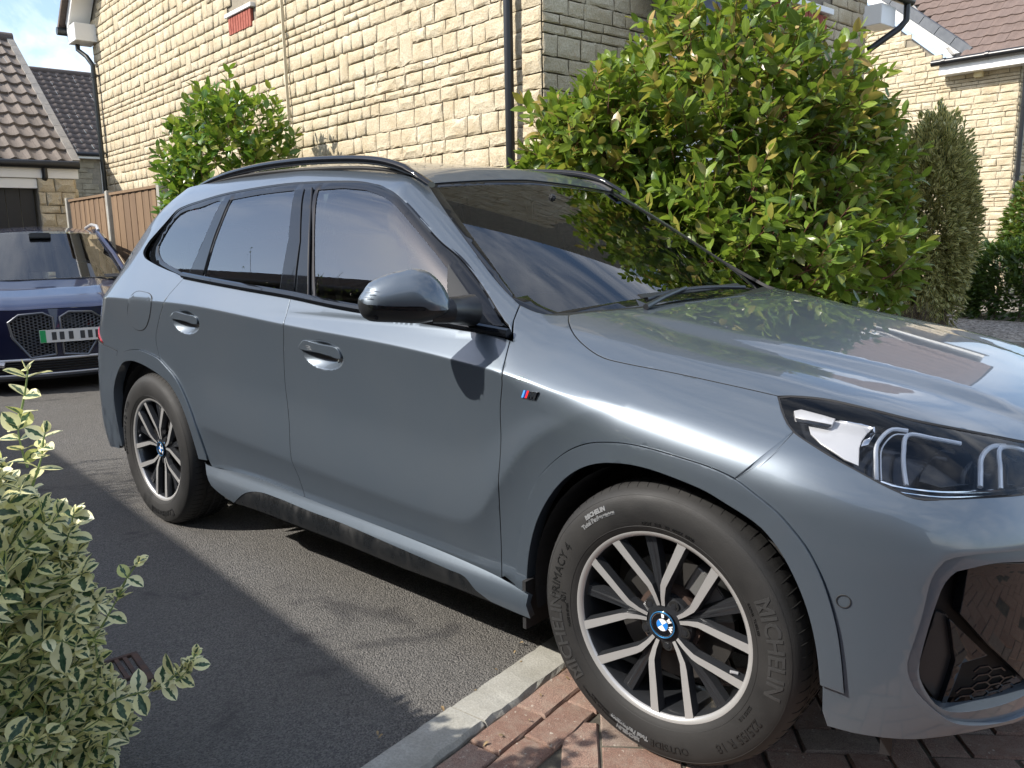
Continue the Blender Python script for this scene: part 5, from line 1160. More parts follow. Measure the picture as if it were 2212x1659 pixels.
for s in (1,):
    S_ = np.array([1, s, 1.])
    def put(name, V, ff, m, par=car):
        ff = ff if s > 0 else ff[:, ::-1]; o = mesh_np(name, V*S_, ff, m, par, True); return o
    Vb, fb = pillow('x', m2, m2, .045, .05, None, (W0-WN*.0, WX, -WN*1.0), sgn=1); fb = fb[:, ::-1]
    mr = put('door_mirror', Vb, fb, MAT['trim_black'])
    V, ff = pillow('x', capP, m2, .062, .075, None, (W0, WX, WN)); put('mirror_cap', V, ff, PT, mr)
    V, ff = pillow('x', lowP, m2, .058, .075, None, (W0, WX, WN)); put('mirror_housing', V, ff, MAT['trim_black'], mr)
    sl_ = crv(T_['m_slot'], .01, True); sl2 = np.stack([(sl_-W0)@WX, (sl_-W0)@np.array([0, 0, 1.])], -1); V, ff = pillow('x', sl2, m2, .0645, .075, None, (W0, WX, WN)); put('indicator', V, ff, MAT['gloss_black'], mr)
    for k in range(3):
        a_ = np.array([-.111-.004*k, .034-k*.0125]); P_ = [W0+WX*(a_[0]+j*.006)+np.array([0, 0, a_[1]-j*.0005])+WN*(.0445+.0032*j) for j in range(4)]
        mb = MB(); mb.tube(np.array(P_)*S_, .0012, 5); mb.build('mirror_fin', PT, mr)
    mb = MB(); c = W0-WX*.092+np.array([0, 0, -.047])+WN*.036; mb.tube([c*S_, (c+WN*.004)*S_], .0055, 10).tube([(c+WN*.004)*S_, (c+WN*.0055)*S_], .003, 10); mb.build('camera_lens', MAT['gloss_black'], mr, smooth=True)
    arm = MB(); arm.tube(np.array([W0+WX*.055+(0, 0, -.040), W0+WX*.10+(0, 0, -.036), [-.66, -.90, 1.078], [-.655, -.85, 1.075]])*S_, [.030, .036, .040, .046], 14)
    arm.build('mirror_arm', MAT['trim_black'], mr, smooth=True)
# ---- wiper blades
for dx, pts in ((0, [[-.437, -.30, 1.070], [-.452, -.15, 1.082], [-.452, .0, 1.085], [-.443, .15, 1.082], [-.425, .32, 1.072]]),):
    mb = MB(); mb.tube(crv(pts)+(0, 0, .006), .008, 8).obox((-.447, 0.0, 1.086), (.003, 0, .002), (0, .32, 0), (-.010, 0, .005)); wo_ = mb.build('wiper', MAT['trim_black'], car)
    MB().tube([(-.36, -.42, 1.065), (-.405, -.25, 1.082), (-.448, -.05, 1.098)], [.009, .008, .006], 8).build('wiper_arm', MAT['trim_black'], car, smooth=True)
mb = MB(); cw = crv([[-.50, -.69, 1.052], [-.44, -.42, 1.050], [-.405, -.2, 1.051], [-.395, 0, 1.052]]); cwf = jn(cw, (cw*MIR)[::-1]); V = []; 
for p in cwf: V += [p+(-.03, 0, .004), p+(.06, 0, -.02)]
mb.add(V, [(2*i, 2*i+1, 2*i+3, 2*i+2) for i in range(len(cwf)-1)]); mb.build('scuttle', MAT['trim_black'], car)
# ---- badges on the wing
B4 = T_['badge']; bN = grad(F, B4.mean(0)[None])[0]; o_ = B4[0]; ax = B4[3]-B4[0]; ay = B4[1]-B4[0]
for s in (1, -1):
    bd = MB(); S_ = np.array([1, s, 1.])
    def par(a, b, z0, z1, mi, sh=0):
        P_ = [o_+ax*a+bN*z0, o_+ax*b+bN*z0, o_+ax*b+ay+bN*z0, o_+ax*a+ay+bN*z0]; P_ += [p+bN*(z1-z0) for p in P_]
        bd.add(np.array(P_)*S_, [(0, 3, 2, 1), (4, 5, 6, 7), (0, 1, 5, 4), (1, 2, 6, 5), (2, 3, 7, 6), (3, 0, 4, 7)], mi)
    par(0, 1, -.002, .0025, 0); par(.03, .15, .0025, .0035, 1); par(.15, .27, .0025, .0035, 2); par(.27, .40, .0025, .0035, 3)
    for a, b in ((.44, .56), (.64, .74), (.84, .97)): par(a, b, .0025, .0055, 4)
    for (a, b) in ((.54, .68), (.70, .86)):
        P_ = [o_+ax*a+ay*(1 if a < .6 else .25)+bN*.0025, o_+ax*(a+.1)+ay*(1 if a < .6 else .25)+bN*.0025, o_+ax*(b+.02)+ay*(.25 if a < .6 else 1)+bN*.0025, o_+ax*(b-.08)+ay*(.25 if a < .6 else 1)+bN*.0025]; P_ += [p+bN*.003 for p in P_]
        bd.add(np.array(P_)*S_, [(0, 3, 2, 1), (4, 5, 6, 7), (0, 1, 5, 4), (1, 2, 6, 5), (2, 3, 7, 6), (3, 0, 4, 7)], 4)
    bd.build('wing_badge', [MAT['gloss_black'], MAT['m_lightblue'], MAT['m_darkblue'], MAT['m_red'], MAT['chrome']], car)
# ---- wheels
RT, RS, TW = .3525, .325, .112
def sidewall(r):          # outward bulge (towards the viewer) of the sidewall at radius r
    return np.interp(r, [.235, .245, .26, .285, .305, .325, .335, .345, .3525], [.004, .012, .0175, .0215, .021, .016, .008, -.006, -.030])
def wheel(cx, cy, steer, phase, texts, side=-1, roll=0.):
    o = empty('w', (0, 0, 0)); bpy.data.objects.remove(o)
    w = bpy.data.objects.new('wheel', None); link(w, car); w.location = (cx, cy, .3445); w.rotation_euler = (0, 0, steer if side < 0 else steer+math.pi)
    # local frame: x forward, -y outwards, z up ; angles measured as seen from outside
    def pol(r, a, d): return np.stack([r*np.cos(a), -d*np.ones_like(r*np.cos(a)), r*np.sin(a)], -1)
    # tyre
    n = 144; prof = [(r, sidewall(r)) for r in (.232, .238, .245, .252, .26, .272, .285, .295, .305, .315, .325, .331, .337, .342, .347)]
    prof += [(.3500, -.018), (.3520, -.032), (.3526, -.048)]
    gro = [(-.052, .345), (-.060, .345), (-.064, .3528), (-.088, .3530), (-.092, .345), (-.104, .345), (-.108, .3530), (-.132, .3530), (-.136, .345), (-.144, .345), (-.148, .3524)]
    prof += [(r, d) for d, r in gro]+[(.3495, -.186), (.335, -.205), (.30, -.212), (.25, -.205), (.235, -.195)]
    A = np.linspace(0, 2*math.pi, n, endpoint=False); V = np.concatenate([pol(np.full(n, r), A, d) for r, d in prof]); m = len(prof)
    Fq = np.array([(i*n+j, i*n+(j+1) % n, (i+1)*n+(j+1) % n, (i+1)*n+j) for i in range(m-1) for j in range(n)])
    ty = mesh_np('tyre', V, Fq, MAT['tyre'], w, True); ty.data.set_sharp_from_angle(angle=R(40))
    # sipes across the shoulder: thin dark slots standing a hair above the rubber
    mb = MB(); ns = 78
    for k in range(ns):
        a0 = 2*math.pi*k/ns; 
        path = [(.3405, -.006+.004, 0), (.3455, -.010, .004), (.3500, -.020, .009), (.3518, -.030, .012), (.3527, -.046, .013)]
        P_ = [pol(np.array([r+.0004]), np.array([a0+da]), d)[0] for r, d, da in path]; 
        mb.tube(P_, [.0008, .0011, .0014, .0015, .0013], 4, caps=False)
        for d0, d1 in ((-.066, -.086), (-.110, -.130), (-.150, -.178)):
            mb.tube([pol(np.array([.3532]), np.array([a0+.01]), d0)[0], pol(np.array([.3532]), np.array([a0+.022]), d1)[0]], .0012, 4, caps=False)
    tag(mb.build('tread_slots', plain('slot_black', (.003, .003, .003), .9) if 'slot_black' not in MAT else MAT['slot_black'], ty), kind='stuff')
    for rr in (.3295, .2535):
        mb = MB(); mb.tube([pol(np.array([rr]), np.array([a]), sidewall(rr)+.0003)[0] for a in np.linspace(0, 2*math.pi, 121)], .0007, 4, caps=False); mb.build('sidewall_rib', MAT['tyre'], ty)
    for txt, size, rad, ang, kind, flip in texts:
        TV, TF = text_pts(txt, size, kind != 'thin')
        if not len(TV): continue
        if flip: TV = TV*(-1, -1, 1)
        a = R(ang)-TV[:, 0]/rad; r = rad+TV[:, 1]; dd = sidewall(r)+.0016; X = pol(r, a, dd); X2 = X+np.array([0, .003, 0]); nV = len(X)
        Fb = [tuple(f)[::-1] for f in TF]
        # sides from boundary edges
        ec = {}
        for f in Fb:
            for i in range(len(f)): e = (f[i], f[(i+1) % len(f)]); ec[e] = ec.get(e, 0)+1
        sides = [(b, a_, a_+nV, b+nV) for (a_, b) in ec if (b, a_) not in ec]
        mesh_np('tyre_lettering', np.concatenate([X, X2]), Fb+sides, MAT['tyre_letter'] if kind == 'big' else (MAT['etched_grey'] if kind == 'print' else MAT['rubber_text']), ty)
    # rim barrel, outer lip
    lipp = [(.2345, -.002), (.2425, .0035), (.2415, .0062), (.2370, .0068), (.2265, .0025), (.2245, -.004)]
    n = 96; A = np.linspace(0, 2*math.pi, n, endpoint=False)
    V = np.concatenate([pol(np.full(n, r), A, d) for r, d in lipp]); Fq = np.array([(i*n+j, i*n+(j+1) % n, (i+1)*n+(j+1) % n, (i+1)*n+j) for i in range(len(lipp)-1) for j in range(n)])
    rim = mesh_np('rim', V, Fq, MAT['machined'], w, True)
    bar = [(.2245, -.004), (.221, -.012), (.218, -.030), (.214, -.060), (.212, -.12), (.225, -.17)]
    V = np.concatenate([pol(np.full(n, r), A, d) for r, d in bar]); Fq = np.array([(i*n+j, i*n+(j+1) % n, (i+1)*n+(j+1) % n, (i+1)*n+j) for i in range(len(bar)-1) for j in range(n)])
    mesh_np('rim_barrel', V, Fq, MAT['wheel_dark'], rim, True)
    # spokes: five V pairs with a lower dark spoke between their arms
    def spoke(path, wf, dp, top, body, name, chamf=.35):
        """path of (radial x, tangential y, outward d)"""
        P_ = np.array(path, float); t = np.gradient(P_[:, :2], axis=0); t /= np.linalg.norm(t, axis=1)[:, None]; nn = np.stack([-t[:, 1], t[:, 0]], -1); V = []
        wf = np.broadcast_to(wf, (len(P_),))
        for p, q, wi in zip(P_, nn, wf):
            V += [(p[0]+q[0]*wi, p[1]+q[1]*wi, p[2]), (p[0]-q[0]*wi, p[1]-q[1]*wi, p[2]), (p[0]-q[0]*(wi+.0055), p[1]-q[1]*(wi+.0055), p[2]-dp*.6), (p[0]-q[0]*wi*.8, p[1]-q[1]*wi*.8, p[2]-dp), (p[0]+q[0]*wi*.8, p[1]+q[1]*wi*.8, p[2]-dp), (p[0]+q[0]*(wi+.0055), p[1]+q[1]*(wi+.0055), p[2]-dp*.6)]
        V = np.array(V); Fc = []; M_ = []
        for i in range(len(P_)-1):
            for j in range(6): Fc.append((i*6+j, i*6+(j+1) % 6, (i+1)*6+(j+1) % 6, (i+1)*6+j)); M_.append(0 if j == 0 else 1)
        return V, Fc, M_
    for k in range(5):
        ph = R(phase+72*k); cs, sn_ = math.cos(ph), math.sin(ph)
        def place(V): return np.stack([V[:, 0]*cs-V[:, 1]*sn_, -V[:, 2], V[:, 0]*sn_+V[:, 1]*cs], -1)
        for sg in (1, -1):
            pts = [(.046, sg*.0065, -.018), (.070, sg*.0105, -.014), (.098, sg*.0185, -.010), (.112, sg*.0270, -.008), (.160, sg*.0600, -.003), (.200, sg*.0870, .001), (.2135, sg*.0965, .0025)]
            V, Fc, M_ = spoke(pts, [.0045, .0055, .0075, .0086, .0098, .0108, .0118], .034, 0, 0, '')
            sx = mesh_np('spoke', place(V), Fc if sg*1 > 0 else Fc, [MAT['machined'], MAT['wheel_dark']], rim, False, midx=M_)
        V, Fc, M_ = spoke([(.060, 0, -.026), (.10, 0, -.024), (.16, 0, -.022), (.225, 0, -.014)], [.005, .009, .0125, .0150], .030, 0, 0, '')
        mesh_np('spoke', place(V), Fc, [MAT['wheel_dark'], MAT['wheel_dark']], rim, False, midx=M_)
        V, Fc, M_ = spoke([(.080, 0, -.0225), (.16, 0, -.0205), (.215, 0, -.0145)], [.0012, .0018, .0025], .004, 0, 0, '')
        mesh_np('spoke_rib', place(V), Fc, [MAT['wheel_dark'], MAT['wheel_dark']], rim, False, midx=M_)
    # hub with bolt holes
    hb_ = MB(); n = 40; 
    for r0, d0, r1, d1 in ((.0, -.020, .036, -.020), (.036, -.020, .050, -.022), (.050, -.022, .070, -.030), (.070, -.030, .078, -.060)):
        V = [pol(np.array([r]), np.array([a]), d)[0] for r, d in ((r0, d0), (r1, d1)) for a in np.linspace(0, 2*math.pi, n, endpoint=False)]
        hb_.add(V, [(j, (j+1) % n, n+(j+1) % n, n+j) for j in range(n)])
    hb_.build('hub', MAT['wheel_dark'], rim, smooth=True)
    for k in range(5):
        a = R(phase+36+72*k); c = pol(np.array([.056]), np.array([a]), -.0225)[0]
        b = MB(); b.tube([c, c+(0, .001, 0)], .0135, 16); b.build('bolt_hole', MAT['slot_black'], rim); b = MB(); b.tube([c+(0, .0, 0), c+(0, -.0012, 0)], .0085, 6).tube([c+(0, -.0012, 0), c+(0, -.002, 0)], .0055, 12); b.build('bolt', MAT['wheel_dark'], rim)
    # roundel
    def disc(r0, r1, d, a0, a1, m, name, par_=None, th=.0006):
        b = MB(); q = max(3, int(abs(a1-a0)/R(8))); As = np.linspace(a0, a1, q+1); V = []
        for a in As: V += [pol(np.array([r0]), np.array([a]), d)[0], pol(np.array([r1]), np.array([a]), d)[0]]
        b.add(V, [(2*i, 2*i+1, 2*i+3, 2*i+2) for i in range(q)]); return b.build(name, m, par_ or rim)
    cp = disc(.0, .0335, -.0125, 0, 2*math.pi, MAT['gloss_black'], 'centre_cap')
    b = MB(); b.tube([pol(np.array([0.]), np.array([0.]), -.022)[0], pol(np.array([0.]), np.array([0.]), -.0127)[0]], .0335, 32); b.build('cap_body', MAT['gloss_black'], rim, smooth=True)
    for rr, w_, m_ in ((.0325, .0016, MAT['ring_blue']), (.0290, .0008, MAT['chrome']), (.0158, .0007, MAT['chrome'])):
        b = MB(); b.tube([pol(np.array([rr]), np.array([a]), -.0122)[0] for a in np.linspace(0, 2*math.pi, 49)], w_, 6, caps=False); b.build('cap_ring', m_, rim, smooth=True)
    for k in range(4): disc(0, .0152, -.0118, roll+math.pi/2*k, roll+math.pi/2*(k+1), MAT['badge_blue'] if k % 2 else MAT['badge_white'], 'emblem_quarter')
    for ch, an in (('B', 50), ('M', 0), ('W', -50)):
        TV, TF = text_pts(ch, .0125, True); a = roll-R(0)+R(an)+R(45)*0-TV[:, 0]/.0225; X = pol(.0225+TV[:, 1], a, -.0119); mesh_np('emblem_letter', X, [tuple(f)[::-1] for f in TF], MAT['badge_white'], rim)
    # brake
    b = MB(); b.tube([(0, .075, 0), (0, .098, 0)], .158, 48); b.build('brake_disc', MAT['brake_steel'], w, smooth=True)
    b = MB(); b.tube([(0, .045, 0), (0, .076, 0)], .085, 32); b.build('disc_bell', MAT['brake_rust'], w, smooth=True)
    b = MB(); a0, a1 = (R(15), R(65)); As = np.linspace(a0, a1, 8); V = []
    for a in As: V += [pol(np.array([.105]), np.array([a]), -.045)[0], pol(np.array([.172]), np.array([a]), -.045)[0], pol(np.array([.172]), np.array([a]), -.11)[0], pol(np.array([.105]), np.array([a]), -.11)[0]]
    b.add(V, [(4*i+j, 4*i+(j+1) % 4, 4*i+4+(j+1) % 4, 4*i+4+j) for i in range(7) for j in range(4)]+[(0, 1, 2, 3), (31, 30, 29, 28)]); b.build('brake_caliper', plain('caliper_grey', (.22, .22, .215), .45, .6) if 'caliper_grey' not in MAT else MAT['caliper_grey'], w, bevel=.003)
    # valve
    a = R(-17 if phase > 95 else 170); c = pol(np.array([.205]), np.array([a]), -.012)[0]; dv_ = pol(np.array([-.018]), np.array([a]), 0.)[0]; b = MB(); b.tube([c, c+dv_*.8+(0, -.010, 0)], .0038, 10); b.build('valve', MAT['satin_silver'], rim, smooth=True)
    return w
plain('rubber_text', (.012, .012, .012), .40); plain('slot_black', (.003, .003, .003), .9)
FT_ = [('MICHELIN', .052, .296, 8, 'big', 0), ('225/55 R 18', .030, .296, -42, 'thin', 0), ('OUTSIDE', .026, .298, -82, 'thin', 0), ('MICHELIN', .052, .296, 200, 'big', 0), ('PRIMACY 4', .034, .296, 164, 'thin', 0),
       ('MICHELIN\nTotal Performance', .0150, .303, 124, 'print', 0), ('MICHELIN\nTotal Performance', .0150, .303, -104, 'print', 0), ('A01', .020, .272, 178, 'thin', 0), ('DOT  1H1  YR  02BX  0820', .012, .262, 84, 'thin', 0), ('MADE IN SPAIN', .009, .262, 188, 'thin', 0), ('TREADWEAR 240  TRACTION A\nTEMPERATURE A', .0085, .300, -122, 'thin', 0), ('RADIAL  TUBELESS', .009, .262, 22, 'thin', 0), ('225/55 R18', .011, .266, -30, 'thin', 0)]
RT_ = [('Continental', .050, .297, -82, 'thin', 0), ('EcoContact 6 Q  * MO', .030, .296, 165, 'thin', 0)]
YW = -.889
wheel(0, YW, .055, 99.7, FT_, roll=R(38)); wheel(-2.692, YW-.004, 0, 89, RT_, roll=R(20))
wheel(0, -YW, .055, 99.7, [], side=1); wheel(-2.692, -YW, 0, 60, [], side=1)
# arch linings and underbody
for cx in (0, -2.692):
    for s in (1, -1):
        b = MB(); n = 24; V = []
        for i in range(n+1):
            a = math.pi*(1.12*i/n-.06); 
            for y in (.885, .60): V.append((cx+.402*math.cos(a), s*y*1.0, .345+.402*math.sin(a)))
        b.add(V, [(2*i, 2*i+1, 2*i+3, 2*i+2) for i in range(n)]); b.box((cx-.42, min(s*.58, s*.6), .18), (cx+.42, max(s*.58, s*.6), .75)); b.build('wheel_arch_lining', MAT['arch_lining'], car)
b = MB(); b.box((-2.2, -.84, .20), (-.5, .84, .235)).box((-3.45, -.60, .24), (.60, .60, .27)).box((-.62, -.80, .24), (-.50, .80, .98)).box((.44, -.72, .22), (.58, .72, .26)).box((-2.15, -.83, .24), (-.5, -.80, .40)).box((-2.15, .80, .24), (-.5, .83, .40))
b.box((.40, -.60, .3), (.44, .60, .78)); b.build('underbody', MAT['arch_lining'], car)
b = MB(); b.obox((-.435, -.84, .27), (.006, 0, 0), (0, .055, 0), (0, 0, .07)); b.build('mud_flap', MAT['rubber'], car)
b = MB(); b.obox((.475, -.70, .17), (.012, .004, 0), (0, .003, 0), (0, 0, .05)); b.build('air_deflector', MAT['trim_black'], car)
# ---- cabin
b = MB(); b.box((-1.0, -.74, .55), (-.50, .74, .93)).obox((-.70, 0, .97), (.20, 0, .03), (0, .70, 0), (-.008, 0, .045)); b.build('dashboard', MAT['interior_dark'], car, bevel=.03)
b = MB(); b.obox((-.66, 0, 1.035), (.10, 0, .01), (0, .26, 0), (0, 0, .012)); b.build('dash_top', MAT['interior_grey'], car, bevel=.008)
for y in (-.37, .37):
    st = MB(); st.obox((-1.42, y, .66), (.26, 0, .03), (0, .24, 0), (-.01, 0, .08)); so_ = st.build('seat', MAT['interior_dark'], car, bevel=.05)
    MB().obox((-1.72, y, .98), (.06, 0, .015), (0, .23, 0), (-.085, 0, .33)).build('backrest', MAT['interior_dark'], so_, bevel=.05)
    MB().obox((-1.80, y, 1.36), (.045, 0, .01), (0, .13, 0), (-.02, 0, .10)).build('headrest', MAT['interior_dark'], so_, bevel=.04)
st = MB(); st.obox((-2.4, 0, .66), (.28, 0, .03), (0, .66, 0), (-.01, 0, .09)); so_ = st.build('rear_seat', MAT['interior_dark'], car, bevel=.05)
MB().obox((-2.72, 0, .98), (.07, 0, .015), (0, .64, 0), (-.09, 0, .30)).build('backrest', MAT['interior_dark'], so_, bevel=.05)
for y in (-.4, 0, .4): MB().obox((-2.80, y, 1.28), (.04, 0, .01), (0, .12, 0), (-.02, 0, .07)).build('headrest', MAT['interior_dark'], so_, bevel=.03)
b = MB(); c = np.array([-1.03, -.37, .98]); b.tube([c+.19*(math.cos(t)*np.array([0, 1, 0])+math.sin(t)*np.array([-.42, 0, .91])) for t in np.linspace(0, 2*math.pi, 33)], .015, 8, caps=False).obox(c+(.02, 0, -.01), (.02, 0, 0), (0, .06, 0), (-.03, 0, .05)).obox(c, (.004, 0, 0), (0, .18, 0), (0, 0, .015)); b.build('steering_wheel', MAT['interior_dark'], car, smooth=True)
b = MB(); b.obox((-1.08, 0, 1.37), (.02, 0, .0), (0, .12, 0), (0, 0, .035)).tube([(-1.08, 0, 1.40), (-1.06, 0, 1.43)], .015, 8); b.build('interior_mirror', MAT['interior_dark'], car, bevel=.01)
b = MB(); b.box((-3.2, -.80, .50), (-.5, .80, .52)).box((-2.2, -.86, .5), (-.55, -.80, .98)).box((-2.2, .80, .5), (-.55, .86, .98)).box((-3.1, -.84, .6), (-2.2, -.78, 1.02)).box((-3.1, .78, .6), (-2.2, .84, 1.02)).box((-3.15, -.75, .6), (-3.0, .75, 1.0)); b.build('cabin_trim', MAT['interior_dark'], car)
for y in (-.695, .695): MB().obox((-1.66, y, 1.27), (.055, 0, 0), (0, .012, 0), (0, -.075*np.sign(y)*1.0, .20)).build('pillar_trim', MAT['interior_grey'], car)
# ================================================================== dark blue car behind
m_paint('blue_paint', (.008, .012, .050), .40, .30, .03, .03)
c2 = empty('parked_car', (-6.79, .10, 0), R(-16.5), 'dark blue estate car with roof rails facing the camera behind the grey car', 'car')
def grid(name, fn, nu, nv, m, par=c2, smooth=True, mirror=False):
    V = np.array([fn(i/(nu-1), j/(nv-1)) for i in range(nu) for j in range(nv)]); Fq = np.array([(i*nv+j, (i+1)*nv+j, (i+1)*nv+j+1, i*nv+j+1) for i in range(nu-1) for j in range(nv-1)])
    return mesh_np(name, V, Fq, m, par, smooth)
XS = [-4.55, -4.3, -3.6, -2.6, -1.6, -1.0, -.6, -.3, -.12]
def hw(X, Z): 
    w = np.interp(X, [-4.6, -4.2, -3, -1.2, -.7, -.35, -.15, 0], [.78, .90, .93, .93, .91, .85, .78, .70]); 
    return w-.05*max(0, .4-Z)/.2-.9*max(0, Z-.62)**1.6
def bonz(X, Y): return np.interp(X, [-1.25, -1.0, -.6, -.3, -.12, 0], [.955, .94, .885, .825, .765, .70])-.05*Y*Y-.12*abs(Y)**5+.012*(1 if abs(Y) < .55 else 0)*math.exp(-((abs(Y)-.42)/.09)**2)
grid('bonnet', lambda u, v: (-1.16+1.10*u, (v-.5)*1.66*(1-.10*u*u), bonz(-1.16+1.10*u, (v-.5)*1.66*(1-.10*u*u))), 26, 41, MAT['blue_paint'])
for s in (1, -1):
    o = grid('side_panel', lambda u, v: (-4.5+4.42*u, s*hw(-4.5+4.42*u, .22+.66*v), .22+(.66 if -4.5+4.42*u < -1.1 else .66-.16*((-4.5+4.42*u+1.1)/1.1)**2)*v), 60, 12, MAT['blue_paint'])
    grid('side_window', lambda u, v: (-4.1+2.75*u+.45*v*(u > .5)*-1, s*(.86-.24*v), .90+.44*v), 12, 4, MAT['gloss_black'])
def fas(Y, Z): return .02-.30*Y*Y-.35*max(0, abs(Y)-.55)**1.5-.10*max(0, Z-.55)-.06*max(0, .30-Z)*3
grid('front_bumper', lambda u, v: (fas((u-.5)*1.68, .17+.56*v), (u-.5)*1.68, .17+.56*v), 50, 16, MAT['blue_paint'])
# kidney grille with honeycomb, rimmed in silver
def proud(Y, Z, d): return (fas(Y, Z)+d, Y, Z)
for s in (1, -1):
    out = [(.03*s, .34), (.03*s, .66), (.10*s, .70), (.28*s, .69), (.36*s, .63), (.34*s, .50), (.22*s, .32)]
    mb = MB(); V = [proud(y, z, .010) for y, z in out]; mb.add(V+[proud(s*.22, .52, .012)], [(i, (i+1) % 7, 7) for i in range(7)]); gk = mb.build('kidney_grille', MAT['gloss_black'], c2)
    mb = MB(); mb.tube([proud(y, z, .022) for y, z in out+[out[0]]], .011, 8); mb.build('grille_rim', MAT.get('dark_chrome') or plain('dark_chrome', (.16, .17, .19), .3, .6), gk, smooth=True)
    mb = MB()
    for r in range(14):
        for c_ in range(16):
            y = .04+.030*c_; z = .335+.026*r+(.013 if c_ % 2 else 0)
            if y > .36 or not inpoly(np.array([[y, z]]), np.array([(abs(a), b) for a, b in out]))[0]: continue
            mb.tube([proud(s*(y+.016*math.cos(t)), z+.014*math.sin(t), .018) for t in np.linspace(0, 2*math.pi, 7)], .0032, 4, caps=False)
    tag(mb.build('honeycomb', MAT['dark_chrome'], gk), kind='stuff')
    mb = MB(); V = [proud(y*s, z, .012) for y, z in ((.52, .66), (.62, .70), (.80, .70), (.80, .62), (.58, .60))]; mb.add(V, [(0, 1, 2, 3, 4)]); hl2 = mb.build('headlight', MAT['gloss_black'], c2)
    mb = MB(); mb.tube([proud(s*y, z, .018) for y, z in ((.56, .67), (.62, .62), (.70, .63), (.72, .67))], .006, 6); mb.build('light_guide', MAT['satin_silver'], hl2)
    mb = MB(); mb.tube([proud(s*y, z, .014) for y, z in ((.80, .36), (.62, .33), (.42, .27))], .030, 6); mb.build('bumper_accent', MAT['satin_silver'], c2, smooth=True)
MB().obox((.055, .12, .50), (.004, 0, 0), (0, .26, 0), (0, 0, .055)).build('number_plate', plain('plate_white', (.72, .72, .70), .4), c2)
np_ = MB(); np_.obox((.061, -.115, .50), (.001, 0, 0), (0, .022, 0), (0, 0, .052)); np_.build('plate_stripe', plain('ev_green', (.02, .38, .12), .4), c2)
for y in (-.13, -.07, .0, .09, .15, .21): MB().obox((.061, y+.10, .50), (.001, 0, 0), (0, .018, 0), (0, 0, .034)).build('plate_character', MAT['interior_grey'], c2)
mb = MB(); mb.add([proud(y, z, .012) for y, z in ((-.66, .20), (.66, .20), (.58, .285), (-.58, .285))], [(0, 1, 2, 3)]); lg = MB(); 
grid('lower_intake', lambda u, v: (fas((u-.5)*1.3, .19+.10*v)+.014, (u-.5)*1.3, .19+.10*v), 24, 3, MAT['gloss_black'])
for z in (.205, .228, .252, .272):
    mb = MB(); mb.tube([proud(y, z, .022) for y in np.linspace(-.6, .6, 15)], .005, 4); mb.build('slat', MAT['trim_black'], c2)
for z, r_ in ((.305, .012), (.172, .008)):
    mb = MB(); mb.tube([proud(y, z, .018) for y in np.linspace(-.62, .62, 15)], r_, 6); mb.build('bumper_trim', MAT['satin_silver'], c2, smooth=True)
mb = MB(); c = 0; mb.tube([proud(y, .15, .0) for y in np.linspace(-.66, .66, 15)], .03, 6); mb.build('front_lip', MAT['trim_black'], c2)
# screen, roof, pillars, rails
def hdw(v): return .74-.17*v
grid('windscreen', lambda u, v: (-1.16-.86*v-.10*(2*u-1)**2*(1-.3*v), (2*u-1)*hdw(v), .945+.475*v-.03*(2*u-1)**2), 21, 9, MAT['screen_glass'])
grid('roof', lambda u, v: (-2.02-2.2*v-.06*(2*u-1)**2*(v < .1), (2*u-1)*(.57+.02*v), 1.42+.075*math.sin(min(1, v*1.6)*1.57)-.05*(2*u-1)**2-.12*max(0, v-.7)), 15, 14, MAT['blue_paint'])
grid('rear_screen', lambda u, v: (-4.22-.3*v, (2*u-1)*(.59+.14*v), 1.42-.5*v), 5, 4, MAT['gloss_black'])
MB().box((-1.7, -.72, .85), (-1.18, .72, .93)).box((-4.4, -.8, .3), (-1.2, .8, .6)).build('dashboard', MAT['interior_dark'], c2)
for y in (-.36, .36):
    st = MB(); st.obox((-2.5, y, .95), (.07, 0, 0), (0, .23, 0), (-.06, 0, .30)).obox((-2.56, y, 1.30), (.04, 0, 0), (0, .12, 0), (0, 0, .09)); st.build('seat', MAT['interior_dark'], c2, bevel=.03)
MB().obox((-1.92, 0, 1.375), (.05, 0, 0), (0, .10, 0), (0, 0, .028)).build('sensor_housing', MAT['interior_grey'], c2, bevel=.01)
MB().tube([(-1.45+.14*math.sin(t)*-.4, .36+.17*math.cos(t), .95+.15*math.sin(t)) for t in np.linspace(0, 6.28, 25)], .013, 6, caps=False).build('steering_wheel', MAT['interior_dark'], c2)
MB().obox((-1.14, 0, .948), (.05, 0, 0), (0, .74, 0), (0, 0, .004)).build('scuttle', MAT['trim_black'], c2)
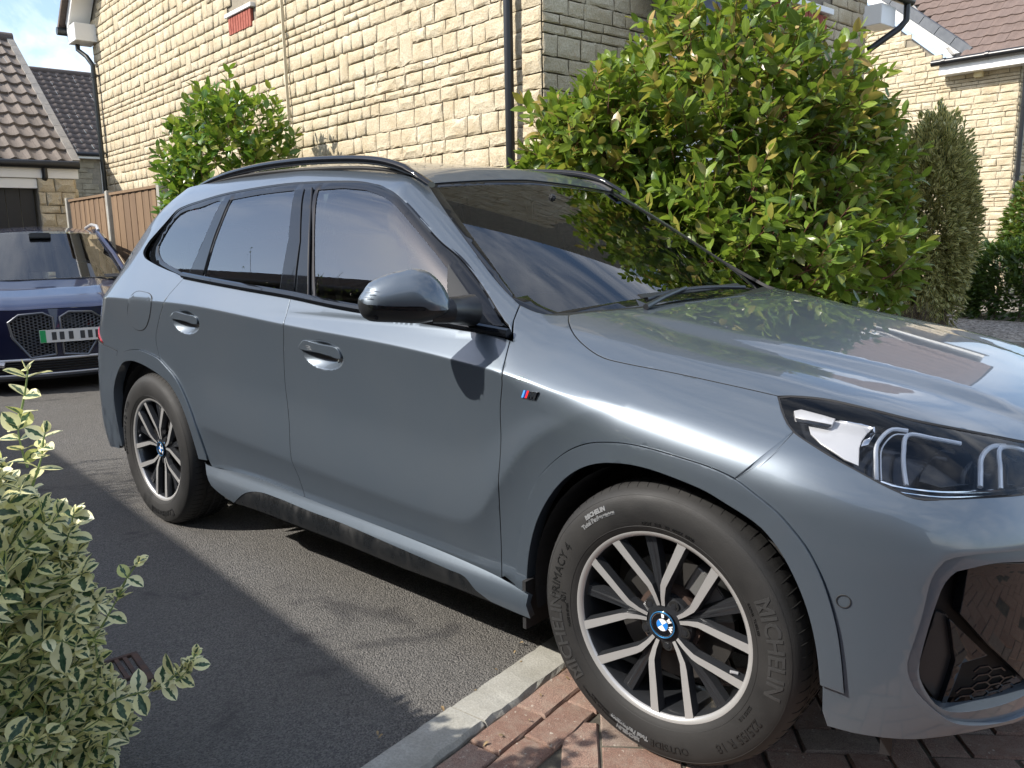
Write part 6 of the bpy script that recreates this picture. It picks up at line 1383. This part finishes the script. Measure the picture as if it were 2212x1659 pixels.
for s in (1, -1):
    mb = MB(); mb.tube([(-1.24, s*.750, .93), (-1.68, s*.668, 1.18), (-2.06, s*.575, 1.385), (-2.6, s*.59, 1.43), (-3.6, s*.60, 1.42), (-4.2, s*.60, 1.37)], .026, 8); mb.build('roof_pillar', MAT['blue_paint'], c2, smooth=True)
    mb = MB(); mb.tube([(-1.22, s*.778, .925), (-1.68, s*.695, 1.185), (-2.06, s*.602, 1.39)], .009, 6); mb.build('chrome_strip', MAT['chrome'], c2, smooth=True)
    mb = MB(); mb.tube([(-2.15, s*.58, 1.425), (-2.30, s*.58, 1.475), (-3.0, s*.58, 1.505), (-3.9, s*.58, 1.48), (-4.05, s*.58, 1.43)], .018, 8); mb.build('roof_rail', MAT['satin_silver'], c2, smooth=True)
    mb = MB(); mb.obox((-1.62, s*.98, .975), (.07, 0, 0), (0, .10, 0), (0, 0, .065)); mo2 = mb.build('door_mirror', MAT['blue_paint'], c2, bevel=.035); MB().obox((-1.60, s*.88, .935), (.03, 0, 0), (0, .07, 0), (0, 0, .015)).build('mirror_arm', MAT['trim_black'], mo2, bevel=.006)
    for X in (-.92, -3.75):
        mb = MB(); mb.tube([(X, s*.88, .34), (X, s*.66, .34)], .34, 40); wh2 = mb.build('wheel', MAT['tyre'], c2, smooth=True, angle=50); MB().tube([(X, s*.885, .34), (X, s*.87, .34)], .24, 32).build('rim', MAT['machined'], wh2, smooth=True)
MB().box((-4.3, -.8, .16), (-.2, .8, .5)).build('underbody', MAT['arch_lining'], c2)
MB().obox((-1.28, .60, .962), (.01, 0, 0), (0, .13, 0), (-.02, 0, .012)).build('wiper', MAT['trim_black'], c2)
# ================================================================== planting
def m_leaf(name, c1, c2, young=None, rough=.32, trans=.35, spec=.5):
    def fn(t):
        r = orand(t); i = irand(t); p = wp(t); n = t.noise(p, 2.2, 2.)
        k = t.math('FRACT', t.math('ADD', t.math('MULTIPLY', r, 5.7), i)); c = t.mix(k, c1, c2)
        uv = t.new('ShaderNodeUVMap').outputs[0]; sx = t.new('ShaderNodeSeparateXYZ', {0: uv})
        c = t.mix(t.ramp(t.math('ABSOLUTE', t.math('SUBTRACT', sx.outputs[0], .5)), [(.02, .35), (.06, 0.)]), c, (.30, .42, .10))
        if young: 
            hh = t.new('ShaderNodeSeparateXYZ', {0: p}).outputs[2]; f = t.math('MULTIPLY', t.ramp(t.math('FRACT', t.math('MULTIPLY', k, 13.7)), [(.72, 0.), (.86, 1.)]), t.mapr(hh, .9, 2.2, .15, 1.)); c = t.mix(f, c, young)
        d = pbsdf(t, base=c, rough=rough, spec=spec, normal=t.bump(t.noise(p, 60., 2.), .15, .004))
        tr = t.new('ShaderNodeBsdfTranslucent', {'Color': t.mix(.5, c, (.35, .50, .04))}).outputs[0]
        return t.new('ShaderNodeMixShader', {0: trans, 1: d, 2: tr}).outputs[0]
    return mat(name, fn)
def m_varieg(name, green=(.035, .085, .045), cream=(.84, .80, .38), cream2=(.90, .87, .55), fresh=(.50, .56, .12)):
    def fn(t):
        uv = t.new('ShaderNodeUVMap').outputs[0]; s = t.new('ShaderNodeSeparateXYZ', {0: uv}); r = orand(t); i = irand(t)
        k = t.math('FRACT', t.math('ADD', t.math('MULTIPLY', r, 5.7), i))
        x = t.math('ABSOLUTE', t.math('SUBTRACT', s.outputs[0], .5)); w = t.math('MULTIPLY', t.math('SINE', t.math('MULTIPLY', s.outputs[1], 3.14)), .5)
        off_ = t.new('ShaderNodeVectorMath', {0: uv, 1: (7., 5., 0)}, operation='MULTIPLY').outputs[0]
        nz = t.new('ShaderNodeTexNoise', noise_dimensions='4D'); t.put(nz.inputs['Vector'], off_); t.put(nz.inputs['W'], t.math('MULTIPLY', k, 40.)); nz.inputs['Scale'].default_value = 1.; nz.inputs['Detail'].default_value = 3.
        e = t.math('ADD', t.math('DIVIDE', x, t.math('ADD', w, .02)), t.math('MULTIPLY', t.math('SUBTRACT', nz.outputs[0], .5), 1.0))
        e = t.math('ADD', e, t.math('MULTIPLY', t.math('SUBTRACT', k, .5), .16)); f = t.ramp(e, [(.28, 0.), (.35, 1.)])
        gr_ = t.mix(t.ramp(nz.outputs[0], [(.4, 0.), (.65, 1.)]), green, (.10, .18, .10)); cm = t.mix(k, cream, cream2); cm = t.mix(t.ramp(t.math('FRACT', t.math('MULTIPLY', k, 9.3)), [(.8, 0.), (.95, .7)]), cm, fresh)
        c = t.mix(f, gr_, cm); d = pbsdf(t, base=c, rough=.36, spec=.5, normal=t.bump(nz.outputs[0], .2, .002)); tr = t.new('ShaderNodeBsdfTranslucent', {'Color': c}).outputs[0]
        return t.new('ShaderNodeMixShader', {0: .32, 1: d, 2: tr}).outputs[0]
    return mat(name, fn)
m_leaf('leaf_photinia', (.060, .125, .020), (.20, .27, .040), (.40, .27, .08)); m_leaf('leaf_photinia_left', (.035, .10, .015), (.10, .21, .03), (.28, .30, .06))
m_leaf('leaf_hedge', (.012, .030, .008), (.035, .075, .018), None, .4, .25); m_leaf('leaf_small', (.03, .07, .012), (.09, .15, .03), (.30, .16, .06), .4, .25)
m_varieg('leaf_varieg'); m_varieg('leaf_golden', (.055, .085, .025), (.50, .45, .15), (.60, .56, .24), (.36, .38, .09))
worn('twig_red', (.16, .045, .035), (.10, .05, .035), 30., .6); worn('bark', (.07, .05, .035), (.14, .10, .07), 25., .9); plain('stem_green', (.20, .27, .09), .5)
def leaf_tpl(w=.36, n=4, fold=.22, curl=.25, serr=0.):
    """leaf along +x, unit length; returns verts, tris, uv"""
    V = [(0, 0, 0)]; U = [(.5, 0)]
    for i in range(1, n):
        t = i/n; hw = w*math.sin(math.pi*t**.95)**.70*.5; z = -curl*t*t
        V += [(t, hw, z+fold*hw), (t, 0, z-.0), (t, -hw, z+fold*hw)]; U += [(.5+hw/w, t), (.5, t), (.5-hw/w, t)]
    V.append((1, 0, -curl)); U.append((.5, 1)); last = len(V)-1; T3 = [(0, 2, 1), (0, 3, 2)]
    for i in range(n-2):
        a = 1+3*i; b = a+3; T3 += [(a, a+1, b+1), (a, b+1, b), (a+1, a+2, b+2), (a+1, b+2, b+1)]
    a = last-3; T3 += [(a, a+1, last), (a+1, a+2, last)]
    return np.array(V, float), np.array(T3), np.array(U, float)
def frames(d, rg, up=(0, 0, 1), tw=.6):
    """orthonormal frames with x along d, z roughly up"""
    d = d/np.linalg.norm(d, axis=1)[:, None]; u = np.asarray(up, float)+rg.normal(0, tw, d.shape); z = u-d*(u*d).sum(1)[:, None]; z /= np.linalg.norm(z, axis=1)[:, None]+1e-9; y = np.cross(z, d); return np.stack([d, y, z], -1)
def bush(name, loc, P, Dr, size, m, label, cat, rg, limit=300, tpls=None, stems=None, stem_m=None, group=None, up=(0, 0, 1), tw=.6, leafname='leaf', jit=.0):
    """P: world positions of leaf bases, Dr: directions"""
    o = empty(name, loc, 0, label, cat, group); loc = np.array(loc); tpls = tpls or [leaf_tpl(.46, 5), leaf_tpl(.52, 5, .3, .12), leaf_tpl(.42, 5, .15, .4), leaf_tpl(.48, 5, .1, -.12)]
    Fm = frames(Dr, rg, up, tw); P = P-loc; n = len(P); k = rg.integers(0, len(tpls), n); dist = np.linalg.norm(P+loc-CAM, axis=1)
    # the leaves that show largest: near, and on the viewer's side of the crown
    c = P.mean(0); vd = CAM-(c+loc); vd /= np.linalg.norm(vd); score = (P-c)@vd+rg.normal(0, .03, n); order = np.argsort(-score*1.0-size*2)
    mes = []
    for V, T3, U in tpls:
        q = mesh_np(leafname, V, T3, m, None, True, uv=U); me = q.data; bpy.data.objects.remove(q); mes.append(me)
    for i in order[:limit]:
        lo_ = bpy.data.objects.new(leafname, mes[k[i]]); link(lo_, o); M = Matrix(Fm[i].tolist()).to_4x4(); M = M @ Matrix.Diagonal((size[i], size[i], size[i], 1)); M.translation = Vector(P[i].tolist()); lo_.matrix_local = M
    Vs, Ts, Us = [], [], []; cnt = 0; rest = order[limit:]
    for j, (V, T3, U) in enumerate(tpls):
        ii = rest[k[rest] == j]
        if not len(ii): continue
        W_ = np.einsum('nij,vj->nvi', Fm[ii], V)*size[ii][:, None, None]+P[ii][:, None]; nv = len(V)
        Vs.append(W_.reshape(-1, 3)); Ts.append((T3[None]+(np.arange(len(ii))*nv)[:, None, None]).reshape(-1, 3)+cnt); Us.append(np.tile(U, (len(ii), 1))); cnt += len(ii)*nv
    if Vs: tag(mesh_np('leaves', np.concatenate(Vs), np.concatenate(Ts), m, o, True, uv=np.concatenate(Us)), kind='stuff')
    if stems is not None:
        mb = MB()
        for pts, r in stems: mb.tube(np.array(pts)-loc, r, 5, caps=False)
        mb.build('branches', stem_m, o, smooth=True)
    return o
def whorls(rg, centre, rad, n, length, shape=2.2, per=(6, 11), zmin=0., seg=.16, updir=.55, lump=.18, inner=.35, top_spikes=0, view=True):
    """shoots that start inside an ellipsoid and end near its skin, with leaves along each"""
    centre, rad = np.array(centre, float), np.array(rad, float); P = []; Dr = []; S = []; stems = []
    ph = rg.uniform(0, 6.28, 8)
    for i in range(n):
        a = rg.uniform(0, 2*math.pi); u = rg.uniform(-.85, 1); q = math.sqrt(1-u*u); d = np.array([q*math.cos(a), q*math.sin(a), u])
        k = (np.abs(d)**shape).sum()**(-1/shape); lum = 1+lump*(math.sin(3*a+ph[0])*math.cos(2.3*u+ph[1])+.6*math.sin(7*a+ph[2]+3*u)+.4*math.sin(11*u+ph[3]+2*a))*.5
        r = k*lum*(rg.uniform(inner, 1)**.45); tip = centre+d*rad*r
        if i < top_spikes: tip = tip+np.array([0, 0, rg.uniform(.05, .22)])
        if tip[2] < zmin: continue
        g = d*np.array([1, 1, .6])+np.array([0, 0, updir])+rg.normal(0, .25, 3); g /= np.linalg.norm(g); L_ = seg*rg.uniform(.7, 1.3); base = tip-g*L_
        m_ = rg.integers(*per); ang0 = rg.uniform(0, 6.28)
        sx = np.cross(g, (0, 0, 1.)); sx /= np.linalg.norm(sx)+1e-9; sy = np.cross(g, sx)
        for j in range(m_):
            t = (j+.3)/m_; ang = ang0+2.4*j; ld = (math.cos(ang)*sx+math.sin(ang)*sy)*(1-.45*t)+g*(.35+.75*t)+rg.normal(0, .12, 3)
            P.append(base+g*L_*t); Dr.append(ld); S.append(length*rg.uniform(.65, 1.15)*(1-.25*t))
        stems.append(([base-g*.08, base, tip], [.0022, .002, .0012]))
    return np.array(P), np.array(Dr), np.array(S), stems
rg = np.random.default_rng(5)
# large glossy bush in front of the shaded wall: several overlapping domes
def px(x, y, D): return CAM+D*(_f+_r2*(x-1106)/1784.92-_u2*(y-829.5)/1784.92)
parts = [(px(1560, 330, 4.95), (.98, .93, .90), 1050, 50), (px(1290, 400, 4.75), (.52, .52, .66), 380, 10), (px(1830, 400, 5.15), (.42, .55, .62), 240, 6), (px(1560, 540, 4.7), (.95, .95, .55), 420, 0), (px(1540, 700, 4.7), (.85, .85, .55), 160, 0), (px(1880, 560, 5.0), (.34, .45, .4), 110, 0)]
Ps, Ds, Ss, St = [], [], [], []
for c, r, n, sp_n in parts:
    P_, D_, S_2, st_ = whorls(rg, c, r, int(n*1.2), .112, top_spikes=sp_n, zmin=.12); Ps.append(P_); Ds.append(D_); Ss.append(S_2); St += st_
for a in np.linspace(0, 6, 9): St.append(([(-1.35+.1*math.cos(a), 2.1+.1*math.sin(a), 0), (-1.4+.35*math.cos(a), 2.1+.3*math.sin(a), .7), (-1.4+.7*math.cos(a), 2.1+.55*math.sin(a), 1.5)], [.022, .016, .006]))
bush('photinia_bush', (-1.4, 2.1, 0), np.concatenate(Ps), np.concatenate(Ds), np.concatenate(Ss), MAT['leaf_photinia'], 'largest glossy green bush with red tinged tips behind the bonnet of the grey car', 'bush', rg, stems=St, stem_m=MAT['twig_red'])
P_, D_, S_2, st_ = whorls(rg, (-6.62, 1.74, 1.78), (.78, .60, .98), 560, .135, top_spikes=40, zmin=.5, seg=.20, updir=.8, shape=2.6); P2, D2, S3, st2 = whorls(rg, (-6.62, 1.72, 1.1), (.80, .55, .8), 220, .13, zmin=.2)
st_ += [([(-6.7+.05*k, 1.74, 0), (-6.8+.15*k, 1.7, 1.), (-6.9+.25*k, 1.7, 1.9)], [.02, .014, .005]) for k in range(5)]
bush('photinia_bush', (-6.7, 1.7, 0), np.concatenate([P_, P2]), np.concatenate([D_, D2]), np.concatenate([S_2, S3]), MAT['leaf_photinia_left'], 'bushy green shrub against the sunlit stone wall, above the rear of the grey car', 'bush', rg, stems=st_, stem_m=MAT['twig_red'])
# far right planting
def cloud(rg, centre, rad, n, length, shape=2.5, zmin=0., lump=.12, inner=.75):
    centre, rad = np.array(centre, float), np.array(rad, float); a = rg.uniform(0, 2*math.pi, n); u = rg.uniform(-1, 1, n); q = np.sqrt(1-u*u); d = np.stack([q*np.cos(a), q*np.sin(a), u], -1)
    k = (np.abs(d)**shape).sum(1)**(-1/shape)*(1+lump*np.sin(5*a+3*u)*np.cos(4*u+a)+lump*.5*np.sin(13*a+9*u)); P = centre+d*rad*(k*rg.uniform(inner, 1, n)**.6)[:, None]; ok = P[:, 2] > zmin
    D = d+rg.normal(0, .45, d.shape)+(0, 0, .35); return P[ok], D[ok], (length*rg.uniform(.7, 1.2, n))[ok]
small = [leaf_tpl(.42, 3, .2, .2)]
P1, D1, S1 = cloud(rg, (-2.22, 8.6, 1.30), (.50, .55, 1.30), 26000, .085, 1.9, .03, .12, .50); 
bush('variegated_shrub', (-2.02, 8.6, 0), P1, D1, S1, MAT['leaf_golden'], 'tall rounded yellow green variegated shrub between the big bush and the hedge', 'shrub', rg, tpls=small, stems=[([(-2.0, 8.6, 0), (-2.0, 8.6, 1.9)], [.05, .02])], stem_m=MAT['bark'])
P1, D1, S1 = cloud(rg, (-.9, 10.9, .42), (1.35, .55, .60), 16000, .095, 5., .02, .10, .86)
bush('clipped_hedge', (-.9, 10.9, 0), P1, D1, S1, MAT['leaf_hedge'], 'low dark clipped hedge beside the gravel at the right edge', 'hedge', rg, tpls=small, stems=[([(-1.9+.3*k, 10.75, 0), (-1.9+.3*k, 10.8, .8)], [.02, .012]) for k in range(8)], stem_m=MAT['bark'])
P1, D1, S1 = cloud(rg, (-1.25, 11.9, 1.15), (.80, .7, 1.0), 13000, .10, 2.1, .1, .12, .86)
bush('round_shrub', (-1.35, 11.9, 0), P1, D1, S1, MAT['leaf_small'], 'rounded dark green shrub standing behind the low hedge by the right-hand house', 'shrub', rg, tpls=small, stems=[([(-1.35, 11.9, 0), (-1.35, 11.9, 1.4)], [.04, .02])], stem_m=MAT['bark'])
# small bare brown shrub
tw = empty('twiggy_shrub', (-1.98, 7.45, 0), 0, 'small bare brown twiggy shrub at the foot of the variegated one', 'shrub'); mb = MB()
for i in range(420):
    a = rg.uniform(0, 6.28); e = rg.uniform(.25, 1.45); L_ = rg.uniform(.25, .52); d = np.array([math.cos(a)*math.cos(e)*1.3, math.sin(a)*math.cos(e), math.sin(e)]); b = rg.normal(0, .05, 3)*(1, 1, 0)
    mb.tube([b, b+d*L_*.6, b+d*L_+rg.normal(0, .03, 3)], [.003, .002, .001], 3, caps=False)
tag(mb.build('twigs', worn('dead_twig', (.07, .05, .038), (.13, .095, .07), 20., .9), tw), kind='stuff')
tp2 = [leaf_tpl(.3, 3)]

# foreground variegated euonymus: upright and arching stems with opposite pairs of leaves
eu = [leaf_tpl(.74, 6, .22, .10), leaf_tpl(.70, 6, .28, .22), leaf_tpl(.80, 6, .12, .02), leaf_tpl(.66, 6, .32, -.08)]
P, D, S, St = [], [], [], []
EC = px(60, 1560, 1.62); EC[2] = .25
def stem(p0, p1, n, sz, bend=.06, leafy=1.):
    p0, p1 = np.array(p0), np.array(p1); mid = (p0+p1)/2+rg.normal(0, bend, 3)+np.array([0, 0, -bend*.3]); path = np.array([(1-t)**2*p0+2*t*(1-t)*mid+t*t*p1 for t in np.linspace(0, 1, 9)])
    St.append((path, np.linspace(.0028, .0013, 9))); a0 = rg.uniform(0, 3.14)
    for j in range(n):
        t = (j+.6)/n; i = min(7, int(t*8)); p = path[i]+(path[i+1]-path[i])*(t*8-i); g = path[i+1]-path[i]; g /= np.linalg.norm(g); sx = np.cross(g, (0, 0, 1.)); sx /= np.linalg.norm(sx)+1e-9; sy = np.cross(g, sx); a = a0+j*math.pi/2+rg.normal(0, .2)
        for sgn in (0, math.pi):
            if rg.random() > leafy: continue
            ld = (math.cos(a+sgn)*sx+math.sin(a+sgn)*sy)*(1 if t < .9 else .75)+g*(.35 if t < .9 else .9)+rg.normal(0, .10, 3); P.append(p); D.append(ld); S.append(sz*rg.uniform(.75, 1.15)*(1 if t < .93 else .8))
    for sgn in range(3): ld = g*1.0+rg.normal(0, .45, 3); P.append(p1); D.append(ld); S.append(sz*.62)
# outline of the bush as the eye sees it: right-hand limit at each height
lim = [(880, -90), (960, -40), (1040, 20), (1090, 120), (1120, 150), (1180, 165), (1250, 200), (1300, 240), (1360, 205), (1420, 225), (1500, 285), (1560, 290), (1620, 240), (1700, 240), (1800, 260)]
ly = [a for a, b in lim]; lx = [b for a, b in lim]
for i in range(430):
    y = rg.uniform(960, 1790); xl = np.interp(y, ly, lx); x = xl-abs(rg.normal(0, .33))*(xl+150)-rg.uniform(0, 14); Dp = 1.50+rg.uniform(0, .55)+.10*(x-100)/200
    if x < -170: continue
    p1 = px(x, y, Dp); back = np.array([-.22, -.18, -.10])*rg.uniform(.3, 1.1); p0 = p1+back+np.array([0, 0, -rg.uniform(.03, .14)]); stem(p0, p1, rg.integers(2, 5), .052)
for path_, n, sz in ((((60, 1010, 1.62), (38, 920, 1.62), (60, 800, 1.62)), 6, .044), (((190, 1400, 1.6), (255, 1290, 1.58), (298, 1215, 1.56)), 6, .036), (((215, 1530, 1.62), (330, 1490, 1.6), (395, 1445, 1.58)), 9, .042), (((380, 1470, 1.58), (408, 1445, 1.58), (420, 1412, 1.58)), 3, .032), (((205, 1500, 1.6), (212, 1430, 1.6), (205, 1370, 1.6)), 5, .026), (((120, 1220, 1.62), (150, 1150, 1.6), (160, 1110, 1.6)), 4, .044), (((70, 1050, 1.6), (92, 980, 1.6), (98, 935, 1.6)), 4, .040)):
    a, b, c = (px(*q) for q in path_); stem(a, b, n//2+1, sz, .004); stem(b, c, n-n//2, sz, .004)
bush('variegated_euonymus', tuple(EC*(1, 1, 0)), np.array(P), np.array(D), np.array(S), MAT['leaf_varieg'], 'cream and green variegated shrub in the left foreground beside the drain', 'shrub', rg, tpls=eu, stems=St, stem_m=MAT['stem_green'], tw=.35, up=(.25, -.3, 1))
# a few dry leaves and grit gathered along the kerb
dry = worn('dry_leaf', (.20, .13, .06), (.32, .24, .13), 30., .8); lt = leaf_tpl(.5, 4, .4, .5)
lv, lf, ln = [], [], 0
for i in range(34):
    k = rg.uniform(-.5, 1.2); w_ = rg.choice([-.10, .085])+rg.normal(0, .025); c = KA+KD*k+KN*w_; a_ = rg.uniform(0, 6.28); q = lt[0]*rg.uniform(.010, .024); q = np.stack([q[:, 0]*math.cos(a_)-q[:, 1]*math.sin(a_), q[:, 0]*math.sin(a_)+q[:, 1]*math.cos(a_), q[:, 2]], -1)
    lv.append(q+(c[0], c[1], .014)); lf.append(lt[1]+ln); ln += len(q)
tag(mesh_np('leaf_litter', np.concatenate(lv), np.concatenate(lf), dry, None, True), kind='stuff')
# hedge-top shrub over the garage block: twigs that show in the car windows and in the shade on the drive
Pb, Db, Sb, Sb2 = [], [], [], []
for i in range(46):
    a = rg.uniform(-.9, .9); b = np.array([-4.6+rg.normal(0, .35), -2.75+rg.normal(0, .12), 1.35]); tp = b+np.array([math.sin(a)*rg.uniform(.3, .9), rg.uniform(.0, .35), rg.uniform(.3, 1.1)]); Sb2.append(([b-(0, 0, 1.35), b, (b+tp)/2+rg.normal(0, .05, 3), tp], [.006, .005, .003, .0015]))
    for j in range(22): t = rg.uniform(.1, 1); p = b+(tp-b)*t; Pb.append(p); Db.append(rg.normal(0, 1, 3)+(0, 0, .4)); Sb.append(rg.uniform(.025, .045))
bush('thorny_shrub', (-4.6, -2.75, 0), np.array(Pb), np.array(Db), np.array(Sb), MAT['leaf_hedge'], 'sparse twiggy shrub across the drive from the grey car', 'shrub', rg, limit=0, tpls=tp2, stems=Sb2, stem_m=MAT['bark'])
